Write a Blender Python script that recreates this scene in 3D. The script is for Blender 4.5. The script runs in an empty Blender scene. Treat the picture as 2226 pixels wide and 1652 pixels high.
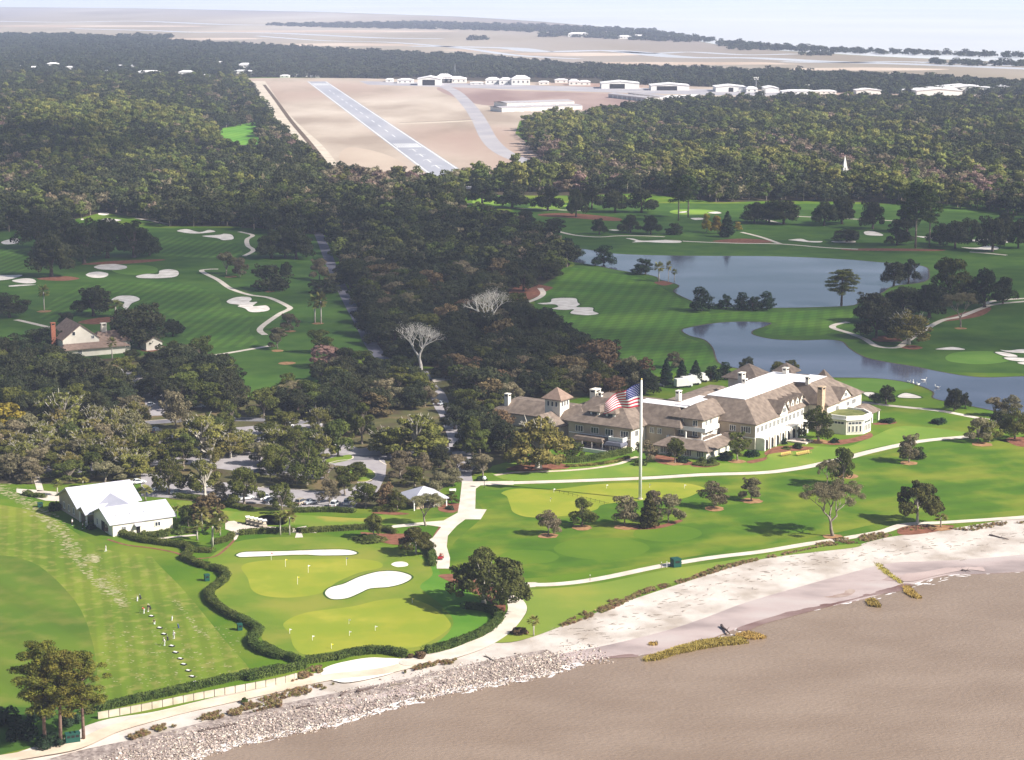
import bpy, bmesh, math, random
import numpy as np
from mathutils import Vector, Matrix
R = math.radians
random.seed(7)
scene = bpy.context.scene
COL = scene.collection

# ------------------------------------------------------------------ camera
CAMH = 150.0; FP = 4500.0; TH = math.atan(857 / FP)
cam = bpy.data.cameras.new('camera'); camo = bpy.data.objects.new('camera', cam); COL.objects.link(camo)
cam.sensor_width = 36.0; cam.lens = 36.0 * FP / 2226.0
cam.clip_start = 5; cam.clip_end = 150000
camo.location = (0, 0, CAMH); camo.rotation_euler = (math.pi / 2 - TH, 0, 0)
scene.camera = camo

# ------------------------------------------------------------------ light
SUN_EL = R(37); SUN_AZ = math.atan2(-0.40, 0.92)          # direction towards the sun, from +X
sd = Vector((math.cos(SUN_EL) * math.cos(SUN_AZ), math.cos(SUN_EL) * math.sin(SUN_AZ), math.sin(SUN_EL)))
sl = bpy.data.lights.new('sun', 'SUN'); sl.energy = 5.0; sl.angle = R(0.5); sl.color = (1.0, 0.955, 0.88)
so = bpy.data.objects.new('sun', sl); COL.objects.link(so)
so.rotation_euler = sd.to_track_quat('Z', 'Y').to_euler()
world = bpy.data.worlds.new('World'); scene.world = world; world.use_nodes = True
wn = world.node_tree.nodes; wl = world.node_tree.links; wn.clear()
sky = wn.new('ShaderNodeTexSky'); sky.sky_type = 'NISHITA'; sky.sun_disc = False
sky.sun_elevation = SUN_EL; sky.sun_rotation = math.pi / 2 - SUN_AZ
sky.air_density = 1.0; sky.dust_density = 1.5; sky.ozone_density = 1.5
bg = wn.new('ShaderNodeBackground'); bg.inputs[1].default_value = 0.06
wo = wn.new('ShaderNodeOutputWorld'); wl.new(sky.outputs[0], bg.inputs[0]); wl.new(bg.outputs[0], wo.inputs[0])
scene.view_settings.view_transform = 'Standard'; scene.view_settings.look = 'None'
scene.view_settings.gamma = 1; scene.view_settings.exposure = 0.8
scene.render.engine = 'CYCLES'
scene.cycles.max_bounces = 6; scene.cycles.transparent_max_bounces = 12; scene.cycles.volume_bounces = 3

# ------------------------------------------------------------------ helpers
def W(x, y, z=0.0):
    a = x - 1113.0; b = y - 826.0
    dy = FP * math.cos(TH) - b * math.sin(TH); dz = -FP * math.sin(TH) - b * math.cos(TH)
    t = (z - CAMH) / dz
    return Vector((a * t, dy * t, z))
SYS = {'d': (0, 0, 1), 'z3': (0, 384.8, 2.951), 'z4': (699.7, 349.9, 2.951), 'z5': (1443.2, 349.9, 2.8436),
       'z6': (0, 830.9, 3.6357), 'n1': (568.5, 830.9, 4.1978), 'n2': (1075.8, 769.7, 4.1978), 'n3': (1530.7, 769.7, 3.2013),
       'n4': (0, 1207, 3.6357), 'n5': (437.3, 1119.6, 3.0663), 'n6': (1093.3, 1093.3, 1.9652),
       'z1': (0, 0, 1.9883), 'z2': (1106.4, 0, 1.9883), 'h1': (839.7, 139.9, 3.1813), 'h2': (1526.3, 157.4, 3.1813)}
def T(s, x, y):
    o = SYS[s]; return (o[0] + x / o[2], o[1] + y / o[2])
def TT(s, pts): return [T(s, *p) for p in pts]
def ppm(y): return (y + 31.0) / CAMH          # picture px per metre at ground row y
def lerp(a, b, t): return (a[0] + (b[0] - a[0]) * t, a[1] + (b[1] - a[1]) * t)
def inpoly(x, y, poly):
    c = False; j = len(poly) - 1
    for i in range(len(poly)):
        xi, yi = poly[i]; xj, yj = poly[j]
        if (yi > y) != (yj > y) and x < (xj - xi) * (y - yi) / (yj - yi) + xi: c = not c
        j = i
    return c
def smooth(pts, closed=True, n=5):
    m = len(pts); out = []
    rng = range(m) if closed else range(m - 1)
    for i in rng:
        if closed: p0, p1, p2, p3 = pts[i - 1], pts[i], pts[(i + 1) % m], pts[(i + 2) % m]
        else: p0, p1, p2, p3 = pts[max(i - 1, 0)], pts[i], pts[i + 1], pts[min(i + 2, m - 1)]
        for k in range(n):
            t = k / n
            out.append(tuple(0.5 * ((2 * b) + (-a + c) * t + (2 * a - 5 * b + 4 * c - d) * t * t + (-a + 3 * b - 3 * c + d) * t ** 3)
                             for a, b, c, d in zip(p0, p1, p2, p3)))
    if not closed: out.append(tuple(pts[-1]))
    return out
def tag(o, label=None, cat=None, group=None, kind=None):
    if label: o['label'] = label
    if cat: o['category'] = cat
    if group: o['group'] = group
    if kind: o['kind'] = kind
    return o
def empty(name, loc=(0, 0, 0), rz=0, scale=1, **kw):
    o = bpy.data.objects.new(name, None); COL.objects.link(o); o.location = loc
    o.rotation_euler = (0, 0, rz); o.scale = scale if hasattr(scale, '__len__') else (scale,) * 3
    o.empty_display_size = 0.5
    return tag(o, **kw)
def link(name, me, parent=None, **kw):
    o = bpy.data.objects.new(name, me); COL.objects.link(o)
    if parent is not None: o.parent = parent
    return tag(o, **kw)
def copy_tree(o, parent=None):
    c = o.copy(); COL.objects.link(c); c.parent = parent
    for ch in list(o.children): copy_tree(ch, c)
    return c
def np_mesh(name, V, F, mats, smooth_sh=False, mi=None):
    me = bpy.data.meshes.new(name)
    V = np.asarray(V, dtype=np.float32); F = np.asarray(F, dtype=np.int32)
    k = F.shape[1]
    me.vertices.add(len(V)); me.vertices.foreach_set('co', V.ravel())
    me.loops.add(F.size); me.loops.foreach_set('vertex_index', F.ravel())
    me.polygons.add(len(F)); me.polygons.foreach_set('loop_start', np.arange(0, F.size, k, dtype=np.int32))
    for m in (mats if isinstance(mats, (list, tuple)) else [mats]): me.materials.append(m)
    if mi is not None: me.polygons.foreach_set('material_index', np.asarray(mi, dtype=np.int32))
    me.update(calc_edges=True); me.validate()
    if smooth_sh: me.polygons.foreach_set('use_smooth', [True] * len(F))
    return me

class MB:
    """collects shapes into one mesh"""
    def __init__(s): s.v = []; s.f = []; s.m = []; s.cur = 0
    def add(s, vs, fs):
        n = len(s.v); s.v += [tuple(v) for v in vs]; s.f += [tuple(i + n for i in f) for f in fs]; s.m += [s.cur] * len(fs)
        return s
    def box(s, x0, x1, y0, y1, z0, z1, rz=0, c=(0, 0)):
        vs = [(x, y, z) for z in (z0, z1) for (x, y) in ((x0, y0), (x1, y0), (x1, y1), (x0, y1))]
        if rz:
            ca, sa = math.cos(rz), math.sin(rz)
            vs = [(c[0] + (x - c[0]) * ca - (y - c[1]) * sa, c[1] + (x - c[0]) * sa + (y - c[1]) * ca, z) for x, y, z in vs]
        return s.add(vs, [(3, 2, 1, 0), (4, 5, 6, 7), (0, 1, 5, 4), (1, 2, 6, 5), (2, 3, 7, 6), (3, 0, 4, 7)])
    def prism(s, bot, top):
        n = len(bot)
        return s.add(list(bot) + list(top), [tuple(range(n - 1, -1, -1)), tuple(range(n, 2 * n))] + [(i, (i + 1) % n, n + (i + 1) % n, n + i) for i in range(n)])
    def tube(s, pts, rads, n=6, cap=True):
        pts = [Vector(p) for p in pts]; vs = []; fs = []
        for i, p in enumerate(pts):
            d = (pts[min(i + 1, len(pts) - 1)] - pts[max(i - 1, 0)])
            if d.length < 1e-6: d = Vector((0, 0, 1))
            d.normalize(); a = d.cross(Vector((0.31, 0.17, 0.93)));
            if a.length < 1e-3: a = d.cross(Vector((1, 0, 0)))
            a.normalize(); b = d.cross(a)
            for k in range(n):
                t = 2 * math.pi * k / n; vs.append(p + (a * math.cos(t) + b * math.sin(t)) * rads[i])
        for i in range(len(pts) - 1):
            for k in range(n): fs.append((i * n + k, i * n + (k + 1) % n, (i + 1) * n + (k + 1) % n, (i + 1) * n + k))
        if cap: fs += [tuple(range(n - 1, -1, -1)), tuple((len(pts) - 1) * n + k for k in range(n))]
        return s.add(vs, fs)
    def ball(s, c, r, n=8, m=5):
        r = r if hasattr(r, '__len__') else (r, r, r); vs = [(c[0], c[1], c[2] - r[2])]; fs = []
        for j in range(1, m):
            ph = math.pi * j / m - math.pi / 2
            for k in range(n):
                t = 2 * math.pi * k / n; vs.append((c[0] + r[0] * math.cos(ph) * math.cos(t), c[1] + r[1] * math.cos(ph) * math.sin(t), c[2] + r[2] * math.sin(ph)))
        vs.append((c[0], c[1], c[2] + r[2])); L = len(vs) - 1
        for k in range(n):
            fs.append((0, 1 + (k + 1) % n, 1 + k)); fs.append((L, L - n + k, L - n + (k + 1) % n))
        for j in range(m - 2):
            for k in range(n): a = 1 + j * n; fs.append((a + k, a + (k + 1) % n, a + n + (k + 1) % n, a + n + k))
        return s.add(vs, fs)
    def mesh(s, name, mats, sm=False):
        me = bpy.data.meshes.new(name); me.from_pydata(s.v, [], s.f)
        for m in (mats if isinstance(mats, (list, tuple)) else [mats]): me.materials.append(m)
        me.polygons.foreach_set('material_index', s.m)
        if sm: me.polygons.foreach_set('use_smooth', [True] * len(s.f))
        me.update(); return me
    def build(s, name, mats, parent=None, sm=False, **kw): return link(name, s.mesh(name, mats, sm), parent, **kw)

def mat(name, c1, c2=None, scale=0.1, rough=0.9, c3=None, bump=0.0, bscale=None, spec=0.2, metal=0.0, detail=6.0, stripes=None,
        stretch=(1, 1, 1), obj_rand=0.0, coord='pos', lo=0.35, hi=0.65, macro=None, trans=0.0):
    m = bpy.data.materials.new(name); m.use_nodes = True; nt = m.node_tree; N = nt.nodes; Lk = nt.links
    p = N['Principled BSDF']; p.inputs['Roughness'].default_value = rough; p.inputs['Specular IOR Level'].default_value = spec
    p.inputs['Metallic'].default_value = metal
    if coord == 'pos': cs = N.new('ShaderNodeNewGeometry').outputs['Position']
    else: cs = N.new('ShaderNodeTexCoord').outputs['Object']
    mp = N.new('ShaderNodeMapping'); mp.inputs['Scale'].default_value = stretch; Lk.new(cs, mp.inputs[0]); V = mp.outputs[0]
    def noise(sc, de=detail, src=None):
        t = N.new('ShaderNodeTexNoise'); t.inputs['Scale'].default_value = sc; t.inputs['Detail'].default_value = de
        Lk.new(src or V, t.inputs['Vector']); return t.outputs['Fac']
    if c2 is None and not obj_rand: p.inputs['Base Color'].default_value = (*c1, 1)
    else:
        c2 = c2 or c1
        rp = N.new('ShaderNodeValToRGB'); e = rp.color_ramp.elements
        e[0].position = lo; e[0].color = (*c1, 1); e[1].position = hi; e[1].color = (*c2, 1)
        if c3: x = e.new((lo + hi) / 2); x.color = (*c3, 1)
        Lk.new(noise(scale), rp.inputs[0]); out = rp.outputs[0]
        if macro:      # (scale, colour, amount, lo, hi)
            r2 = N.new('ShaderNodeMapRange'); r2.inputs[1].default_value = macro[3]; r2.inputs[2].default_value = macro[4]
            r2.inputs[4].default_value = macro[2]; Lk.new(noise(macro[0], 4), r2.inputs[0])
            mx = N.new('ShaderNodeMix'); mx.data_type = 'RGBA'; Lk.new(r2.outputs[0], mx.inputs[0]); Lk.new(out, mx.inputs[6])
            mx.inputs[7].default_value = (*macro[1], 1); out = mx.outputs[2]
        for st in (stripes or []):     # (angle of the stripe direction, width of one stripe, amount, distortion)
            mp2 = N.new('ShaderNodeMapping'); mp2.inputs['Rotation'].default_value = (0, 0, -R(st[0])); Lk.new(cs, mp2.inputs[0])
            wv = N.new('ShaderNodeTexWave'); wv.wave_type = 'BANDS'; wv.bands_direction = 'Y'; wv.wave_profile = 'SIN'
            wv.inputs['Scale'].default_value = 0.314159 / (2 * st[1]); wv.inputs['Distortion'].default_value = st[3]; wv.inputs['Detail Scale'].default_value = st[4] if len(st) > 4 else 0.3
            Lk.new(mp2.outputs[0], wv.inputs['Vector'])
            mr = N.new('ShaderNodeMapRange'); mr.inputs[1].default_value = 0.25; mr.inputs[2].default_value = 0.75
            mr.inputs[3].default_value = 1 - st[2]; mr.inputs[4].default_value = 1 + st[2] * 0.6; Lk.new(wv.outputs['Fac'], mr.inputs[0])
            vm = N.new('ShaderNodeVectorMath'); vm.operation = 'SCALE'; Lk.new(out, vm.inputs[0]); Lk.new(mr.outputs[0], vm.inputs['Scale']); out = vm.outputs[0]
        if obj_rand:
            oi = N.new('ShaderNodeObjectInfo'); hs = N.new('ShaderNodeHueSaturation'); Lk.new(out, hs.inputs['Color'])
            a = N.new('ShaderNodeMapRange'); a.inputs[3].default_value = 1 - obj_rand; a.inputs[4].default_value = 1 + obj_rand
            Lk.new(oi.outputs['Random'], a.inputs[0]); Lk.new(a.outputs[0], hs.inputs['Value'])
            ml = N.new('ShaderNodeMath'); ml.operation = 'MULTIPLY'; ml.inputs[1].default_value = 7.31; fr = N.new('ShaderNodeMath'); fr.operation = 'FRACT'
            Lk.new(oi.outputs['Random'], ml.inputs[0]); Lk.new(ml.outputs[0], fr.inputs[0])
            b = N.new('ShaderNodeMapRange'); b.inputs[3].default_value = 0.475; b.inputs[4].default_value = 0.52; Lk.new(fr.outputs[0], b.inputs[0]); Lk.new(b.outputs[0], hs.inputs['Hue'])
            out = hs.outputs[0]
        Lk.new(out, p.inputs['Base Color'])
        if trans:
            tr = N.new('ShaderNodeBsdfTranslucent'); Lk.new(out, tr.inputs[0]); ms = N.new('ShaderNodeMixShader'); ms.inputs[0].default_value = trans
            Lk.new(p.outputs[0], ms.inputs[1]); Lk.new(tr.outputs[0], ms.inputs[2]); Lk.new(ms.outputs[0], N['Material Output'].inputs[0])
    if bump:
        bp = N.new('ShaderNodeBump'); bp.inputs['Distance'].default_value = bump; bp.inputs['Strength'].default_value = 1.0
        Lk.new(noise(bscale or scale * 3, 8), bp.inputs['Height']); Lk.new(bp.outputs[0], p.inputs['Normal'])
    return m

# ---- materials
GRASS = mat('lawn_grass', (.050, .120, .003), (.100, .178, .005), 0.03, c3=(.072, .148, .004), macro=(0.045, (.19, .215, .02), .7, .46, .66), bump=.05, bscale=2)
GRASS_STR = mat('lawn_grass_mown', (.050, .120, .003), (.100, .178, .005), 0.05, c3=(.072, .148, .004), macro=(0.05, (.20, .215, .02), .75, .46, .66), stripes=[(20, 4.5, .06, 1.2, .1)], bump=.05, bscale=2)
GRASS_DK = mat('rough_grass', (.034, .088, .007), (.060, .122, .011), 0.08, bump=.05, bscale=2)
GRASS_YL = mat('dormant_grass', (.17, .21, .025), (.30, .26, .045), 0.05, c3=(.14, .22, .02), bump=.05, bscale=2)
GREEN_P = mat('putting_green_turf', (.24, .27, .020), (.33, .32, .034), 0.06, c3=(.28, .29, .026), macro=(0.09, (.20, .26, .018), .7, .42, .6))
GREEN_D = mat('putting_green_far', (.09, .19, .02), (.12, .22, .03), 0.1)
COLLAR = mat('green_collar_grass', (.105, .175, .012), (.19, .235, .022), 0.04, c3=(.14, .205, .016), macro=(0.07, (.25, .24, .035), .65, .45, .65), bump=.03, bscale=2)
FAIR_L = mat('fairway_grass', (.044, .110, .009), (.072, .142, .013), 0.06, stripes=[(84, 2.6, .20, .3), (50, 3.2, .06, .3)])
FAIR_R = mat('fairway_grass_right', (.048, .125, .008), (.080, .160, .012), 0.03, stripes=[(80, 3.0, .13, .3), (28, 3.0, .10, .3)])
RANGE = mat('range_grass', (.105, .165, .010), (.19, .225, .020), 0.03, c3=(.14, .195, .014), stripes=[(103, 2.1, .10, 2.2, .04)], macro=(0.3, (.27, .25, .06), .6, .50, .66), bump=.04, bscale=2)
RANGE_DK = mat('range_outfield_grass', (.065, .130, .007), (.115, .170, .012), 0.03, stripes=[(130, 7, .08, 1.5, .05)], macro=(0.12, (.17, .18, .03), .6, .46, .66))
SAND_W = mat('white_bunker_sand', (.62, .55, .48), (.84, .77, .70), 0.25, bump=.12, bscale=1.2)
SAND_B = mat('beach_sand', (.38, .32, .27), (.62, .55, .49), 0.09, c3=(.51, .45, .40), stretch=(1, 1, 1), bump=.15, bscale=.5)
SAND_D = mat('damp_sand', (.28, .22, .205), (.48, .41, .38), 0.035, stretch=(1, 2.2, 1), rough=.5, spec=.4, c3=(.44, .35, .325))
MUD = mat('wet_mud', (.17, .085, .065), (.30, .20, .17), 0.06, stretch=(1, 2.5, 1), rough=.35, spec=.5)
PATHM = mat('path_concrete', (.56, .48, .40), (.68, .60, .51), 0.25)
SANDPATH = mat('sandy_track', (.55, .43, .32), (.70, .59, .46), 0.15, c3=(.62, .51, .39), bump=.05, bscale=1)
ASPH = mat('asphalt', (.15, .14, .16), (.22, .21, .22), 0.2, rough=.9)
ASPH_L = mat('parking_asphalt', (.30, .27, .28), (.38, .35, .35), 0.2, rough=.9)
ROADM = mat('old_road', (.13, .12, .15), (.19, .18, .21), 0.3)
RUNW = mat('runway_asphalt', (.30, .30, .34), (.42, .41, .44), 0.012, stretch=(1, .3, 1), c3=(.36, .36, .40))
TAXI = mat('taxiway_asphalt', (.34, .32, .35), (.43, .40, .40), 0.02)
AIRF = mat('airfield_grass', (.34, .265, .205), (.56, .475, .39), 0.010, c3=(.46, .375, .30), macro=(0.0025, (.30, .17, .13), .8, .48, .62), stretch=(1, .35, 1))
DIRT = mat('pale_dirt', (.50, .42, .33), (.62, .54, .44), 0.05)
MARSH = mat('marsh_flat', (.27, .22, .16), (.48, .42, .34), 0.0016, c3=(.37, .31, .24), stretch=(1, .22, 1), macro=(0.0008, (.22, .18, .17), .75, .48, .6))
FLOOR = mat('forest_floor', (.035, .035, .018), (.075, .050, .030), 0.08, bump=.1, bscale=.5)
MULCH = mat('pine_straw', (.16, .060, .035), (.26, .11, .065), 0.5, bump=.03, bscale=5)
PAINT = mat('white_marking', (.60, .59, .58), (.74, .73, .72), 0.05)
ROOF = mat('brown_shingle', (.150, .115, .090), (.245, .190, .150), 0.6, c3=(.195, .150, .120), rough=.85, bump=.02, bscale=4)
ROOF_R = mat('red_brown_shingle', (.22, .15, .115), (.30, .21, .165), 0.8)
ROOFW = mat('white_membrane', (.80, .76, .76), (.86, .83, .83), 0.1)
METALR = mat('standing_seam_metal', (.50, .49, .55), (.60, .58, .64), 0.15, rough=.4, spec=.4, stripes=[(53, .35, .05, 0)])
STUC = mat('tan_stucco', (.40, .32, .24), (.48, .39, .30), 0.4)
WHITEW = mat('cream_siding', (.70, .64, .54), (.78, .72, .62), 0.5)
TRIM = mat('white_trim', (.80, .77, .71), (.85, .82, .77), 1.0)
GLASS = mat('window_glass', (.03, .035, .045), (.06, .07, .09), 1.0, rough=.08, spec=.7)
DARKD = mat('dark_opening', (.015, .013, .012), (.03, .026, .024), 1.0)
BRICK = mat('chimney_brick', (.42, .30, .20), (.55, .42, .30), 2.0)
REDB = mat('red_brick', (.30, .10, .06), (.38, .15, .09), 2.0)
STONE = mat('terrace_stone', (.55, .45, .38), (.66, .56, .48), 1.0)
CONC = mat('seawall_concrete', (.42, .36, .27), (.56, .50, .40), 0.4)
BARK = mat('bark', (.16, .13, .10), (.30, .25, .20), 1.2, coord='obj')
BARKD = mat('dark_bark', (.07, .05, .045), (.14, .10, .085), 1.2, coord='obj')
BARKP = mat('pale_bark', (.40, .36, .30), (.58, .53, .45), 1.2, coord='obj')
BLACK = mat('black_rubber', (.015, .015, .016), (.03, .03, .03), 4)
CLOUDC = None

def leafmat(name, a, b, r=.22): return mat(name, a, b, 0.45, rough=.75, obj_rand=r, spec=.12, trans=.18, coord='obj')
L_DARK = leafmat('oak_leaves_dark', (.022, .030, .012), (.062, .066, .028))
L_OLIV = leafmat('oak_leaves_olive', (.070, .075, .014), (.240, .215, .055))
L_GREEN = leafmat('tree_leaves_green', (.042, .055, .010), (.135, .145, .032))
L_PINE = leafmat('pine_needles', (.050, .066, .010), (.210, .200, .030))
L_PINEF = leafmat('pine_needles_far', (.045, .070, .020), (.105, .125, .035))
L_GREY = leafmat('grey_leaves', (.100, .090, .042), (.235, .200, .115))
L_TWIG = leafmat('bare_twigs', (.14, .125, .060), (.29, .26, .135))
L_RUST = leafmat('rust_leaves', (.085, .060, .028), (.19, .130, .065))
L_PINK = leafmat('reddish_twigs', (.19, .115, .085), (.31, .20, .15))
L_YEL = leafmat('yellow_leaves', (.22, .17, .025), (.40, .30, .045))
L_PALM = leafmat('palm_fronds', (.15, .16, .030), (.36, .34, .10))
L_HEDGE = leafmat('hedge_leaves', (.050, .075, .014), (.125, .150, .034), .1)
L_CYP = leafmat('cypress_leaves', (.015, .035, .016), (.035, .060, .026))

# ------------------------------------------------------------------ ground sheets
def sheet(name, pts, m, z=0.0, sm=True, n=5, obj=True):
    """pts are picture-row traces carried down on to the flat ground"""
    if sm: pts = smooth(pts, True, n)
    vs = [W(x, y, z) for x, y in pts]
    bm = bmesh.new(); bv = [bm.verts.new(v) for v in vs]
    f = bm.faces.new(bv); f.normal_update()
    if f.normal.z < 0: f.normal_flip()
    bmesh.ops.triangulate(bm, faces=[f], ngon_method='EAR_CLIP')
    me = bpy.data.meshes.new(name); bm.to_mesh(me); bm.free(); me.materials.append(m)
    return link(name, me, kind='structure')
def ell(cx, cy, w, h, n=14, j=.06):
    return [(cx + w / 2 * math.cos(2 * math.pi * k / n) * (1 + random.uniform(-j, j)), cy + h / 2 * math.sin(2 * math.pi * k / n) * (1 + random.uniform(-j, j))) for k in range(n)]
def ribbon(name, pts, width, m, z=0.05, sm=True):
    w2 = [W(x, y, z) for x, y in pts]
    P = [Vector(p) for p in (smooth([tuple(p) for p in w2], False, 7) if sm else w2)]
    mb = MB(); vs = []
    for i, p in enumerate(P):
        d = (P[min(i + 1, len(P) - 1)] - P[max(i - 1, 0)]); d.z = 0; d.normalize(); nrm = Vector((-d.y, d.x, 0)) * width / 2
        vs += [p + nrm, p - nrm]
    mb.add(vs, [(2 * i + 1, 2 * i + 3, 2 * i + 2, 2 * i) for i in range(len(P) - 1)])
    return mb.build(name, m, kind='structure')

A = [(-80, 1668), (60, 1628), (215, 1568), (345, 1545), (520, 1502), (690, 1462), (890, 1428), (1010, 1405), (1110, 1385), (1160, 1376), (1250, 1350), (1330, 1318),
     (1420, 1288), (1500, 1262), (1620, 1222), (1720, 1200), (1830, 1192), (1930, 1168), (2050, 1152), (2226, 1124), (2450, 1095)]
B = [(-80, 1740), (150, 1650), (330, 1620), (430, 1592), (560, 1560), (720, 1528), (900, 1490), (1010, 1462), (1120, 1440), (1200, 1425), (1330, 1400), (1450, 1370),
     (1540, 1340), (1620, 1310), (1740, 1275), (1830, 1250), (1930, 1225), (2020, 1220), (2110, 1215), (2226, 1205), (2450, 1180)]
C = [(-80, 1800), (250, 1690), (399, 1646), (500, 1612), (612, 1588), (747, 1560), (926, 1508), (1057, 1482), (1163, 1461), (1240, 1443), (1348, 1427), (1480, 1412),
     (1602, 1366), (1720, 1335), (1831, 1312), (1900, 1296), (1989, 1268), (2060, 1250), (2140, 1247), (2226, 1242), (2450, 1225)]
wa, wb, wc = W(*A[0]), W(*A[-1]), None
land = [tuple(W(x, y)) for x, y in smooth(A, False, 6)]
far = [(2226, 136), (2100, 131), (1900, 122), (1700, 110), (1560, 97), (1450, 76), (1330, 60), (1180, 47), (1000, 36), (700, 26), (300, 18), (-400, 12)]
ring = [(-2600, 250)] + [tuple(p)[:2] for p in land] + [(1500, 700), (2600, 3000)]
ring += [tuple(W(x, y))[:2] for x, y in [(2700, 160)] + far] + [(-16000, 14000), (-6000, 300)]
def flat_poly(name, pts, z, m, kind='structure'):
    bm = bmesh.new(); f = bm.faces.new([bm.verts.new((p[0], p[1], z)) for p in pts]); f.normal_update()
    if f.normal.z < 0: f.normal_flip()
    bmesh.ops.triangulate(bm, faces=[f], ngon_method='EAR_CLIP')
    me = bpy.data.meshes.new(name); bm.to_mesh(me); bm.free(); me.materials.append(m)
    return link(name, me, kind=kind)
flat_poly('ground', ring, 0.0, GRASS)
# water: sea below everything
def watermat(name, c1, c2, rough, bump, sc, scale, stretch=(1, 1, 1), spec=.5):
    m = mat(name, c1, c2, scale, rough=rough, bump=bump, bscale=sc, stretch=stretch, spec=spec); return m
SEA = watermat('sea_water', (.238, .168, .118), (.285, .208, .152), .34, .20, .85, .035, (1, 1.8, 1), .3)
POND = watermat('pond_water', (.040, .045, .075), (.120, .125, .180), .04, .03, .5, .018, (.6, 1.6, 1), .8)
flat_poly('sea', [(-45000, -2500), (45000, -2500), (45000, 60000), (-45000, 60000)], -1.0, SEA)
def strip(name, P, Q, zp, zq, m, rows=3, wob=0.0, n=6):
    p = [W(x, y, zp) for x, y in smooth(P, False, n)]; q = [W(x, y, zq) for x, y in smooth(Q, False, n)]
    vs = []; k = len(p); rnd = random.Random(3)
    for r in range(rows + 1):
        t = r / rows
        for i in range(k):
            v = p[i].lerp(q[i], t)
            if 0 < r < rows: v.z += rnd.uniform(-wob, wob)
            vs.append(v)
    fs = [(r * k + i, (r + 1) * k + i, (r + 1) * k + i + 1, r * k + i + 1) for r in range(rows) for i in range(k - 1)]
    mb = MB(); mb.add(vs, fs); return mb.build(name, m, sm=True, kind='structure')
flat_poly('hazed_sound_water', [tuple(W(x, y - .5))[:2] for x, y in [(3400, 190), (2700, 160)] + far] + [(-20000, 15500), (-44000, 17000), (-44000, 59000), (44000, 59000), (44000, 9000)], -.9, mat('hazed_sound_water', (.55, .56, .57), (.64, .64, .65), .0006, rough=.55, spec=.5))  # far water in a pale tone, haze whiteness put into its colour
strip('beach', A, B, 0.0, -0.62, SAND_B, 4, .05)
strip('damp_beach', B, C, -0.62, -0.97, SAND_D, 3, .03)
sh_a = [lerp(A[i], B[i], .72) for i in range(0, 10)]; sh_b = [(lerp(B[i], C[i], 1.0)) for i in range(0, 10)]
strip('shingle', sh_a, sh_b, -.40, -.93, mat('shingle_bed', (.18, .14, .125), (.42, .35, .31), .9, c3=(.29, .235, .21), bump=.2, bscale=1.5), 4, .06)
C2 = [(x + 25, y + 30) for x, y in C]
strip('sea_bed', C, C2, -0.97, -2.2, MUD, 2)
# foam along the water edge
def foam():
    mb = MB(); rnd = random.Random(5); pts = smooth(C, False, 14)
    for i in range(len(pts) - 1):
        x, y = pts[i]
        dens = 6 if x < 1250 else (1.6 if (1560 < x < 1640 or 1960 < x < 2090) else 0.35)
        for k in range(int(dens) + (rnd.random() < dens % 1)):
            px = x + rnd.gauss(0, 9); py = y + 1 + rnd.gauss(0, 3.4) + (4 if k else 0); c = W(px, py, -0.985 + rnd.uniform(0, .02)); L = rnd.uniform(.4, 2.2); wd = rnd.uniform(.12, .45) * (1 if x > 1250 else 1.7)
            a = math.atan2((W(*pts[i + 1]) - W(x, y)).y, (W(*pts[i + 1]) - W(x, y)).x) + rnd.gauss(0, .25); n = 8
            vs = [(c.x + math.cos(a) * L * math.cos(t) * rnd.uniform(.6, 1.1) - math.sin(a) * wd * math.sin(t) * rnd.uniform(.5, 1.2), c.y + math.sin(a) * L * math.cos(t) * rnd.uniform(.6, 1.1) + math.cos(a) * wd * math.sin(t) * rnd.uniform(.5, 1.2), c.z) for t in [2 * math.pi * q / n for q in range(n)]]
            mb.add(vs, [tuple(range(n))])
    mb.build('sea_foam', mat('foam', (.62, .56, .54), (.8, .76, .74), .5), kind='stuff')
foam()
# mud streaks on the lower beach
def on_beach(name, pts, m, z=-.60, dz=.02):
    return sheet(name, pts, m, z + dz)
sheet('mud_flat', TT('n6', [(1000, 535), (1100, 500), (1200, 470), (1300, 425), (1450, 400), (1600, 370), (1700, 345), (1750, 350), (1700, 375), (1550, 400), (1400, 440), (1250, 480), (1120, 515), (1040, 545)]), MUD, -.93)
sheet('mud_flat', TT('n6', [(-20, 700), (100, 690), (250, 665), (400, 630), (520, 640), (580, 655), (480, 662), (330, 665), (200, 690), (80, 720), (-20, 735)]), MUD, -.93)
sheet('mud_flat', TT('n6', [(1300, 370), (1400, 365), (1500, 370), (1480, 395), (1400, 405), (1320, 390)]), mat('shell_bank', (.28, .19, .16), (.42, .33, .28), .3), -.82)
sheet('mud_flat', TT('n6', [(1440, 330), (1560, 290), (1620, 260), (1700, 300), (1850, 285), (2000, 250), (2060, 290), (1980, 285), (1850, 310), (1740, 335), (1600, 330), (1500, 345)]), mat('damp_silt', (.33, .24, .22), (.46, .36, .33), .06), -.80)

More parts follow.
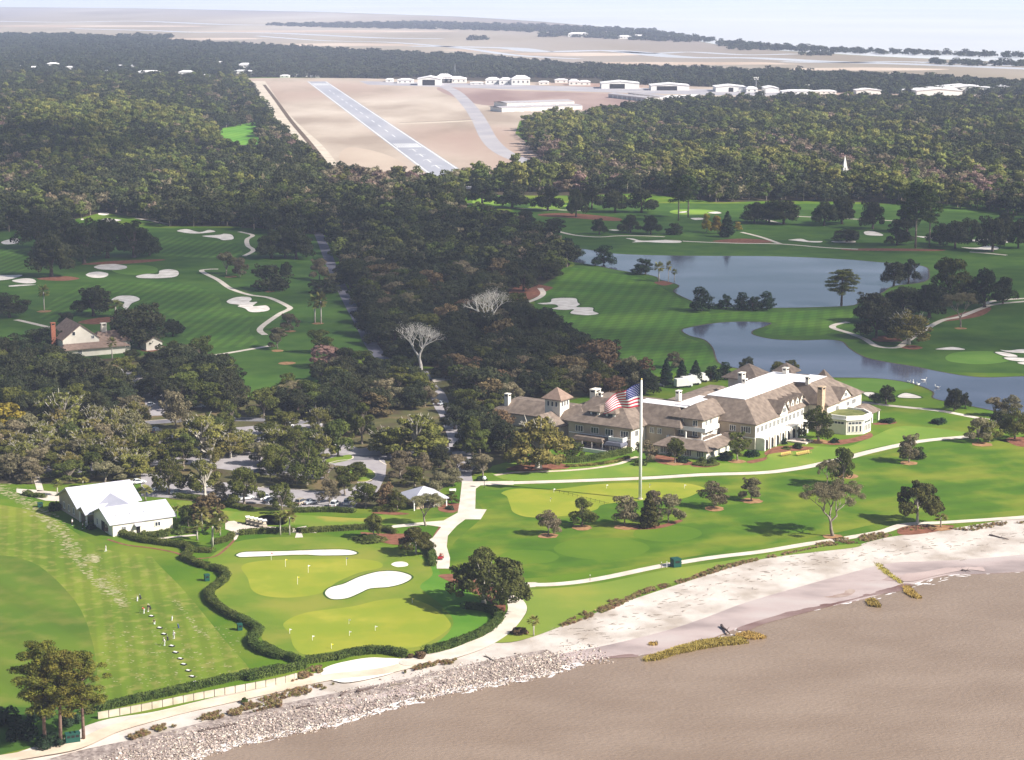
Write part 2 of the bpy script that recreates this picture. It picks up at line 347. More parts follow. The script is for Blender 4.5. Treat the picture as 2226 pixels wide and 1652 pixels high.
# forest floors, marsh, airfield
CLEAR = TT('z1', [(925, 565), (1120, 530), (1120, 620), (1000, 620), (960, 590)])
F_LEFT = [(-150, 510), (60, 505), (150, 480), (222, 462), (290, 472), (370, 492), (520, 492), (560, 508), (690, 512), (760, 505), (1000, 480), (1020, 455), (985, 425), (900, 400),
          (760, 395), (700, 380), (668, 352), (622, 306), (580, 262), (556, 222), (540, 185), (300, 172), (-150, 172)]
F_MID = [(712, 512), (770, 498), (1000, 470), (1090, 490), (1180, 520), (1215, 548), (1240, 575), (1215, 600), (1170, 625), (1110, 640), (1085, 668), (1060, 690), (1130, 700), (1200, 720), (1232, 745),
         (1290, 790), (1330, 810), (1180, 850), (1000, 830), (960, 800), (860, 790), (830, 765), (800, 720), (762, 630), (735, 560)]
F_RIGHT = [(1140, 285), (1180, 272), (1270, 268), (1330, 255), (1400, 240), (1480, 232), (1560, 228), (1750, 225), (1960, 224), (2400, 232), (2400, 520), (2226, 470), (2060, 452), (1900, 440), (1700, 436), (1560, 440),
           (1400, 420), (1250, 425), (1090, 425), (960, 420), (985, 400), (1100, 395), (1200, 372), (1180, 350), (1150, 318)]
F_FAR = [(-300, 76), (150, 78), (300, 88), (480, 98), (640, 106), (800, 116), (1000, 124), (1250, 146), (1500, 154), (1700, 160), (2000, 172), (2226, 186), (2500, 205), (2500, 214), (2000, 206),
         (1750, 200), (1560, 190), (1300, 181), (1050, 176), (780, 170), (600, 168), (300, 172), (-300, 172)]
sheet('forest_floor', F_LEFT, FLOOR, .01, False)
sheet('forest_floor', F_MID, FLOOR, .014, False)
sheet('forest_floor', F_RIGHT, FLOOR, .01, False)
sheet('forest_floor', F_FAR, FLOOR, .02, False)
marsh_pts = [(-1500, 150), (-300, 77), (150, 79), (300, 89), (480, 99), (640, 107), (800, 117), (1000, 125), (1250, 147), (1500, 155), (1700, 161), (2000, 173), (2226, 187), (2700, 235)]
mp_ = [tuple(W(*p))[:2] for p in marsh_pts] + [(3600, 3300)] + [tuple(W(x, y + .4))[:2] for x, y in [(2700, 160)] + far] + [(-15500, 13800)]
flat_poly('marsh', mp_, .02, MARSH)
sheet('airfield', [(540, 170), (548, 200), (580, 250), (630, 300), (700, 376), (714, 376), (649, 290), (598, 246), (561, 177), (598, 246), (649, 290), (714, 374), (770, 405), (1010, 410), (1210, 380), (1170, 330), (1120, 290), (1130, 262), (1330, 262), (1430, 246), (1600, 236), (1960, 230), (2400, 238), (2500, 206), (2226, 196), (2000, 203), (1750, 198), (1620, 190), (1300, 181), (1050, 176), (780, 170), (620, 169)], AIRF, .03, False)
for k_, pts_ in enumerate(([(900, 100), (1100, 104), (1180, 112), (1330, 110), (1480, 124), (1640, 126), (1800, 134), (2000, 140), (2300, 152)], [(1700, 134), (1830, 136), (1960, 134), (2100, 139), (2300, 146)], [(150, 62), (320, 66), (420, 70), (600, 72), (820, 82), (960, 84)], [(-100, 44), (120, 48), (300, 46), (520, 54), (700, 52)], [(1350, 112), (1420, 116), (1500, 113), (1620, 119), (1730, 117)], [(560, 78), (700, 88), (850, 92), (1000, 104), (1120, 120), (1260, 128)])):
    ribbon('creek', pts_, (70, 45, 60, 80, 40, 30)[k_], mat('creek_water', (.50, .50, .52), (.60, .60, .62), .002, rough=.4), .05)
for c_ in ((1250, 118, 300, 8), (1500, 138, 500, 7), (760, 97, 320, 6), (450, 84, 260, 4), (1850, 150, 420, 6), (200, 57, 500, 5), (1050, 110, 160, 5), (700, 68, 500, 5)):
    sheet('mud_bank', ell(*c_, j=.25), mat('marsh_straw', (.46, .34, .25), (.62, .50, .40), .004, stretch=(1, .3, 1)), .035)
sheet('clearing', CLEAR, mat('clearing_grass', (.10, .26, .02), (.15, .32, .03), .02, stripes=[(80, 5, .12, .3)]), .03)
# airport
GNDLIT = GRASS
sheet('apron', [(780, 176), (1000, 181), (1106, 184), (1330, 190), (1560, 194), (1760, 201), (1760, 209), (1560, 207), (1330, 201), (1106, 194), (1000, 190), (800, 184)], TAXI, .04, False)
L0, L1, R0, R1 = (667, 177), (972, 410), (710, 177), (1064, 410)
sheet('runway', [L0, L1, R1, R0], RUNW, .05, False)
rw0 = (W(*L0) + W(*R0)) / 2; rw1 = (W(*L1) + W(*R1)) / 2; rd = (rw1 - rw0).normalized(); rn = Vector((-rd.y, rd.x, 0)); RL = (rw1 - rw0).length
RW = abs((W(*R1) - W(*L1)).dot(rn))
mk = MB()
def mark(a0, a1, b0, b1, z=.06):
    q = [rw0 + rd * a + rn * b for a, b in ((a0, b0), (a1, b0), (a1, b1), (a0, b1))]
    mk.add([(p.x, p.y, z) for p in q], [(0, 1, 2, 3) if rn.cross(rd).z < 0 else (3, 2, 1, 0)])
h = RW / 2
mark(5, RL - 8, h - 2.6, h - 1.0); mark(5, RL - 8, -h + 1.0, -h + 2.6)
def a_of(y):       # distance along the runway at a picture row
    return (W(lerp(L0, L1, (y - 177) / 233)[0], y) - rw0).dot(rd)
ad = a_of(316)
for k in range(12):
    b = -h + 4 + (RW - 8) * (k + .5) / 12
    if k not in (): mark(ad - 22, ad + 22, b - (RW - 8) / 42, b + (RW - 8) / 42)
af = a_of(182)
for k in range(12):
    b = -h + 4 + (RW - 8) * (k + .5) / 12; mark(af - 15, af + 60, b - (RW - 8) / 42, b + (RW - 8) / 42)
for k in range(1, 14): a = af + 150 + (ad - af - 200) * k / 14; mark(a - 18, a + 18, -.6, .6)
mark(ad + 22, ad + 27, -h + 3, h - 3)
for yy in (327, 338, 350, 363, 376):
    a = a_of(yy); mark(a - 14, a + 16, -.7, .7)
    for s_ in (-1, 1):
        q = [rw0 + rd * (a - 16) , rw0 + rd * (a - 13.5), rw0 + rd * (a - 4) + rn * s_ * 4.6, rw0 + rd * (a - 7) + rn * s_ * 4.6]
        mk.add([(p.x, p.y, .062) for p in q], [(0, 1, 2, 3) if s_ * (1 if rn.cross(rd).z > 0 else -1) < 0 else (3, 2, 1, 0)])
mk.build('runway_markings', PAINT, kind='structure')
ribbon('taxiway', [(960, 186), (990, 200), (1020, 230), (1042, 262), (1062, 300), (1090, 328), (1140, 350), (1230, 368)], 17, TAXI, .045)
ribbon('service_strip', [(868, 269), (950, 266), (1028, 262)], 13, DIRT, .046)
ribbon('service_strip', [(868, 266.5), (950, 263.2), (1028, 259.6)], 3, mat('ditch', (.16, .12, .09), (.2, .15, .11), .1), .048)
ribbon('perimeter_track', [(561, 176), (583, 212), (606, 246), (640, 282), (672, 312), (700, 348), (716, 380)], 22, DIRT, .047)
ribbon('perimeter_ditch', [(574, 184), (600, 218), (632, 262), (664, 300), (690, 332), (716, 368), (722, 380)], 5, mat('ditch_brown', (.10, .07, .045), (.15, .10, .07), .1), .05)

sheet('dry_field', [(950, 190), (1100, 196), (1330, 204), (1500, 212), (1430, 236), (1330, 248), (1250, 238), (1100, 232), (1020, 222)], mat('mauve_grass', (.26, .17, .15), (.40, .29, .25), .01, stretch=(1, .3, 1)), .036)
sheet('dry_field', [(760, 320), (850, 340), (900, 380), (820, 378), (740, 350)], mat('worn_grass', (.40, .30, .23), (.52, .42, .33), .01, stretch=(1, .3, 1)), .036)
# rough of the two courses
sheet('rough', [(-120, 498), (560, 495), (700, 512), (815, 745), (760, 800), (700, 866), (560, 866), (470, 795), (300, 780), (-120, 780)], GRASS_DK, .015, False)
sheet('rough', [(1090, 440), (2400, 446), (2400, 815), (1560, 800), (1540, 812), (1300, 812), (1230, 745), (1150, 640), (1250, 575), (1200, 520)], GRASS_DK, .015, False)
# ponds: water a little below the turf is drawn as its own sheet with a dark bank line
POND1 = [(1250, 546), (1262, 540), (1337, 551), (1443, 555), (1550, 556), (1690, 557), (1830, 563), (1914, 570), (2006, 578), (2020, 595), (2010, 612), (1942, 622), (1914, 638), (1869, 649), (1858, 663), (1777, 667.5), (1686, 669),
         (1590, 668), (1530, 662), (1492, 649), (1464, 633), (1476, 622), (1460, 614), (1435, 608), (1418, 599), (1343, 587), (1310, 580), (1276, 574), (1238, 566)]
POND2 = [(1482, 719), (1496, 712), (1559, 701.5), (1619, 699), (1675, 701.5), (1661, 710), (1637, 719), (1640, 728), (1682, 737), (1742, 739.5), (1795, 738), (1830, 742), (1848, 758), (1883, 777), (1935, 788), (1988, 796.5),
         (2041, 807), (2094, 816), (2147, 820), (2226, 817.6), (2400, 812), (2400, 925), (2226, 905), (2137, 888), (2093, 879), (2030, 866), (2027, 851), (1977, 832), (1900, 822), (1802, 820), (1700, 812), (1600, 800), (1565, 790),
         (1556, 779), (1548, 755), (1530, 738), (1500, 730)]
for nm, pl in (('pond', POND1), ('pond', POND2)):
    sp = smooth(pl, True, 4)
    sheet(nm, sp, POND, .06, False)
    bk = ribbon('pond_bank', sp + [sp[0]], .7, mat('bank_earth', (.05, .045, .03), (.10, .08, .05), .5), .075, False)

# woodland straw, fairways, greens, bunkers
FAIRS = [('z3', [(1020, 400), (1100, 380), (1280, 405), (1480, 420), (1555, 480), (1500, 515), (1350, 520), (1050, 495)]),
         ('z3', [(-200, 470), (120, 465), (200, 520), (160, 600), (-200, 615)]),
         ('z3', [(250, 900), (330, 800), (500, 700), (750, 680), (1000, 672), (1200, 690), (1390, 760), (1440, 850), (1580, 885), (1640, 920), (1600, 980), (1640, 1040), (1640, 1080), (1350, 1092), (1180, 1030), (1100, 900), (900, 850), (700, 860), (420, 920)])]
for s_, p in FAIRS: sheet('fairway', TT(s_, p), FAIR_L, .03)
sheet('fairway', [(1218, 580), (1290, 588), (1400, 606), (1450, 632), (1500, 662), (1545, 682), (1540, 700), (1485, 712), (1480, 728), (1530, 748), (1545, 775), (1540, 790), (1420, 812), (1330, 800), (1245, 742), (1240, 715), (1190, 690), (1160, 668), (1180, 640), (1210, 610)], FAIR_R, .03)
sheet('fairway', [(1560, 680), (1700, 678), (1850, 672), (1840, 700), (1790, 728), (1700, 728), (1660, 722), (1690, 704), (1640, 694), (1560, 694)], FAIR_R, .03)
sheet('rough', TT('n3', [(-900, 100), (400, 160), (870, 165), (1300, 180), (1500, 230), (1590, 280), (1800, 380), (2226, 470), (2226, 400), (2700, 500), (2226, 620), (1880, 570), (1130, 500), (1080, 500), (870, 480), (700, 420), (0, 400)]), GRASS, .02)
sheet('lawn', [(1240, 1060), (1400, 1045), (1700, 1015), (1900, 990), (2120, 962), (2500, 930), (2500, 1075), (2226, 1108), (2000, 1125), (1900, 1140), (1780, 1165), (1500, 1210), (1300, 1240), (1115, 1258), (1000, 1240), (980, 1190), (1050, 1120), (1040, 1070)], GRASS_STR, .02)
for s_, cx, cy, w, hh in [('n6', 420, 195, 420, 90), ('n6', 700, 130, 300, 70), ('n6', 110, 230, 260, 60)]:
    sheet('chipping_green', ell(*T(s_, cx, cy), w / SYS[s_][2], hh / SYS[s_][2]), mat('chipping_turf', (.075, .155, .006), (.115, .185, .008), .05), .035)
sheet('seaside_turf', TT('n6', [(0, 372), (120, 370), (400, 345), (700, 285), (1000, 240), (1250, 200), (1500, 175), (1500, 190), (1200, 225), (950, 270), (800, 320), (600, 380), (520, 420), (300, 490), (240, 530), (60, 590), (-60, 590), (40, 540), (100, 470), (90, 430)]),
      mat('seaside_turf', (.15, .22, .025), (.24, .26, .035), .04, c3=(.18, .24, .03)), .03)
sheet('putting_green', TT('n2', [(60, 1265), (200, 1228), (550, 1232), (900, 1190), (1300, 1170), (1700, 1175), (1900, 1215), (1880, 1250), (1700, 1320), (1400, 1330), (1000, 1370), (920, 1420), (700, 1470), (350, 1490), (180, 1450), (140, 1380), (110, 1300)]), GREEN_P, .04)
sheet('practice_turf', TT('n5', [(200, 190), (380, 155), (650, 145), (950, 150), (1200, 200), (1450, 250), (1560, 330), (1620, 430), (1750, 480), (1880, 600), (1940, 690), (1900, 760), (1700, 850), (1450, 900), (1360, 910), (1100, 900), (880, 950), (680, 950), (420, 840), (400, 770), (240, 680), (90, 530), (180, 430), (150, 360), (60, 330), (60, 280)]), COLLAR, .03)
sheet('rough', TT('n5', [(1450, 270), (1560, 330), (1620, 430), (1750, 480), (1880, 600), (1940, 690), (1900, 760), (1750, 830), (1550, 880), (1650, 780), (1680, 700), (1600, 600), (1500, 520), (1460, 470), (1540, 400), (1520, 330)]), mat('short_rough', (.07, .19, .012), (.11, .23, .02), .08), .035)
sheet('putting_green', TT('n5', [(270, 340), (400, 305), (700, 295), (1000, 290), (1180, 310), (1200, 350), (1050, 385), (900, 450), (800, 520), (600, 550), (430, 540), (340, 500), (310, 420)]), GREEN_P, .045)
sheet('putting_green', TT('n5', [(550, 720), (700, 650), (1000, 610), (1200, 565), (1400, 560), (1560, 620), (1650, 700), (1650, 760), (1500, 855), (1380, 885), (1100, 885), (900, 905), (700, 930), (620, 880), (590, 790)]), GREEN_P, .045)
sheet('bank_turf', TT('z6', [(1390, 950), (1550, 945), (1750, 1010), (2226, 1060), (2226, 1130), (1900, 1130), (1750, 1050), (1560, 1030)]), GRASS_YL, .03)
sheet('bank_turf', TT('n1', [(0, 1215), (350, 1210), (900, 1240), (1150, 1205), (1400, 1250), (1700, 1230), (1640, 1270), (1300, 1290), (1150, 1320), (900, 1310), (450, 1330), (400, 1300), (0, 1300)]), GRASS_YL, .03)
sheet('driving_range', TT('n4', [(-400, -420), (0, -400), (400, -300), (800, -60), (1160, 0), (1250, 70), (1500, 330), (1800, 700), (1960, 880), (1960, 950), (1800, 985), (1400, 1080), (900, 1180), (-300, 1260)]), RANGE, .025)
sheet('range_outfield', TT('n4', [(-400, -40), (0, 0), (150, 20), (300, 80), (450, 200), (600, 370), (680, 520), (720, 650), (745, 760), (760, 1000), (600, 1200), (100, 1420), (-300, 1500)]), RANGE_DK, .035)
sheet('bank_turf', TT('n4', [(-300, 1240), (0, 1200), (500, 1210), (850, 1190), (790, 1240), (600, 1400), (400, 1480), (60, 1560), (-300, 1640)]), GRASS_DK, .045)
sheet('lodge_lawn', TT('n3', [(-1400, 760), (-400, 760), (100, 760), (430, 735), (420, 690), (520, 650), (740, 640), (1000, 640), (1180, 570), (1400, 500), (1850, 560), (1300, 630), (1000, 700), (850, 740), (650, 780), (400, 810), (0, 825), (-900, 870), (-1400, 870)]), mat('pale_lawn', (.13, .22, .022), (.22, .27, .035), .06, c3=(.15, .24, .025)), .025)  # paler, yellower turf than the main lawn
LIP = mat('bunker_lip_turf', (.022, .060, .006), (.05, .10, .012), .5); FRINGE = mat('fringe_turf', (.16, .22, .015), (.24, .27, .024), .3)
def lip(poly, w=.7, m=None, z=.10):
    q = smooth(poly, True, 4); ribbon('bunker_lip' if m is None else 'green_fringe', q + [q[0]], w, m or LIP, z, False)
def bunker(s_, p, sm=True, z=.055):
    sheet('sand_bunker', TT(s_, p), SAND_W, z, sm); lip(TT(s_, p), .5 if s_ == 'n5' else .8)
BK = [('z3', [(640, 282), (655, 270), (690, 265), (785, 275), (700, 290)]), ('z3', [(1130, 345), (1200, 333), (1280, 352), (1340, 338), (1385, 350), (1280, 362), (1200, 360)]),
      ('z3', [(1290, 378), (1400, 370), (1440, 363), (1490, 370), (1500, 398), (1430, 405), (1390, 392)]), ('z3', [(5, 415), (90, 393), (125, 400), (115, 425), (30, 432)]),
      ('z3', [(868, 635), (940, 620), (1010, 622), (1020, 600), (1080, 590), (1145, 602), (1140, 635), (1050, 648), (900, 648)]), ('z3', [(-40, 632), (60, 628), (150, 628), (70, 655), (-40, 662)]),
      ('z3', [(70, 665), (165, 648), (225, 657), (230, 678), (150, 682)]), ('z3', [(60, 695), (150, 689), (240, 690), (150, 698), (60, 703)]),
      ('z3', [(710, 790), (760, 762), (860, 762), (903, 785), (850, 810), (815, 850), (780, 830), (790, 800)]),
      ('z3', [(1450, 795), (1510, 770), (1600, 768), (1620, 785), (1605, 800), (1655, 800), (1640, 815), (1630, 828), (1710, 822), (1735, 850), (1680, 865), (1600, 865), (1565, 842), (1520, 830), (1530, 820), (1470, 812)]),
      ('z4', [(1378, 912), (1460, 905), (1470, 885), (1530, 877), (1630, 880), (1645, 905), (1660, 920), (1640, 936), (1740, 940), (1745, 962), (1780, 980), (1700, 990), (1600, 980), (1592, 968), (1612, 952), (1560, 956), (1470, 948), (1510, 935), (1490, 920), (1420, 920)]),
      ('z4', [(1945, 495), (2000, 497), (2060, 510), (2194, 506), (2300, 510), (2300, 524), (2194, 525), (2080, 520), (1985, 522), (2010, 512)]), ('z4', [(1725, 442), (1760, 440), (1780, 446), (1750, 448)]), ('z4', [(1835, 441), (1880, 439), (1920, 444), (1880, 447)]),
      ('z5', [(1680, 1160), (1780, 1148), (1858, 1160), (1850, 1168), (1700, 1166)]), ('z5', [(2070, 1165), (2130, 1170), (2200, 1162), (2280, 1165), (2280, 1188), (2130, 1182)]), ('z5', [(2040, 1182), (2100, 1180), (2180, 1198), (2185, 1212), (2110, 1208)]),
      ('z5', [(2095, 1216), (2150, 1212), (2280, 1222), (2280, 1242), (2150, 1234)]), ('z5', [(2180, 1245), (2280, 1240), (2280, 1262), (2220, 1258)]),
      ('z5', [(1228, 1430), (1300, 1430), (1335, 1465), (1300, 1464), (1250, 1452)]), ('z5', [(1450, 1445), (1500, 1432), (1590, 1455), (1580, 1466), (1450, 1462)]),
      ('z5', [(765, 487), (850, 480), (900, 493), (980, 495), (970, 503), (900, 502), (800, 492)]), ('z5', [(1030, 497), (1100, 492), (1180, 493), (1180, 505), (1080, 506)]), ('z5', [(1235, 437), (1290, 433), (1350, 450), (1350, 462), (1250, 457)]),
      ('z5', [(1550, 465), (1620, 466), (1760, 484), (1900, 486), (2010, 480), (2137, 482), (2140, 504), (1950, 500), (1850, 494), (1700, 488)]), ('z5', [(1830, 532), (1930, 535), (2000, 522), (2065, 530), (2062, 547), (1940, 548)]), ('z5', [(160, 354), (215, 350), (270, 356), (200, 365)]),
      ('z5', [(270, 318), (330, 312), (360, 322), (310, 326)]), ('z5', [(90, 315), (140, 310), (140, 318), (100, 320)]),
      ('n5', [(232, 262), (300, 243), (550, 238), (700, 232), (850, 227), (980, 230), (1045, 250), (1000, 266), (800, 270), (650, 265), (300, 280), (240, 275)]),
      ('n5', [(822, 510), (860, 480), (950, 455), (1050, 410), (1180, 375), (1300, 372), (1390, 395), (1408, 420), (1350, 455), (1250, 480), (1130, 490), (1060, 520), (980, 553), (880, 562), (830, 540)])]
for s_, p in BK: bunker(s_, p)
for s_, cx, cy, w, hh in [('z3', 664, 236, 72, 18), ('z3', 710, 577, 212, 38), ('z3', 625, 627, 145, 40), ('n5', 1325, 328, 112, 36), ('z3', 528, 271, 20, 10)]: sheet('sand_bunker', ell(*T(s_, cx, cy), w / SYS[s_][2], hh / SYS[s_][2]), SAND_W, .055)
sheet('sand_area', TT('n5', [(800, 1035), (900, 990), (1100, 952), (1220, 952), (1345, 965), (1300, 1040), (1150, 1085), (980, 1115), (890, 1105), (820, 1080)]), mat('pale_sand', (.74, .67, .58), (.84, .78, .70), .2), .012)
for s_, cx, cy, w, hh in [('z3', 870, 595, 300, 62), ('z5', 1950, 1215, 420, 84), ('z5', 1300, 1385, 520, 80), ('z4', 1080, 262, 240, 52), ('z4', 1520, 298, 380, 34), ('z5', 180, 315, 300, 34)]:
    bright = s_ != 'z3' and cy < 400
    sheet('putting_green', ell(*T(s_, cx, cy), w / SYS[s_][2], hh / SYS[s_][2]), mat('sunlit_tone_green', (.16, .28, .03), (.22, .33, .04), .03) if bright else GREEN_D, .04)  # far strip gets a brighter turf copy, sunlight put into the colour
sheet('woodland_floor', [(-120, 770), (60, 790), (300, 775), (420, 745), (470, 790), (545, 868), (700, 868), (770, 800), (880, 805), (960, 800), (1100, 800), (1290, 800), (1320, 850), (1180, 885), (1110, 1000), (1010, 1040), (960, 1062), (880, 1090), (760, 1108), (600, 1108), (480, 1095), (370, 1085), (330, 1050), (200, 1050), (120, 1052), (-120, 1052)], mat('litter_floor', (.075, .055, .030), (.16, .115, .055), .08, c3=(.085, .085, .028), bump=.05, bscale=1), .022, False)
# straw / mulch beds
MU = [('z4', [(1180, 880), (1250, 800), (1350, 790), (1480, 810), (1440, 835), (1380, 870), (1300, 895)]), ('z3', [(520, 560), (700, 540), (1000, 528), (1055, 533), (900, 550), (700, 560)]), ('z3', [(240, 650), (400, 635), (510, 650), (420, 665), (300, 662)]),
      ('z3', [(500, 930), (650, 900), (760, 900), (700, 930), (600, 945)]), ('z3', [(900, 1110), (1000, 1085), (1080, 1090), (980, 1120)]),
      ('z5', [(1700, 990), (1800, 950), (2000, 905), (2015, 925), (1950, 960), (1800, 985)]), ('z5', [(1290, 1095), (1400, 1075), (1480, 1110), (1400, 1118), (1310, 1115)]), ('z5', [(1460, 1152), (1540, 1138), (1600, 1155), (1540, 1165)]),
      ('z5', [(300, 495), (450, 480), (600, 485), (690, 500), (560, 507), (400, 505)]), ('z5', [(1100, 545), (1300, 540), (1700, 545), (1700, 556), (1400, 556), (1150, 553)]), ('z5', [(-60, 750), (20, 740), (60, 755), (0, 770)]),
      ('z4', [(1400, 340), (1600, 335), (1900, 365), (1880, 385), (1600, 365), (1420, 355)]), ('n3', [(880, 600), (1000, 590), (1120, 560), (1150, 545), (1175, 565), (1140, 590), (1000, 622), (900, 632), (800, 615)]), ('n3', [(1180, 480), (1330, 470), (1320, 485), (1200, 492)]),
      ('n3', [(300, 745), (430, 715), (420, 685), (520, 640), (740, 645), (740, 665), (560, 680), (440, 700), (430, 735), (330, 760)]), ('n3', [(2100, 590), (2226, 580), (2300, 640), (2180, 640)]),
      ('n2', [(100, 1050), (300, 990), (500, 985), (660, 1010), (650, 1045), (400, 1060), (250, 1068)]), ('n2', [(1430, 930), (1500, 920), (1780, 975), (1800, 1010), (1600, 1012), (1480, 985)]), ('n2', [(1800, 1010), (2020, 985), (2050, 1010), (1950, 1032), (1830, 1030)]),
      ('n2', [(1130, 1580), (1300, 1560), (1500, 1560), (1680, 1510), (1700, 1530), (1500, 1590), (1250, 1600)]), ('n1', [(900, 1370), (1100, 1380), (1400, 1390), (1350, 1470), (1200, 1480), (1050, 1440)]), ('n1', [(1560, 1420), (1620, 1320), (1650, 1300), (1640, 1350)]),
      ('n1', [(1640, 1110), (1800, 1105), (1805, 1150), (1750, 1190), (1620, 1170)]), ('n1', [(1000, 1190), (1180, 1180), (1350, 1200), (1200, 1210)]), ('n5', [(1580, 400), (1800, 400), (1990, 470), (2030, 620), (1990, 650), (1900, 560), (1700, 460)]),
      ('n6', [(1690, 110), (1760, 95), (1920, 95), (1900, 110), (1800, 130), (1700, 135)])]
ribbon('mulch_bed', TT('z6', [(850, 1240), (1000, 1285), (1200, 1310), (1380, 1345), (1450, 1375)]), .9, MULCH, .05)
ribbon('mulch_bed', TT('z6', [(1540, 1395), (1700, 1375), (1800, 1300), (1870, 1225)]), .8, MULCH, .05)
for s_, p in MU: sheet('mulch_bed', TT(s_, p), MULCH, .05)
# dirt divots on the range
def divots():
    mb = MB(); rnd = random.Random(9)
    def put(px, py, L):
        c = W(px, py, .055); wd = L * rnd.uniform(.3, .6); n = 6; a = rnd.gauss(0, .25)
        vs = []
        for q in range(n):
            t = 2 * math.pi * q / n; ex = L * math.cos(t) * rnd.uniform(.6, 1.1); ey = wd * math.sin(t) * rnd.uniform(.5, 1.2)
            vs.append((c.x + ex * math.cos(a) - ey * math.sin(a), c.y + ex * math.sin(a) + ey * math.cos(a), c.z + rnd.uniform(0, .01)))
        mb.add(vs, [tuple(range(n))])
    band = TT('n4', [(-60, -560), (200, -430), (420, -260), (560, -60), (680, 120), (860, 280), (1000, 400)])
    for _ in range(900):
        i = rnd.randrange(len(band) - 1); p = lerp(band[i], band[i + 1], rnd.random())
        if rnd.random() < max(.15, 1 - i * .12): put(p[0] + rnd.gauss(0, 13 - i), p[1] + rnd.gauss(0, 4), rnd.uniform(.25, 1.0))
    b2 = TT('n4', [(1380, 360), (1480, 470), (1560, 590), (1640, 640)])
    for _ in range(90):
        i = rnd.randrange(3); p = lerp(b2[i], b2[i + 1], rnd.random()); put(p[0] + rnd.gauss(0, 4), p[1] + rnd.gauss(0, 3), rnd.uniform(.15, .5))
    for _ in range(420):
        p = T('n4', rnd.uniform(700, 1900), rnd.uniform(560, 1120))
        q = ((p[0] * 3.6357), (p[1] - 1207) * 3.6357)
        if q[1] > 1190 - q[0] * .12 or q[0] < 780: continue
        put(p[0], p[1], rnd.uniform(.12, .45))
    for _ in range(120):
        p = T('n4', rnd.gauss(900, 60), rnd.gauss(230, 60)); put(p[0], p[1], rnd.uniform(.1, .5))
    for _ in range(60): p = T('n4', rnd.gauss(740, 30), rnd.gauss(30, 18)); put(p[0], p[1], rnd.uniform(.3, 1.1))
    mb.build('divots', mat('bare_turf', (.27, .25, .10), (.46, .42, .25), .7), kind='stuff')
divots()

# paths and roads
def path(s_, p, w, m=PATHM, z=.065, name='path'): return ribbon(name, TT(s_, p), w, m, z)
path('z3', [(1535, 350), (1620, 372), (1585, 400), (1590, 440), (1625, 470), (1565, 507)], 2.8)
path('z3', [(1400, 590), (1330, 592), (1295, 605), (1400, 660), (1480, 715), (1600, 755), (1730, 775), (1850, 830), (1850, 850), (1790, 880), (1670, 970), (1700, 1012)], 2.8)
path('z3', [(1760, 1078), (1600, 1105), (1400, 1138), (1300, 1140)], 2.6); path('z3', [(100, 915), (160, 927), (320, 965)], 2.8); path('z3', [(870, 264), (980, 282), (1090, 305)], 2.6)
path('z4', [(1400, 815), (1420, 850), (1380, 882), (1290, 915)], 2.8); path('z4', [(1300, 930), (1350, 980), (1450, 1020), (1540, 1050), (1575, 1085), (1580, 1180), (1560, 1240)], 2.8)
path('z4', [(1370, 445), (1500, 450), (1620, 475), (1770, 487), (1900, 480), (2050, 480), (2200, 486)], 2.8)
path('z5', [(0, 487), (150, 497), (450, 508), (720, 513), (1000, 535), (1200, 545)], 2.8); path('z5', [(480, 440), (600, 470), (720, 512)], 2.8)
path('z5', [(1140, 995), (1070, 1008), (1045, 1030), (1150, 1065), (1240, 1100), (1320, 1145), (1440, 1152), (1500, 1115), (1600, 1050), (1720, 985), (1830, 962), (1960, 912), (2050, 885), (2300, 862)], 3)
path('z5', [(1980, 885), (2060, 862), (2300, 845)], 3); path('z5', [(1165, 1483), (1400, 1512), (1700, 1543), (1900, 1580), (2010, 1600)], 3)
path('z5', [(1890, 562), (2000, 570), (2120, 582)], 3); path('z5', [(780, 340), (1000, 350), (1250, 362), (1500, 372)], 3); path('z5', [(520, 335), (700, 380), (740, 388)], 2.6)
path('z4', [(780, 235), (860, 262), (1000, 280), (1200, 300), (1700, 320)], 3)
path('n6', [(-20, 345), (200, 348), (400, 325), (680, 268), (900, 232), (1100, 208), (1300, 175), (1450, 152), (1620, 122), (1720, 92), (1900, 82), (2226, 60), (2500, 35)], 3.0, z=.07)
path('n3', [(-1500, 900), (-1000, 885), (-400, 862), (0, 838), (400, 825), (650, 795), (850, 755), (1000, 720), (1130, 685), (1350, 635), (1550, 600), (1880, 570)], 3.6, z=.07)
path('n2', [(0, 1105), (200, 1078), (600, 1065), (900, 1040), (1130, 1000), (1220, 965), (1300, 935)], 1.8, SANDPATH, .068)
sheet('path', TT('n1', [(1940, 905), (2300, 900), (2300, 935), (2000, 940), (1955, 970), (1950, 1155), (2055, 1160), (2000, 1250), (1860, 1250), (1780, 1310), (1700, 1400), (1690, 1500), (1720, 1600), (1715, 1700), (1600, 1700), (1590, 1570), (1480, 1460), (1560, 1420), (1640, 1320), (1500, 1300), (1190, 1330), (1190, 1305), (1480, 1275), (1660, 1262), (1790, 1190), (1810, 1080), (1830, 900)]), PATHM, .074, False)
sheet('path', TT('n5', [(2000, 455), (2226, 448), (2226, 478), (2060, 485), (2080, 520), (2140, 560), (2172, 620), (2140, 690), (2050, 790), (1900, 880), (1700, 950), (1500, 990), (1350, 1000), (1330, 965), (1500, 938), (1700, 880), (1850, 810), (1970, 730), (2030, 660), (2045, 610), (2020, 540), (1990, 500), (1900, 440), (1790, 425), (1790, 408), (1880, 420)]), PATHM, .078)
ribbon('sandy_track', TT('n5', [(1420, 985), (1200, 1040), (820, 1085), (400, 1180), (0, 1268)]) + TT('n4', [(1300, 1255), (900, 1370), (600, 1500), (300, 1560), (0, 1610), (-200, 1650)]), 4.2, SANDPATH, .02)
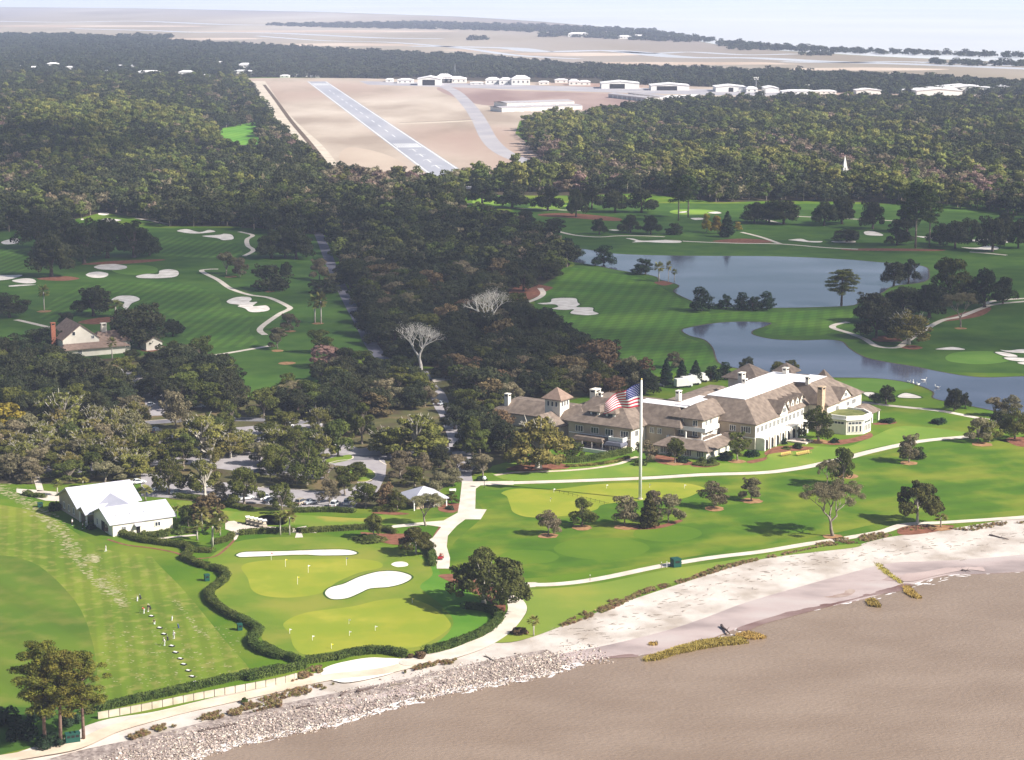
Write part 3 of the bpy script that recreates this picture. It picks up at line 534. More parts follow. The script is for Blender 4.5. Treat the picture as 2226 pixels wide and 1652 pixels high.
ribbon('service_road', [(690, 505), (698, 520), (722, 580), (750, 640), (785, 705), (808, 750), (840, 790)], 5.6, ROADM, .06)
path('n1', [(1840, 905), (1830, 820), (1870, 740), (1800, 600), (1780, 500), (1700, 300), (1650, 220), (1600, 100), (1500, 0), (1450, -100)], 6, ASPH_L, .06, 'driveway')
path('z4', [(640, 1420), (760, 1400), (840, 1390)], 6, PATHM, .06, 'driveway')
path('n1', [(1880, 610), (1750, 610), (1500, 640), (1100, 680), (800, 690)], 7, ASPH, .06, 'driveway')
sheet('car_park', TT('n1', [(-1100, 830), (-700, 870), (-200, 930), (0, 958), (500, 995), (640, 1000), (840, 960), (880, 915), (1000, 905), (1050, 860), (1000, 800), (870, 770), (700, 760), (600, 750), (700, 610), (1030, 600), (1100, 640), (1140, 760), (1130, 860), (1060, 1000), (900, 1060), (840, 1160), (400, 1150), (0, 1110), (-400, 1080), (-1100, 1040)]), ASPH_L, .055, False)
sheet('car_park', [(330, 945), (560, 925), (720, 920), (745, 960), (780, 975), (790, 1000), (740, 1002), (700, 1042), (560, 1030), (340, 1000)], ASPH_L, .056, False)
sheet('car_park', TT('z6', [(0, 640), (250, 620), (500, 640), (1000, 650), (1200, 560), (1350, 540), (1300, 640), (1000, 720), (0, 720)]), ASPH, .056, False)
path('z6', [(-100, 420), (500, 400), (900, 350), (1150, 320), (1500, 298), (1900, 292), (2226, 300), (2420, 318)], 6.5, ASPH, .058, 'driveway')
path('z3', [(790, 1230), (870, 1260), (890, 1330), (960, 1380), (1000, 1440), (1010, 1530)], 8, ASPH_L, .058, 'driveway')
ribbon('kerb', TT('z6', [(900, 345), (1150, 306), (1500, 284), (1900, 278), (2226, 286), (2420, 304)]), .5, PATHM, .10)
for pts in (('n1', [(590, 745), (700, 715), (800, 705), (835, 690), (830, 670)]), ('n1', [(700, 607), (870, 608), (960, 598), (1030, 585)]), ('n1', [(1070, 690), (1085, 720), (1140, 752)]), ('n1', [(870, 912), (960, 905), (1030, 870), (1045, 840), (1020, 810)]),
            ('n1', [(0, 952), (300, 975), (500, 990)]), ('z6', [(1400, 790), (1500, 830), (1900, 830), (2170, 835)])):
    ribbon('kerb', TT(*pts), .5, PATHM, .11)
sheet('planted_island', TT('n1', [(800, 800), (900, 770), (1000, 800), (1040, 850), (1000, 895), (900, 905), (860, 880)]), GRASS_YL, .09)
sheet('planted_island', TT('n1', [(600, 700), (800, 660), (835, 690), (790, 712), (600, 742)]), GRASS_YL, .09)
sheet('cart_court', TT('z6', [(1780, 1100), (1850, 1095), (1950, 1130), (2300, 1150), (2500, 1145), (2500, 1190), (1900, 1178), (1870, 1240), (1850, 1250), (1840, 1180), (1780, 1160)]), PATHM, .07, False)
sheet('cart_court', TT('n1', [(300, 1330), (410, 1310), (410, 1340), (365, 1370), (380, 1415), (305, 1418), (320, 1370)]), PATHM, .07, False)
sheet('cart_court', TT('z6', [(130, 840), (280, 850), (480, 870), (480, 940), (360, 935), (130, 870)]), PATHM, .07, False)
path('z6', [(1200, 1240), (1400, 1220), (1560, 1205)], 1.6, z=.07)
path('z6', [(280, 730), (300, 790), (320, 860)], 2, z=.07)

# ------------------------------------------------------------------ tree parts
def crown_quads(seed, lobes, n, leaf, inner=.72, jit=.75, up=.25, flat=1.0):
    """small leaf-clump quads over the surfaces of many lobes"""
    g = np.random.RandomState(seed)
    Cn = np.array([l[0] for l in lobes], float); Rr = np.array([l[1] for l in lobes], float)
    w = (Rr[:, 0] * Rr[:, 2]) ** .9; w /= w.sum()
    idx = g.choice(len(lobes), n, p=w)
    d = g.normal(size=(n, 3)); d[:, 2] += up; d /= np.linalg.norm(d, axis=1)[:, None]
    rr = inner + (1.06 - inner) * g.rand(n) ** .6
    P = Cn[idx] + d * Rr[idx] * rr[:, None]
    N = d / Rr[idx]; N /= np.linalg.norm(N, axis=1)[:, None]; N += g.normal(size=(n, 3)) * jit * .5; N /= np.linalg.norm(N, axis=1)[:, None]
    a = np.cross(N, g.normal(size=(n, 3))); a /= np.linalg.norm(a, axis=1)[:, None]; b = np.cross(N, a)
    s = leaf * (.55 + .9 * g.rand(n)); e = .55 + .5 * g.rand(n)
    a *= s[:, None]; b *= (s * e)[:, None] * flat
    k1 = (.5 + g.rand(n))[:, None]; k2 = (.5 + g.rand(n))[:, None]
    V = np.stack([P - a * k1, P - b, P + a, P + b * k2], 1).reshape(-1, 3)
    F = np.arange(4 * n).reshape(-1, 4)
    return V, F
def dome_lobes(seed, Rw, z0, z1, n, lr, flat=.75, hollow=.15):
    g = random.Random(seed); L = []; ex = [g.uniform(.78, 1.12) for _ in range(7)]
    for i in range(n):
        a = 2.399 * i + g.uniform(-.5, .5); t = math.sqrt((i + .5) / n); r = Rw * t * (1 - lr * .55) * ex[int(a % 6.283)] * g.uniform(.85, 1.08)
        top = z1 - (z1 - z0) * (t ** 2.4) * .8 - (z1 - z0) * g.uniform(0, .2)
        z = top - lr * Rw * flat * g.uniform(.7, 1.3)
        q = lr * Rw * g.uniform(.55, 1.3)
        if t > .5 and g.random() < .14: continue
        L.append(((r * math.cos(a), r * math.sin(a), max(z, z0 + q * flat * .5)), (q, q * g.uniform(.75, 1.1), q * flat * g.uniform(.7, 1.1))))
        if t > .4 and g.random() < .6: L.append(((r * math.cos(a + .3) * .95, r * math.sin(a + .3) * .95, max(z0 + q * .4, z - (z1 - z0) * g.uniform(.2, .4))), (q * .8, q * .8, q * flat * .7)))
        for _ in range(2):
            b = g.uniform(0, 6.28); qq = q * g.uniform(.25, .45); L.append(((r * math.cos(a) + q * math.cos(b), r * math.sin(a) + q * math.sin(b), max(z0, z + q * flat * g.uniform(-.3, .7))), (qq, qq, qq * .8)))
    return L
def limbs(mb, seed, base_r, fork_z, lobes, nmax=12, poke=0.0):
    g = random.Random(seed); f = Vector((g.uniform(-.2, .2), g.uniform(-.2, .2), fork_z))
    mb.tube([(0, 0, -.3), (0, 0, .5), tuple(f * .5), tuple(f)], [base_r * 1.5, base_r * 1.1, base_r * .95, base_r * .8], 7)
    for (c, r) in lobes[:nmax]:
        c = Vector(c); m = f.lerp(c, .45) + Vector((g.uniform(-.4, .4), g.uniform(-.4, .4), g.uniform(-.2, .9)))
        o_ = Vector((c.x, c.y, 0)); o_ = o_.normalized() if o_.length > .1 else Vector((0, 0, 0)); e = c + o_ * (.06 * Vector((c.x, c.y, 0)).length + poke * r[0] * .8) + Vector((0, 0, poke * r[2] * .9))
        mb.tube([tuple(f), tuple(m), tuple(e)], [base_r * .5, base_r * .3, base_r * (.08 + poke * .1)], 5, False)
        if poke:
            for _ in range(2): q_ = m + Vector((g.uniform(-1, 1), g.uniform(-1, 1), g.uniform(.3, 1))) * r[0] * 1.1; mb.tube([tuple(m.lerp(e, .4)), tuple(e + (q_ - m) * .7)], [base_r * .22, base_r * .07], 4, False)
def mesh_quads(name, VF, m): return np_mesh(name, VF[0], VF[1], m)
KIND = {}     # kind -> list of (crown mesh, trunk mesh), width, height
def reg(kind, w, h, items): KIND[kind] = (w, h, items)
def make(kind, w, h, seeds, fn):
    out = []
    for s in seeds:
        cr, tr = fn(s)
        out.append((cr, tr))
    reg(kind, w, h, out)
def oak(nleaf, leaf, lm, bm_, Rw=7.0, z0=2.2, z1=11.5, n=15, lr=.30, tr=.5, inner=.62, poke=0.0):
    def fn(s):
        L = dome_lobes(s, Rw, z0, z1, n, lr)
        cr = mesh_quads('crown', crown_quads(s, L, nleaf, leaf, inner, 1.0), lm)
        mb = MB(); limbs(mb, s, tr, z0 * 1.1, L, 22 if poke else 12, poke); return cr, mb.mesh('trunk', bm_, True)
    return fn
make('oak', 14, 12, (1, 2, 3, 4, 5, 6, 7, 8), oak(7500, .25, L_DARK, BARKD, lr=.33))
make('oak_olive', 14, 12, (11, 12, 13, 14, 15, 16), oak(7000, .24, L_OLIV, BARKP, lr=.26, n=18, inner=.7, poke=.9))
make('oak_green', 11, 11, (21, 22, 23, 24, 25, 26), oak(6000, .21, L_GREEN, BARK, Rw=5.5, z0=2, z1=10.7, n=12, lr=.34, tr=.3))
make('hero', 22, 17, (31,), oak(11000, .34, L_OLIV, BARKP, Rw=11, z0=3, z1=16.5, n=34, lr=.20, tr=.95, inner=.7, poke=.9))
make('hero_dark', 20, 14, (33, 34, 36), oak(14000, .27, leafmat('oak_leaves_mid', (.045, .052, .012), (.150, .145, .038)), BARKP, Rw=10, z0=4.0, z1=13.3, n=26, lr=.23, tr=.5, inner=.7))
make('grey', 9, 9, (41, 42, 43, 44, 45), oak(5000, .17, L_GREY, BARK, Rw=4.5, z0=1.6, z1=8.7, n=11, lr=.36, tr=.2))
make('round', 8, 7, (51, 52), oak(2600, .22, L_DARK, BARKD, Rw=4, z0=.6, z1=6.8, n=10, lr=.42, tr=.22))
make('magnolia', 9, 9, (55, 56), oak(3200, .24, L_CYP, BARKD, Rw=4.5, z0=.8, z1=8.8, n=11, lr=.38, tr=.25))
make('yellow', 9, 9, (57,), oak(3000, .26, L_YEL, BARK, Rw=4.5, z0=1.2, z1=8.7, n=11, lr=.36, tr=.22))
make('rust', 9, 9, (58,), oak(3000, .26, L_RUST, BARK, Rw=4.5, z0=1.0, z1=8.7, n=11, lr=.36, tr=.22))
def bare_fn(lm, bm_, white=False, dens=2300):
    def fn(s):
        g = random.Random(s); mb = MB(); tips = []
        def br(p, d, ln, r, lv):
            q = p + d * ln * .5 + Vector((g.uniform(-.1, .1), g.uniform(-.1, .1), .05)) * ln; e = p + d * ln + Vector((g.uniform(-.15, .15), g.uniform(-.15, .15), g.uniform(0, .12))) * ln
            mb.tube([p, q, e], [r, r * .8, r * .58], 5 if lv < 3 else 3, False)
            if lv >= 5 or r < .03: tips.append(e); return
            for k in range(3 if lv < 4 else 2):
                a = 2 * math.pi * (k / 3 + g.random() * .25) + lv; sp = g.uniform(.45, .85)
                up = Vector((0, 0, .25)); ax = d.orthogonal().normalized(); ax2 = d.cross(ax)
                nd = (d + (ax * math.cos(a) + ax2 * math.sin(a)) * sp + up).normalized()
                br(e, nd, ln * g.uniform(.68, .86), r * .58, lv + 1)
        br(Vector((0, 0, -.2)), Vector((0, 0, 1)), 3.0, .42 if white else .26, 0)
        V = np.array([v for v in mb.v]); sc = 12 / max(V[:, 2].max(), 1)
        wv = max(np.abs(V[:, 0]).max(), np.abs(V[:, 1]).max())
        mb.v = [(v[0] * 6.5 / wv, v[1] * 6.5 / wv, v[2] * sc) for v in mb.v]
        tr = mb.mesh('trunk', bm_, True)
        L = [((t.x * 6.5 / wv, t.y * 6.5 / wv, t.z * sc), (.9, .9, .7)) for t in tips]
        cr = mesh_quads('crown', crown_quads(s, L, dens,   .10 if white else .19, .2, 1.6, .2, .35), lm)
        return cr, tr
    return fn
make('bare', 13, 12, (61, 62), bare_fn(L_TWIG, BARK, False, 17000))
make('bare_white', 13, 12, (65,), bare_fn(mat('white_twigs', (.55, .50, .44), (.72, .67, .60), 1), mat('white_bark', (.55, .50, .44), (.74, .69, .62), 1), True, 2200))
def pine_fn(lm, bm_, nl=5200, leaf=.30, lowz=.34):
    def fn(s):
        g = random.Random(s); mb = MB(); L = []; H = 24.0
        bx, by = g.uniform(-.5, .5), g.uniform(-.5, .5)
        mb.tube([(0, 0, -.3), (bx * .3, by * .3, 8), (bx, by, 16), (bx * .6, by * .6, H - .8)], [.42, .33, .24, .08], 7)
        for i in range(34):
            t = lowz + (1 - lowz) * (i + .5) / 34; z = H * t; a = i * 2.4 + g.uniform(-.4, .4)
            rmax = 5.4 * math.sin(min(1, (1.02 - t) / (1 - lowz) * 1.0 + .12) * math.pi * .70) + .4; r = rmax * g.uniform(.55, 1.0)
            e = Vector((r * math.cos(a), r * math.sin(a), z + r * g.uniform(.0, .3)))
            mb.tube([(bx * t, by * t, z - r * .12), tuple(e * .55 + Vector((0, 0, z * .45 - .1))), tuple(e)], [.10, .07, .03], 4, False)
            q = g.uniform(.9, 1.5)
            L.append((tuple(e), (q * 1.25, q * 1.25, q * .75)))
            L.append(((e.x * .55 + g.uniform(-.5, .5), e.y * .55 + g.uniform(-.5, .5), z + r * .15 + .3), (q * 1.1, q * 1.1, q * .7)))
        cr = mesh_quads('crown', crown_quads(s, L, nl, leaf, .35, 1.5, .4, .6), lm)
        return cr, mb.mesh('trunk', bm_, True)
    return fn
make('pine', 12, 24.5, (71, 72, 73), pine_fn(L_PINE, mat('pine_bark', (.14, .085, .065), (.26, .17, .13), 1.2, coord='obj'), 15000, .25))
make('pine_mid', 12, 24.5, (75, 76), pine_fn(L_PINEF, BARK, 4200, .45, .45))
def palm_fn(s):
    g = random.Random(s); mb = MB(); H = 6.0
    mb.tube([(0, 0, -.2), (.05, 0, 2), (.1, .05, H * .75)], [.24, .19, .2], 6)
    tr = mb.mesh('trunk', BARKP, True); V = []; F = []
    for k in range(46):
        a = k * 2.399; el = R(-35 + 105 * ((k * 7) % 46) / 46); c = Vector((.1, .05, H * .76)); ln = g.uniform(1.3, 1.8)
        d = Vector((math.cos(a) * math.cos(el), math.sin(a) * math.cos(el), math.sin(el))); e = c + d * ln; side = Vector((-math.sin(a), math.cos(a), 0))
        for q in range(7):
            t = (q / 6 - .5) * 2.0; tip = e + (side * math.sin(t) + d * (math.cos(t) - .3)) * .85; tip.z -= .35 * abs(t)
            b = c + d * ln * .8 + side * t * .25; n = len(V); V += [c + d * ln * .35, b - side * .15, tip, b + side * .15]; F.append((n, n + 1, n + 2, n + 3))
    return np_mesh('crown', [tuple(v) for v in V], F, L_PALM), tr
make('palm', 4.2, 6.3, (81, 82), palm_fn)
def cone_fn(lm):
    def fn(s):
        g = random.Random(s); L = []
        for i in range(26):
            t = (i + .5) / 26; z = .5 + 9.0 * t; r = 2.9 * (1 - t) ** .75 * (0.9 if t > .1 else .8); a = i * 2.4
            L.append(((r * .55 * math.cos(a), r * .55 * math.sin(a), z), (r * .55 + .25, r * .55 + .25, .8)))
        mb = MB(); mb.tube([(0, 0, -.2), (0, 0, 1.2)], [.22, .15], 6)
        return mesh_quads('crown', crown_quads(s, L, 3400, .24, .7), lm), mb.mesh('trunk', BARKD, True)
    return fn
make('cedar', 6.4, 10, (91, 92), cone_fn(leafmat('cedar_leaves', (.035, .050, .010), (.11, .105, .025))))
make('cypress', 6.4, 10, (93,), cone_fn(L_CYP))
def shrub_fn(lm):
    def fn(s):
        L = dome_lobes(s, 1.5, .0, 1.9, 7, .5)
        return mesh_quads('shrub', crown_quads(s, L, 1400, .13, .8), lm), None
    return fn
make('shrub', 3, 2, (95, 96), shrub_fn(L_HEDGE)); make('shrub_dark', 3, 2, (97,), shrub_fn(L_CYP)); make('shrub_pink', 3, 2, (98,), shrub_fn(L_PINK)); make('shrub_tan', 3, 2, (99,), shrub_fn(L_RUST))
NAMES = {'oak': 'oak_tree', 'oak_olive': 'oak_tree', 'oak_green': 'leafy_tree', 'hero': 'oak_tree', 'hero_dark': 'oak_tree', 'grey': 'leafy_tree', 'round': 'leafy_tree', 'magnolia': 'magnolia_tree',
         'bare': 'bare_tree', 'bare_white': 'bare_tree', 'pine': 'pine_tree', 'pine_mid': 'pine_tree', 'palm': 'palm_tree', 'cedar': 'cedar_tree', 'cypress': 'cypress_tree', 'yellow': 'leafy_tree', 'rust': 'leafy_tree'}
cnt = {}
def tree_at(kind, p, w, h, label, group=None, rz=None):
    W0, H0, items = KIND[kind]; i = cnt.get(kind, 0); cnt[kind] = i + 1; cr, tr = items[i % len(items)]
    u_ = random.uniform(.9, 1.12); s = (w / W0 * u_, w / W0 * (2 - u_), h / H0 * random.uniform(.95, 1.06)); rz = random.uniform(0, 6.28) if rz is None else rz
    if tr is None:
        o = link('shrub', cr); o.location = p; o.scale = s; o.rotation_euler = (0, 0, rz)
        return tag(o, label, 'shrub', group)
    e = empty(NAMES[kind], p, rz, s, label=label, cat='palm tree' if kind == 'palm' else 'tree', group=group)
    link('trunk', tr, e); link('crown', cr, e); return e
placed = []
def tree(kind, x, y, wpx, hpx, label, s='d', group=None, rz=None):
    if s != 'd': x, y = T(s, x, y)
    p = W(x, y); k = ppm(y); placed.append((x, y)); return tree_at(kind, (p.x, p.y, 0), wpx / k, hpx / k / .97, label, group, rz)

# ------------------------------------------------------------------ instanced stuff
def lib(name, meshes):
    c = bpy.data.collections.new(name)
    for i, me in enumerate(meshes): c.objects.link(bpy.data.objects.new(f'{name}_{i:02d}', me))
    return c
def scatter(name, P, S, RZ, coll, kind='stuff', rnd_tilt=0):
    me = bpy.data.meshes.new(name); P = np.asarray(P, dtype=np.float32)
    me.vertices.add(len(P)); me.vertices.foreach_set('co', P.ravel())
    a = me.attributes.new('scl', 'FLOAT_VECTOR', 'POINT'); a.data.foreach_set('vector', np.asarray(S, dtype=np.float32).ravel())
    a = me.attributes.new('rot', 'FLOAT_VECTOR', 'POINT'); a.data.foreach_set('vector', np.asarray(RZ, dtype=np.float32).ravel())
    o = link(name, me, kind=kind)
    ng = bpy.data.node_groups.new(name, 'GeometryNodeTree')
    ng.interface.new_socket('Geometry', in_out='INPUT', socket_type='NodeSocketGeometry'); ng.interface.new_socket('Geometry', in_out='OUTPUT', socket_type='NodeSocketGeometry')
    n = ng.nodes; gi = n.new('NodeGroupInput'); go = n.new('NodeGroupOutput'); ip = n.new('GeometryNodeInstanceOnPoints'); ci = n.new('GeometryNodeCollectionInfo')
    ci.inputs['Collection'].default_value = coll; ci.inputs['Separate Children'].default_value = True; ci.inputs['Reset Children'].default_value = True
    ip.inputs['Pick Instance'].default_value = True
    at = []
    for nm in ('scl', 'rot'):
        q = n.new('GeometryNodeInputNamedAttribute'); q.data_type = 'FLOAT_VECTOR'; q.inputs['Name'].default_value = nm; at.append(q)
    l = ng.links; l.new(gi.outputs[0], ip.inputs['Points']); l.new(ci.outputs[0], ip.inputs['Instance'])
    l.new(at[0].outputs['Attribute'], ip.inputs['Scale']); l.new(at[1].outputs['Attribute'], ip.inputs['Rotation']); l.new(ip.outputs[0], go.inputs[0])
    md = o.modifiers.new('scatter', 'NODES'); md.node_group = ng
    return o
def far_tree(seed, lm, w, h, nl, leaf, z0=.25, n=9, lr=.4, cone=False):
    L = dome_lobes(seed, w / 2, h * z0, h, n, lr)
    V, F = crown_quads(seed, L, nl, leaf, .8)
    mb = MB(); mb.tube([(0, 0, -.2), (0, 0, h * .55)], [w * .035, w * .02], 5)
    tv = np.array(mb.v); quads = [f for f in mb.f if len(f) == 4]
    return np_mesh('wood_tree', np.vstack([V, tv]), np.vstack([F, np.array(quads) + len(V)]), [lm, BARK], mi=[0] * len(F) + [1] * len(quads))
FW = []
F_DK = leafmat('wood_leaves_dark', (.026, .034, .014), (.070, .076, .030), .35)
F_GR = leafmat('wood_leaves_green', (.066, .088, .020), (.150, .165, .042), .4)
F_YG = leafmat('wood_leaves_light', (.120, .140, .028), (.250, .245, .065), .3)
F_BR = leafmat('wood_leaves_brown', (.130, .105, .060), (.255, .210, .130), .35)
F_PK = leafmat('wood_twigs_reddish', (.20, .135, .105), (.33, .23, .185), .25)
for i, (lm, w, h) in enumerate([(F_DK, 13, 12), (F_DK, 15, 13), (F_DK, 12, 11), (F_GR, 10, 14), (F_GR, 9, 15), (F_YG, 9, 15), (F_YG, 10, 13), (F_BR, 11, 11), (F_BR, 10, 12), (F_PK, 10, 11), (F_DK, 11, 13), (F_GR, 12, 13)]):
    FW.append(far_tree(200 + i, lm, w, h, 900, .50))
F_FAR_M = leafmat('far_wood_leaves', (.030, .040, .020), (.07, .08, .04), .3)
LIB_DARK = lib('wood_dark', [FW[i] for i in (0, 1, 2, 10, 0, 1, 2, 10, 11, 3, 7)])
LIB_MIX = lib('wood_mixed', [FW[i] for i in (0, 2, 3, 4, 5, 6, 7, 11, 1, 3, 8, 9)])
LIB_LIGHT = lib('wood_light', [FW[i] for i in (3, 4, 5, 6, 11, 5)]); LIB_BROWN = lib('wood_brown', [FW[i] for i in (7, 8, 9, 0, 7, 9)])
LIB_FAR = lib('wood_far', [far_tree(300 + i, lm, 16, 12, 260, 1.1, .1) for i, lm in enumerate((F_DK, F_DK, F_FAR_M, F_DK, F_FAR_M, F_DK))])
def fill(polys, avoid, sp, seed, smin=.8, smax=1.2, ybound=(0, 2000), skew=None, grow=0.0, density=None):
    """jittered grid on the ground, kept where its picture row/column lies inside the traced outline"""
    g = random.Random(seed); P = []; S = []; Z = []
    for poly in polys:
        wp = [W(x, y) for x, y in poly]; x0 = min(p.x for p in wp); x1 = max(p.x for p in wp); y0 = min(p.y for p in wp); y1 = max(p.y for p in wp)
        wpoly = [(p.x, p.y) for p in wp]; y = y0
        while y < y1:
            s = sp * (1 + grow * max(0, y - 1500) / 1000); x = x0
            while x < x1:
                px = x + g.uniform(-.5, .5) * s; py = y + g.uniform(-.5, .5) * s; x += s
                if abs(px) > py * .262 + 60: continue
                if not inpoly(px, py, wpoly): continue
                if any(inpoly(px, py, a) for a in avoid): continue
                if density and g.random() > density(px, py): continue
                k = g.uniform(smin, smax) * (1 + .6 * grow * max(0, y - 1500) / 1000)
                P.append((px, py, 0)); S.append((k, k, k * g.uniform(.85, 1.15) / (1 + .5 * grow * max(0, y - 1500) / 1000))); Z.append((0, 0, g.uniform(0, 6.28)))
            y += s
    return P, S, Z
def wpl(poly): return [tuple(W(x, y))[:2] for x, y in poly]
AV_L = [wpl(CLEAR), wpl([(468, 282), (565, 268), (572, 342), (500, 340), (478, 310)]), wpl([(470, 225), (500, 225), (560, 262), (540, 268), (500, 250)]), wpl([(280, 160), (360, 160), (360, 172), (280, 172)])]
ROADGAP = wpl([(985, 405), (945, 440), (960, 448), (1000, 410)])
import builtins
# woods in patches of one kind
def patches(name, P, S, Z, dark, w1, w2, seed):
    P = np.array(P); S = np.array(S) * 1.22 * np.array([1, 1, .92]); Z = np.array(Z); r_ = np.random.RandomState(seed); x, y = P[:, 0], P[:, 1]
    nz = np.sin(x / w1 + 1.3 * np.sin(y / w2 + seed)) * np.cos(y / w2 + .8 * np.sin(x / (w1 * .6))) + .45 * np.sin(x / (w1 * .37) + y / (w2 * .41)) + r_.normal(size=len(P)) * .30 - dark(x, y)
    n2 = np.sin(x / (w1 * .8) + 2 + y / (w2 * 1.3)) + r_.normal(size=len(P)) * .35
    a = nz < .05; b = (~a) & (n2 > .45); c = (~a) & (~b)
    for m_, L_ in ((a, LIB_DARK), (b, LIB_BROWN), (c, LIB_LIGHT)): scatter(name, P[m_], S[m_], Z[m_], L_)
HZ = [(640, 328, 110), (803, 326, 76), (225, 288, 60), (80, 292, 34), (145, 300, 50), (300, 300, 50), (520, 290, 44), (575, 290, 44), (460, 312, 36), (955, 275, 44), (1058, 292, 66), (1050, 318, 90), (890, 335, 50)]
AV_H = []
for x, y, w in HZ:
    a, b = T('z1', x - w / 2, y); c_, _ = T('z1', x + w / 2, y); AV_H.append(wpl([(a, b - 2), (c_, b - 2), (c_, b + 8), (a, b + 8)]))
P, S, Z = fill([F_LEFT], AV_L + AV_H, 9.4, 1, .75, 1.2, grow=.25)
patches('left_wood', P, S, Z, lambda x, y: np.where(y < 1500, 1.2, .25) + np.where(y > 2500, .5, 0), 60, 150, 3)
P, S, Z = fill([F_RIGHT], [wpl([(1320, 455), (1500, 440), (1500, 430), (1330, 428)]), ROADGAP, wpl([(1815, 380), (1858, 380), (1866, 402), (1806, 402)]), wpl([(960, 418), (1220, 418), (1380, 430), (1380, 440), (1000, 470)])], 9.6, 2, .75, 1.25, grow=.2)
patches('right_wood', P, S, Z, lambda x, y: np.where(y > 2300, 1.0, -.25) + x * .0009, 48, 120, 8)
P, S, Z = fill([F_FAR], AV_H + [wpl([(860, 182), (1320, 182), (1320, 170), (860, 168)])], 13, 3, .8, 1.2, grow=.16)
scatter('far_wood', P, S, Z, LIB_FAR)
# wooded islets in the marsh and the wooded shore beyond
HAM = [[(560, 55), (900, 50), (1150, 56), (1400, 66), (1560, 90), (1480, 92), (1250, 82), (1150, 80), (1230, 74), (1050, 66), (700, 60)], [(1560, 92), (1700, 102), (1900, 112), (2226, 122), (2226, 126), (1900, 118), (1700, 110), (1560, 100)],
       [(1020, 87), (1050, 84), (1062, 88), (1040, 90)], [(2020, 135), (2226, 140), (2226, 146), (2030, 142)], [(1570, 104), (1700, 107), (1730, 110), (1600, 110)], [(1730, 118), (1810, 117), (1810, 121), (1740, 122)], [(250, 78), (380, 80), (380, 86), (260, 84)]]
PP = []; SS = []; ZZ = []
for hmk, q in enumerate(HAM):
    P, S, Z = fill([q], [], 26, 20 + hmk, 1.0, 1.6, grow=.10); PP += P; SS += S; ZZ += Z
scatter('marsh_islet_trees', PP, [(s[0], s[1], s[2] * .8) for s in SS], ZZ, LIB_FAR)

# ------------------------------------------------------------------ individual trees
ORDN = 'first second third fourth fifth sixth seventh eighth ninth tenth eleventh twelfth thirteenth fourteenth fifteenth sixteenth seventeenth eighteenth nineteenth twentieth'.split()
LOOK = {'oak': 'dark oak', 'grey': 'grey green tree', 'rust': 'brown tinted tree', 'oak_green': 'green tree', 'oak_olive': 'olive oak', 'magnolia': 'dark round tree'}
def forest_individual(poly, sp, seed, kinds, where, group, wr, hr, avoid=(), limit=400):
    """trees of a wood one by one; each is named by its row from the front and its place in that row"""
    P, S, Z = fill([poly], avoid, sp, seed)
    g = random.Random(seed); P.sort(key=lambda p: p[1])
    use = P[:limit]; rows = {}
    for p in use: rows.setdefault(int((p[1] - use[0][1]) / (sp * 1.6)), []).append(p)
    for r, k0 in enumerate(sorted(rows)):
        for c, p in enumerate(sorted(rows[k0], key=lambda p: p[0] / p[1])):
            k = g.choice(kinds); rn_ = ORDN[min(r, 19)] if r < 20 else 'farthest'
            lb_ = f'{LOOK[k]} of {where}, {rn_} row back, {ORDN[min(c, 19)]} from left'
            tree_at(k, p, g.uniform(*wr), g.uniform(*hr), lb_, group, g.uniform(0, 6.28))
    return P[limit:]
rest = forest_individual(F_MID, 11.5, 31, ['oak'] * 8 + ['grey', 'rust', 'oak_green'], 'the central wood', 'trees of the central wood', (14, 21), (10, 15), [wpl([(1120, 640), (1230, 600), (1200, 660), (1130, 690)])], 175)
if rest: scatter('central_wood', rest, [(1.2, 1.2, 1.1)] * len(rest), [(0, 0, random.uniform(0, 6)) for _ in rest], LIB_DARK)
forest_individual([(-60, 800), (110, 800), (150, 830), (260, 840), (280, 800), (330, 800), (440, 780), (520, 850), (545, 890), (420, 900), (330, 895), (320, 850), (285, 830), (280, 900), (130, 920), (-60, 920)], 11, 41, ['oak'] * 3 + ['oak_green'] * 2, 'the left woodland', 'trees of the left woodland', (11, 15), (9, 12))
forest_individual([(-60, 925), (130, 925), (300, 915), (330, 960), (330, 1010), (300, 1040), (200, 1045), (120, 1042), (-60, 1050)], 9, 43, ['oak_olive'] * 3 + ['oak_green', 'grey'], 'the thicket behind the white building', 'trees of the thicket behind the white building', (9, 13), (8, 11), [wpl([(60, 1000), (140, 1000), (140, 1020), (60, 1025)])])
forest_individual([(960, 830), (1000, 800), (1150, 790), (1290, 790), (1340, 820), (1420, 830), (1400, 860), (1250, 868), (1180, 870), (1110, 890), (1100, 980), (1040, 1000), (1010, 930), (1000, 880)], 10, 45, ['oak'] * 2 + ['oak_green', 'grey', 'rust'], 'the grove behind the lodge', 'trees behind the lodge', (9, 13), (8, 11.5))
forest_individual([(345, 950), (560, 935), (700, 935), (730, 1000), (690, 1035), (560, 1030), (345, 1000)], 12.5, 49, ['oak_olive'] * 2 + ['oak_green'] * 2 + ['grey'], 'the car park', 'trees standing in the car park', (9, 12), (8, 10.5))
forest_individual([(700, 800), (830, 800), (930, 840), (935, 900), (850, 900), (780, 920), (700, 905), (560, 905), (560, 880), (680, 870)], 11, 47, ['oak'] * 3 + ['oak_green', 'grey'], 'the strip behind the car park', 'trees of the strip behind the car park', (11, 14), (9, 12))
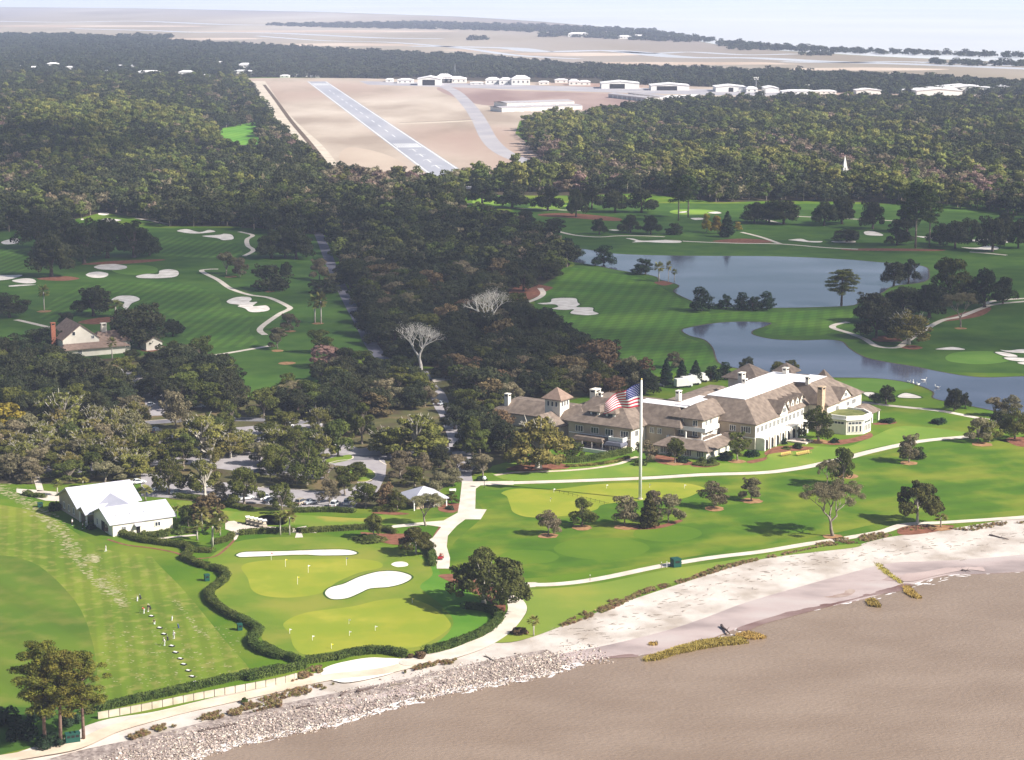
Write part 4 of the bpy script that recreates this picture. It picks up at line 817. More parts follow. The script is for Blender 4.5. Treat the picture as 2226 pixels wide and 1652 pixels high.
# clumps on the left course
G = [
 # kind, x, y, w, h, system, label
 ('oak', 330, 640, 330, 330, 'z3', 'dark oak at the left end of the big clump between the two left fairways'), ('oak', 540, 555, 330, 310, 'z3', 'dark oak with a visible pale leaning trunk in the clump between the two left fairways'),
 ('oak', 420, 500, 330, 300, 'z3', 'dark oak at the back left of the clump on the left course'), ('oak', 690, 520, 330, 290, 'z3', 'dark oak in the middle of the clump on the left course'),
 ('oak', 860, 515, 320, 270, 'z3', 'dark oak near the right end of the clump on the left course'), ('oak', 960, 500, 180, 150, 'z3', 'low dark oak at the tip of the clump on the left course'), ('oak', 240, 460, 260, 260, 'z3', 'dark oak at the far left of the clump beside the small left bunker'),
 ('oak', 900, 1090, 440, 300, 'z3', 'spreading dark oak behind the brown roofed house'), ('oak', 1110, 1020, 170, 130, 'z3', 'small dark oak reaching over the fairway behind the brown roofed house'),
 ('oak', 600, 890, 300, 230, 'z3', 'ragged dark oak in front of the rounded left bunker'), ('palm', 285, 860, 90, 180, 'z3', 'slim palm standing on the left fairway'),
 ('oak', 60, 900, 240, 190, 'z3', 'dark oak at the left edge beside the lower left fairway'), ('palm', 740, 900, 120, 110, 'z3', 'low palm beside the ragged oak near the left bunker'), ('oak', 430, 950, 130, 90, 'z3', 'small dark tree behind the brown roofed house chimney'),
 ('oak', 1740, 520, 230, 210, 'z3', 'dark oak at the left of the mound shaped clump beside the grey road'), ('oak', 1900, 525, 250, 220, 'z3', 'dark oak at the right of the mound shaped clump beside the grey road'), ('oak', 1830, 515, 220, 230, 'z3', 'tall dark oak in the middle of the mound shaped clump beside the grey road'),
 ('grey', 1450, 625, 190, 160, 'z3', 'dark round tree at the bend of the left cart path'), ('grey', 1540, 640, 130, 140, 'z3', 'grey brown tree beside the dark one at the bend of the left cart path'),
 ('round', 1730, 725, 270, 190, 'z3', 'large dark globe shaped tree right of the winding cart path'), ('round', 1835, 640, 90, 110, 'z3', 'small dark tree behind the globe shaped tree on the left course'),
 ('grey', 2050, 660, 160, 170, 'z3', 'dark tree left of the grey road near the wood'), ('round', 2070, 745, 210, 110, 'z3', 'low dark mound of leaves left of the grey road'), ('grey', 2120, 720, 110, 110, 'z3', 'brownish tree touching the grey road'),
 ('palm', 2020, 935, 110, 180, 'z3', 'left palm of the pair on the straw ring by the left course'), ('palm', 2060, 940, 110, 190, 'z3', 'right palm of the pair on the straw ring by the left course'),
 ('grey', 1860, 985, 140, 130, 'z3', 'round grey tree at the elbow of the winding cart path'), ('grey', 1780, 1100, 190, 140, 'z3', 'round grey tree where the winding cart path ends'),
 ('oak_green', 2040, 1130, 180, 165, 'z3', 'dark round tree beside the pinkish shrub'), ('oak_green', 1850, 1390, 160, 140, 'z3', 'dark spreading tree on the lawn above the car park road'),
 ('grey', 1900, 1450, 190, 120, 'z3', 'pale twiggy tree below the dark tree on the lawn'),
  # house surroundings
 ('oak', 470, 1225, 200, 120, 'z3', 'dark oak crown covering the front porch of the brown roofed house'), ('oak', 620, 1240, 190, 110, 'z3', 'dark oak in front of the right wing of the brown roofed house'), ('oak', 380, 1190, 150, 120, 'z3', 'dark oak hiding the left corner of the brown roofed house'),
 ('oak', 250, 1120, 320, 190, 'z3', 'dark oak left of the brown roofed house'), ('palm', 720, 1165, 80, 150, 'z3', 'palm in front of the brown roofed house'), ('round', 850, 1190, 130, 110, 'z3', 'dark round tree by the right wing of the brown roofed house'),
 ('oak', 1130, 1280, 340, 240, 'z3', 'broad dark oak right of the brown roofed house'), ('oak', 1330, 1330, 330, 240, 'z3', 'broad dark oak at the edge of the lower left lawn'), ('oak', 1450, 1440, 260, 200, 'z3', 'dark oak between the lower left lawn and the car park'),
 ('oak', 120, 1330, 300, 250, 'z3', 'dark oak below left of the brown roofed house'), ('oak', 330, 1380, 320, 270, 'z3', 'dark oak just below the brown roofed house'), ('oak', 560, 1400, 330, 260, 'z3', 'dark oak below the house, second from the left road'), ('oak', 720, 1420, 260, 240, 'z3', 'dark oak touching the left side road'),
 ('oak_green', 975, 1400, 150, 150, 'z3', 'dark green tree right of the left side road'), ('oak', 30, 1200, 240, 220, 'z3', 'dark oak at the left edge of the picture below the fairway'),
 ('oak_olive', 400, 1640, 420, 300, 'z3', 'wide olive crowned oak above the white metal roofed building'), ('oak_green', 90, 1540, 250, 200, 'z3', 'dark green tree behind the yellow leaved tree at the left edge'), ('yellow', 50, 1670, 380, 260, 'z3', 'bright yellow leaved tree at the left edge of the picture'),
 ('oak_green', 250, 1530, 230, 190, 'z3', 'green tree between the yellow tree and the wide olive oak'), ('grey', 850, 1560, 260, 200, 'z3', 'grey green tree left of the small upper parking bay'), ('grey', 1130, 1610, 240, 250, 'z3', 'grey twiggy tree right of the small upper parking bay'),
 ('oak_green', 1490, 1570, 150, 140, 'z3', 'upright green tree by the curved car park road'), ('oak_green', 1690, 1520, 200, 190, 'z3', 'green tree behind the curved car park road'), ('oak_green', 1400, 1500, 210, 180, 'z3', 'green tree left of the upright one by the car park road'),
 # parking woods, rows from back to front (n1)
 ('oak_green', 20, 330, 260, 280, 'n1', 'green tree above the left end of the car park road'), ('oak', 350, 320, 300, 220, 'n1', 'dark green tree under the twiggy pink grey crown'), ('bare', 290, 180, 230, 160, 'n1', 'pinkish grey twiggy tree on the edge of the dark lawn'),
 ('oak', 660, 330, 320, 280, 'n1', 'tall dark green tree behind the car park'), ('oak', 760, 480, 300, 260, 'n1', 'dark tree left of the bulging olive oak'), ('rust', 1040, 300, 300, 200, 'n1', 'rusty green tree above the bulging olive oak'), ('grey', 1300, 230, 240, 180, 'n1', 'round grey green tree above the bulging olive oak'),
 ('oak', 1010, 130, 380, 170, 'n1', 'dark broad tree above the rusty green one'), ('grey', 1490, 220, 220, 170, 'n1', 'round grey green tree next to the driveway'), ('grey', 1500, 120, 200, 140, 'n1', 'grey tree at the bend of the driveway'),
 ('oak_green', 915, 565, 290, 360, 'n1', 'tall green tree with a pale trunk beside the round turning area'), ('oak_green', 700, 675, 290, 330, 'n1', 'green tree on the grassy island of the car park'), ('hero', 1420, 680, 720, 460, 'n1', 'huge bulging olive oak with pale limbs beside the driveway'),
 ('oak_olive', 1160, 640, 330, 230, 'n1', 'olive oak limb crown at the left of the huge oak'), ('oak_green', 1925, 665, 250, 340, 'n1', 'upright tree with a pale trunk right of the driveway'), ('oak', 1760, 430, 210, 240, 'n1', 'dark tree between the huge oak and the driveway'), ('oak', 2120, 560, 260, 300, 'n1', 'dark tree left of the great lodge oak'),
 ('rust', 2150, 430, 230, 170, 'n1', 'pinkish brown tree left of the lodge tower'), ('oak_olive', 150, 640, 300, 230, 'n1', 'green tree between two rows of parked cars'), ('oak_green', 80, 900, 180, 320, 'n1', 'slim green tree in the middle of the car park'),
 ('oak_green', 415, 935, 330, 370, 'n1', 'dense green tree over the middle parking bay'), ('oak_green', 420, 650, 280, 230, 'n1', 'green tree behind the dense one over the middle parking bay'), ('grey', 580, 870, 190, 150, 'n1', 'pink grey tree left of the round planted island'),
 ('oak_green', 760, 1025, 230, 250, 'n1', 'round green tree right of the middle parking bay'), ('oak_green', 880, 880, 170, 150, 'n1', 'dark small tree on the round planted island'), ('oak_green', 190, 1190, 210, 270, 'n1', 'green tree over the front row of cars near the long hedge'),
 ('grey', 230, 950, 170, 120, 'n1', 'tan tree behind the green tree over the front row of cars'), ('grey', 620, 1110, 180, 220, 'n1', 'pale green grey tree beside the two white front cars'), ('oak_green', 950, 1150, 230, 220, 'n1', 'green tree right of the two white front cars'),
 ('rust', 1140, 1150, 190, 220, 'n1', 'rusty leaved tree left of the pale roofed pavilion'), ('oak_green', 1240, 1165, 170, 180, 'n1', 'green tree touching the pale roofed pavilion'), ('grey', 1270, 880, 260, 240, 'n1', 'grey green tree above the rusty one near the pavilion'),
 ('oak_green', 1400, 950, 200, 180, 'n1', 'light green tree behind the pavilion'), ('grey', 1475, 880, 160, 220, 'n1', 'grey upright tree behind the pavilion'), ('oak', 1620, 780, 200, 220, 'n1', 'dark tree between the huge oak and the path'), ('grey', 1620, 1000, 210, 200, 'n1', 'grey round tree right behind the pavilion'),
 ('grey', 1750, 950, 170, 170, 'n1', 'round grey tree beside the start of the wide path'), ('grey', 1780, 830, 200, 160, 'n1', 'grey tree on the left of the drive near the wide path'), ('oak_green', 1735, 1110, 130, 100, 'n1', 'small clipped tree beside the pavilion'),
 ('bare', 1500, 1310, 250, 260, 'n1', 'thin grey leafed tree in front of the pavilion'), ('oak_green', 1020, 1430, 250, 250, 'n1', 'green tree with a white trunk behind the practice green hedge'), ('hero_dark', 1410, 1565, 380, 270, 'n1', 'flat topped oak overhanging the practice green next to the path'),
 ('grey', 2020, 860, 240, 200, 'n1', 'grey green tree beside the white lamp'), ('oak', 1960, 800, 150, 160, 'n1', 'dark tree by the carts at the drive'), ('palm', 170, 1395, 150, 220, 'n1', 'left palm of the pair behind the short hedge'), ('palm', 255, 1392, 150, 225, 'n1', 'right palm of the pair behind the short hedge'),
 # left parking woods (z6)
 ('oak_olive', 60, 560, 330, 190, 'z6', 'olive oak with pale twisted limbs at the left edge above the white building'), ('oak_olive', 330, 600, 330, 200, 'z6', 'olive oak with bleached limbs left above the white building'), ('grey', 480, 420, 250, 160, 'z6', 'pink tan tree beneath the wide olive oak'),
 ('oak_olive', 700, 570, 380, 200, 'z6', 'wide olive oak with bare pale branches behind the white building'), ('grey', 1050, 480, 260, 260, 'z6', 'tall grey green tree in front of the car park road'), ('oak_olive', 930, 620, 260, 180, 'z6', 'tan olive tree above the white roof ridge'),
 ('grey', 80, 760, 280, 190, 'z6', 'brown grey tree at the left edge behind the cart court'), ('grey', 250, 790, 190, 150, 'z6', 'brown grey tree beside the narrow path left of the white building'), ('oak_green', 560, 780, 300, 170, 'z6', 'green tree behind the left end of the white roof'),
 ('grey', 830, 790, 270, 150, 'z6', 'brown grey tree over the white roof ridge'), ('oak_olive', 1060, 740, 230, 190, 'z6', 'tan tree right of the white roof ridge'), ('oak_olive', 170, 690, 260, 170, 'z6', 'olive tree in the thicket left above the white building'),
 ('oak_olive', 1600, 560, 420, 270, 'z6', 'broad olive oak with pale limbs inside the car park'), ('oak_green', 1190, 650, 240, 230, 'z6', 'green tree at the left of the broad car park oak'), ('oak_green', 1340, 885, 220, 290, 'z6', 'tall green tree behind the front hedge left'),
 ('oak_olive', 1620, 895, 240, 300, 'z6', 'tall olive green tree behind the front hedge'), ('oak_green', 1930, 965, 250, 300, 'z6', 'round green tree in the front car park bay'), ('oak_green', 1450, 700, 260, 210, 'z6', 'green tree between car park bays'), ('grey', 1740, 960, 130, 160, 'z6', 'small tan tree by the front hedge'),
 ('oak_olive', 1900, 560, 300, 180, 'z6', 'olive green tree beside the rear car park row'), ('oak_olive', 2140, 650, 230, 170, 'z6', 'green tree at the right of the broad car park oak'), ('palm', 455, 900, 110, 140, 'z6', 'palm left of the white roofed building'), ('palm', 655, 830, 110, 80, 'z6', 'palm peeping over the white roof'),
 ('palm', 1150, 940, 150, 130, 'z6', 'bushy palm in the angle of the white roof'), ('palm', 1395, 1090, 90, 120, 'z6', 'palm at the right end of the white roofed building'), ('rust', 1640, 1120, 260, 210, 'z6', 'rusty brown tree behind the palm cluster'), ('oak_green', 1490, 1140, 170, 170, 'z6', 'dark green tree right of the white roofed building'),
 ('palm', 1560, 1250, 140, 160, 'z6', 'left palm of the cluster right of the white roofed building'), ('palm', 1680, 1300, 190, 240, 'z6', 'tallest palm of the cluster right of the white roofed building'), ('palm', 1600, 1180, 150, 200, 'z6', 'rear palm of the cluster right of the white roofed building'), ('palm', 1740, 1210, 140, 180, 'z6', 'right palm of the cluster right of the white roofed building'),
 # front pines
 ('pine', 355, 1500, 480, 800, 'n4', 'left pine of the three tall pines by the sea wall'), ('pine', 480, 1500, 470, 760, 'n4', 'middle pine of the three tall pines by the sea wall'), ('pine', 660, 1450, 430, 680, 'n4', 'right pine of the three tall pines by the sea wall'),
 # lawn, right
 ('grey', 1192, 1163, 68, 66, 'd', 'leftmost grey round tree on the lawn below the lodge putting green'), ('oak_green', 1265, 1143, 70, 68, 'd', 'dark green tree second from the left below the lodge putting green'), ('grey', 1358, 1143, 76, 76, 'd', 'grey bushy tree just left of the flagpole base'),
 ('cedar', 1410, 1146, 58, 80, 'd', 'dark conical cedar right of the flagpole base'), ('grey', 1453, 1137, 72, 72, 'd', 'grey bushy tree right of the cedar at the flagpole'), ('grey', 1418, 1128, 60, 66, 'd', 'grey bushy tree behind the cedar at the flagpole'),
 ('grey', 1552, 1104, 72, 66, 'd', 'round grey tree on its straw ring right of the putting green'), ('grey', 1633, 1087, 60, 64, 'd', 'thin grey tree on its straw ring below the lodge path'), ('bare', 1797, 1057, 54, 56, 'd', 'pale bare tree beside the dark tree under the lodge path'),
 ('oak_green', 1832, 1055, 62, 92, 'd', 'dark upright tree beside the pale bare tree under the lodge path'), ('grey', 1976, 1005, 62, 68, 'd', 'brownish grey tree on a straw ring right of the lodge path'), ('round', 1996, 998, 34, 34, 'd', 'dark low tree leaning on the brownish grey tree'),
 ('bare', 1811, 1165, 140, 108, 'd', 'wide sparse tree with pale branches by the seaside path'), ('hero_dark', 1994, 1135, 108, 108, 'd', 'ragged dark oak with a tall trunk beside the seaside path'), ('palm', 2045, 1146, 36, 30, 'd', 'stubby palm beside the seaside path'),
 ('grey', 2126, 962, 54, 60, 'd', 'grey tree at the end of the lodge path'), ('oak_olive', 2150, 960, 58, 56, 'd', 'olive tree at the end of the lodge path'), ('oak', 2074, 893, 48, 58, 'd', 'dark tree on the pond bank right of the lodge'), ('oak', 2098, 888, 32, 42, 'd', 'small dark tree on the pond bank'),
 ('grey', 2160, 905, 60, 44, 'd', 'grey twiggy tree on the pond shore at the right'), ('grey', 2198, 905, 60, 50, 'd', 'pale twiggy tree on the pond shore near the right edge'), ('oak_green', 2206, 955, 70, 72, 'd', 'green tree at the right edge beside the lodge lawn'), ('round', 2170, 925, 50, 40, 'd', 'low dark tree by the right pond shore'),
 ('oak', 1926, 878, 58, 48, 'd', 'dark tree standing between the two bunkers behind the lodge'), ('oak_green', 1779, 958, 86, 78, 'd', 'full green tree with a pale trunk by the lodge terrace'), ('oak_green', 1603, 1001, 60, 66, 'd', 'green tree in front of the lodge side wing'), ('oak_green', 1467, 1006, 56, 60, 'd', 'green tree in front of the middle of the lodge'),
 ('grey', 1405, 1003, 58, 60, 'd', 'grey green tree directly behind the flagpole'), ('hero', 1170, 1018, 192, 128, 'd', 'great spreading oak with pale limbs left of the lodge'), ('oak', 1100, 985, 90, 80, 'd', 'dark tree left of the great spreading oak'), ('oak_green', 1250, 1000, 50, 45, 'd', 'small green tree right of the great oak trunk'),
 ('hero_dark', 1052, 1322, 195, 142, 'd', 'gnarled wide oak at the fork of the paths'), ('palm', 1160, 1382, 32, 48, 'd', 'small palm on the bank above the beach'), ('shrub_tan', 1132, 1378, 40, 22, 'd', 'brown shrub left of the small palm above the beach'),
 # behind lodge and in the dark middle
 ('bare_white', 915, 806, 118, 100, 'd', 'bleached leafless white tree standing before the dark wood'), ('bare_white', 1060, 735, 100, 110, 'd', 'leafless grey tree rising out of the dark wood'), ('oak', 1040, 872, 150, 92, 'd', 'broad dark oak beside the driveway left of the lodge'),
 ('oak', 1150, 800, 120, 84, 'd', 'dark oak behind the driveway near the small white sign'), ('oak_green', 1232, 800, 58, 56, 'd', 'dark green tree at the foot of the right fairway'), ('oak', 1175, 762, 90, 60, 'd', 'dark oak left of the curling path end'), ('rust', 1290, 862, 56, 54, 'd', 'orange brown tree behind the lodge roof'),
 ('oak_green', 1210, 860, 80, 70, 'd', 'green tree above the lodge tower'), ('grey', 1155, 860, 70, 62, 'd', 'grey green tree left above the lodge tower'), ('oak_green', 1320, 850, 58, 60, 'd', 'green tree right of the orange brown tree behind the lodge'), ('grey', 1368, 835, 54, 70, 'd', 'grey twiggy tree on the foot of the right fairway'),
 ('grey', 1262, 820, 52, 56, 'd', 'grey tree standing above the lodge roof on the left'), ('oak_green', 1400, 850, 46, 44, 'd', 'green shrubby tree behind the flag'), ('grey', 1120, 845, 66, 56, 'd', 'grey green tree behind the left lodge wing'),
 ('cypress', 1448, 838, 44, 56, 'd', 'first conifer of the dark row behind the lodge'), ('cypress', 1482, 836, 40, 54, 'd', 'second conifer of the dark row behind the lodge'), ('cypress', 1512, 832, 40, 50, 'd', 'third conifer of the dark row behind the lodge'), ('magnolia', 1545, 828, 44, 42, 'd', 'round dark tree ending the conifer row behind the lodge'),
 ('magnolia', 1575, 824, 42, 40, 'd', 'low green tree near the pond behind the lodge'), ('grey', 1465, 800, 50, 44, 'd', 'grey tree above the conifer row'), ('oak', 1622, 812, 34, 44, 'd', 'dark tree above the pyramid roof of the lodge'), ('oak_green', 1690, 816, 44, 34, 'd', 'grey green tree on the pond side of the lodge'), ('oak_green', 1722, 812, 36, 34, 'd', 'green tree above the flat white lodge roof'),
 # ponds
 ('magnolia', 1229, 560, 66, 54, 'd', 'dark tree at the left tip of the upper pond'), ('magnolia', 1312, 577, 56, 44, 'd', 'dark round tree on the near shore of the upper pond'), ('magnolia', 1403, 596, 52, 44, 'd', 'dark tree beside the palms on the upper pond'), ('palm', 1432, 612, 30, 40, 'd', 'bushy palm on the tip of land in the upper pond'),
 ('palm', 1453, 612, 18, 46, 'd', 'slim palm on the tip of land in the upper pond'), ('palm', 1466, 611, 18, 28, 'd', 'short slim palm nearest the water of the upper pond'), ('magnolia', 1525, 676, 62, 52, 'd', 'largest dark bush tree between the two ponds'), ('magnolia', 1578, 672, 34, 42, 'd', 'small dark bush tree between the two ponds'),
 ('magnolia', 1612, 674, 42, 38, 'd', 'third dark bush tree between the two ponds'), ('magnolia', 1637, 674, 44, 38, 'd', 'fourth dark bush tree between the two ponds'), ('magnolia', 1667, 673, 44, 42, 'd', 'rightmost dark bush tree between the two ponds'), ('pine', 1829, 664, 80, 78, 'd', 'lone pine standing against the upper pond'),
 ('oak', 1943, 620, 66, 62, 'd', 'dark oak leaning over the right end of the upper pond'), ('oak', 1975, 616, 66, 60, 'd', 'second dark oak at the right end of the upper pond'), ('oak_green', 2065, 660, 110, 112, 'd', 'tall greenish oak on the right peninsula'), ('oak', 2140, 668, 90, 100, 'd', 'tall dark oak right of the greenish one on the right peninsula'),
 ('oak', 1900, 700, 100, 78, 'd', 'broad dark oak at the left of the right peninsula'), ('oak', 1960, 690, 100, 80, 'd', 'broad dark oak second on the right peninsula'), ('oak', 2020, 690, 110, 84, 'd', 'dark oak in the middle of the right peninsula'), ('oak', 1905, 735, 100, 78, 'd', 'dark oak above the looping path'),
 ('oak_olive', 1975, 748, 120, 84, 'd', 'grey olive oak with bare limbs in the loop of the path'), ('bare', 2088, 712, 84, 72, 'd', 'grey bare limbed tree on a straw ring at the right'), ('oak', 1950, 728, 80, 60, 'd', 'dark low oak behind the grey olive one'), ('oak', 2180, 660, 60, 70, 'd', 'dark oak at the right end of the peninsula'),
 # course beyond the upper pond
 ('oak', 110, 170, 130, 105, 'z5', 'dark tree in shade left of the yellow shrub tree on the far course'),
 ('round', 65, 455, 110, 90, 'z5', 'dark globe tree beyond the upper pond'), ('cypress', 390, 470, 130, 160, 'z5', 'dark conifer beyond the upper pond'), ('yellow', 330, 450, 90, 125, 'z5', 'yellow green tree left of the dark conifer'), ('yellow', 265, 440, 80, 120, 'z5', 'yellow green thin tree left of the first yellow one'), ('yellow', 460, 430, 70, 60, 'z5', 'low yellow shrub tree right of the dark conifer'),
 ('oak', 560, 385, 200, 150, 'z5', 'forked oak on the far course before the bright green'), ('oak', 650, 385, 190, 150, 'z5', 'second forked oak on the far course'), ('oak', 740, 390, 220, 170, 'z5', 'third forked oak on the far course'), ('pine_mid', 90, 370, 150, 260, 'z5', 'tall thin pine on the far course at the left'), ('pine_mid', 150, 350, 150, 260, 'z5', 'tall pine beside the thin one on the far course'),
 ('oak', 990, 400, 200, 190, 'z5', 'oak behind the wavy far bunker'), ('oak', 1100, 390, 210, 200, 'z5', 'oak with pale trunk behind the shaded far bunker'), ('oak', 1130, 500, 200, 100, 'z5', 'low dark oak shading the far bunker'), ('oak', 1290, 420, 200, 190, 'z5', 'leaning oak right of the shaded far bunker'), ('oak', 1440, 520, 190, 130, 'z5', 'dark low oak left of the tall right pines'),
 ('pine_mid', 1555, 540, 220, 400, 'z5', 'tallest pine on the far course at the right'), ('pine_mid', 1640, 530, 160, 320, 'z5', 'pine right of the tallest on the far course'), ('oak', 1710, 520, 180, 150, 'z5', 'dark oak right of the tall pines'), ('oak', 1800, 540, 210, 190, 'z5', 'dark oak left of the long far bunker'), ('oak', 2030, 560, 220, 240, 'z5', 'dark oak with visible trunk over the rounded right bunker'),
 ('oak', 2190, 540, 170, 220, 'z5', 'dark oak at the right edge beyond the pond'), ('oak', 1500, 440, 190, 190, 'z5', 'dark tree behind the tall right pines'), ('oak', 1900, 500, 180, 180, 'z5', 'dark tree over the long far bunker'), ('oak', 2110, 470, 160, 180, 'z5', 'dark tree behind the long far bunker'),
 ('oak', 1780, 470, 120, 120, 'z4', 'dark oak on the shaded far fairway'), ('round', 1500, 430, 150, 80, 'z4', 'low dark mound tree on the shaded far fairway'), ('oak', 1980, 460, 150, 130, 'z4', 'oak right on the shaded far fairway'), ('oak', 2110, 470, 140, 140, 'z4', 'grey oak on the shaded far fairway'), ('oak', 1200, 460, 170, 120, 'z4', 'bright green tree at the corner of the central wood'),
 ('oak', 1080, 405, 110, 80, 'z4', 'small dark tree at the corner of the central wood'), ('oak', 1310, 400, 160, 100, 'z4', 'brownish tree left on the shaded far fairway'), ('oak', 850, 250, 170, 150, 'z4', 'oak beside the round white sign'), ('oak', 1030, 285, 230, 190, 'z4', 'oak on the bright strip below the runway'), ('oak', 1220, 300, 260, 180, 'z4', 'broad oak on the bright strip below the runway'),
 ('oak', 1450, 320, 220, 190, 'z4', 'oak right of the broad one on the bright strip'), ('oak', 1630, 360, 130, 200, 'z4', 'slender trunked tree on the bright strip'), ('oak', 1730, 310, 200, 170, 'z4', 'oak near the right end of the bright strip'), ('oak', 1880, 330, 200, 180, 'z4', 'oak behind the yellow green crown'), ('oak', 2050, 330, 210, 190, 'z4', 'dark oak behind the far fairway'),
 ('grey', 480, 140, 170, 110, 'z4', 'ragged tree in front of the runway end'), ('grey', 1160, 110, 120, 80, 'z4', 'ragged tree before the airfield right of the runway'), ('grey', 1000, 90, 110, 70, 'z4', 'thin tree before the airfield'), ('oak', 790, 220, 150, 130, 'z4', 'oak left of the round white sign'),
]
LT = {}
for kd, x, y, w, h_, s_, lb in G:
    k = SYS[s_][2]; bigger = 1.32 if s_ in ('n1', 'z6') and kd not in ('hero', 'hero_dark', 'palm') and 'practice green' not in lb else 1.0
    tree(kd, x, y, w / k * bigger, h_ / k * (1 + (bigger - 1) * .5), lb, s_)
# straw rings under the lawn trees
mbm = MB()
for x, y in [(1192, 1165), (1265, 1147), (1358, 1146), (1552, 1106), (1633, 1089), (1797, 1060), (1832, 1058), (1976, 1007), (1811, 1167), (2135, 966), (1603, 1003), (1779, 960), (1843, 1035), (1467, 1008), (2088, 714), (2045, 1148)] + TT('z3', [(1730, 735), (1480, 640), (2040, 940), (1780, 1115), (1860, 990), (285, 862), (1840, 1195)]):
    c = W(x, y); n = 18; rr = random.uniform(2.6, 3.6)
    mbm.add([(c.x + rr * math.cos(2 * math.pi * k / n) * random.uniform(.85, 1.1), c.y + rr * math.sin(2 * math.pi * k / n) * random.uniform(.85, 1.1), .07) for k in range(n)], [tuple(range(n))])
mbm.build('mulch_bed', mat('light_straw', (.26, .13, .06), (.40, .23, .11), .6), kind='structure')

# ------------------------------------------------------------------ buildings
def walls(par, u0, u1, v0, v1, z0, z1, m=STUC, ins=.8, name='wall'):
    return MB().box(u0 + ins, u1 - ins, v0 + ins, v1 - ins, z0, z1).build(name, m, par)
def hip(par, u0, u1, v0, v1, ze, zt, ins, m=ROOF, name='roof', thick=.3):
    """hip roof with a flat or ridge top of inset ins = (u-, u+, v-, v+)"""
    a, b, c, d = ins if hasattr(ins, '__len__') else (ins,) * 4
    bot = [(u0, v0, ze - thick), (u1, v0, ze - thick), (u1, v1, ze - thick), (u0, v1, ze - thick)]
    mid = [(x, y, ze) for x, y, z in bot]
    top = [(u0 + a, v0 + c, zt), (u1 - b, v0 + c, zt), (u1 - b, v1 - d, zt), (u0 + a, v1 - d, zt)]
    mb = MB(); mb.add(bot + mid + top, [(3, 2, 1, 0)] + [(i, (i + 1) % 4, 4 + (i + 1) % 4, 4 + i) for i in range(4)] + [(4 + i, 4 + (i + 1) % 4, 8 + (i + 1) % 4, 8 + i) for i in range(4)] + [(8, 9, 10, 11)])
    return mb.build(name, m, par)
def gable(par, p0, p1, hw, ze, zr, m=ROOF, wm=None, name='roof', t=.25, oh=.5, z0=None):
    """gable roof along the line p0-p1 (local u,v), half width hw"""
    p0 = Vector((*p0, 0)); p1 = Vector((*p1, 0)); d = (p1 - p0).normalized(); n = Vector((-d.y, d.x, 0)); vs = []
    for p in (p0 - d * oh, p1 + d * oh):
        for s_, z in ((-1, ze), (0, zr), (1, ze)):
            q = p + n * s_ * hw; vs += [(q.x, q.y, z), (q.x, q.y, z + t)]
    f = [(1, 3, 9, 7), (3, 5, 11, 9), (0, 6, 8, 2), (2, 8, 10, 4), (0, 1, 7, 6), (4, 10, 11, 5), (0, 2, 3, 1), (2, 4, 5, 3), (6, 7, 9, 8), (8, 9, 11, 10)]
    r = MB().add(vs, f).build(name, m, par)
    if wm is not None:
        hw2 = hw - .5; vs = []
        zz = ze - .02 + (zr - ze) * .5 / hw
        for p in (p0, p1):
            for s_, z in ((-1, zz), (0, zr - .03), (1, zz)):
                q = p + n * s_ * hw2; vs.append((q.x, q.y, z))
            for s_ in (-1, 1):
                q = p + n * s_ * hw2; vs.append((q.x, q.y, z0 if z0 is not None else 0))
        MB().add(vs, [(3, 4, 2, 1, 0), (8, 5, 6, 7, 9), (3, 0, 5, 8), (4, 9, 7, 2), (0, 1, 6, 5), (1, 2, 7, 6)]).build('wall', wm, par)
    return r
def window(par, c, f, w, h, panes=3, arch=False):
    """white frame with dark panes; c = centre (u,v,z) on the wall, f = outward angle"""
    fx, fy = math.cos(f), math.sin(f); tx, ty = -fy, fx; mb = MB()
    def bar(a0, a1, z0, z1, o0, o1, B=mb):
        vs = []
        for z in (z0, z1):
            for (a, o) in ((a0, o0), (a1, o0), (a1, o1), (a0, o1)): vs.append((c[0] + tx * a + fx * o, c[1] + ty * a + fy * o, c[2] + z))
        B.add(vs, [(0, 1, 2, 3), (7, 6, 5, 4), (0, 4, 5, 1), (1, 5, 6, 2), (2, 6, 7, 3), (3, 7, 4, 0)])
    b = .14
    bar(-w / 2 - b, w / 2 + b, h / 2, h / 2 + b, 0, .12); bar(-w / 2 - b, w / 2 + b, -h / 2 - b, -h / 2, 0, .16)
    for k in range(panes + 1): x = -w / 2 + w * k / panes; bar(x - b / 2, x + b / 2, -h / 2, h / 2, 0, .12)
    o = mb.build('window', TRIM, par)
    g = MB(); bar(-w / 2, w / 2, -h / 2, h / 2, .01, .06, g); g.build('pane', GLASS, o); return o
def chimney(par, u, v, z0, z1, w=1.5, d=1.2, m=WHITEW):
    mb = MB(); mb.box(u - w / 2, u + w / 2, v - d / 2, v + d / 2, z0, z1); mb.box(u - w / 2 - .12, u + w / 2 + .12, v - d / 2 - .12, v + d / 2 + .12, z1 - .3, z1 + .02)
    o = mb.build('chimney', m, par)
    MB().box(u - w * .3, u + w * .3, v - d / 2 - .125, v - d / 2 - .1, z1 - .9, z1 - .4).box(u - w / 2 - .125, u - w / 2 - .1, v - d * .3, v + d * .3, z1 - .9, z1 - .4).build('flue_opening', DARKD, o); return o
FRONT = math.pi; SIDE = -math.pi / 2        # outward: -u and -v
LA = R(57)
lod = empty('lodge', (80, 663, 0), LA, label='long cream clubhouse lodge with brown hipped roofs and a flat white roof below the pond', cat='building')
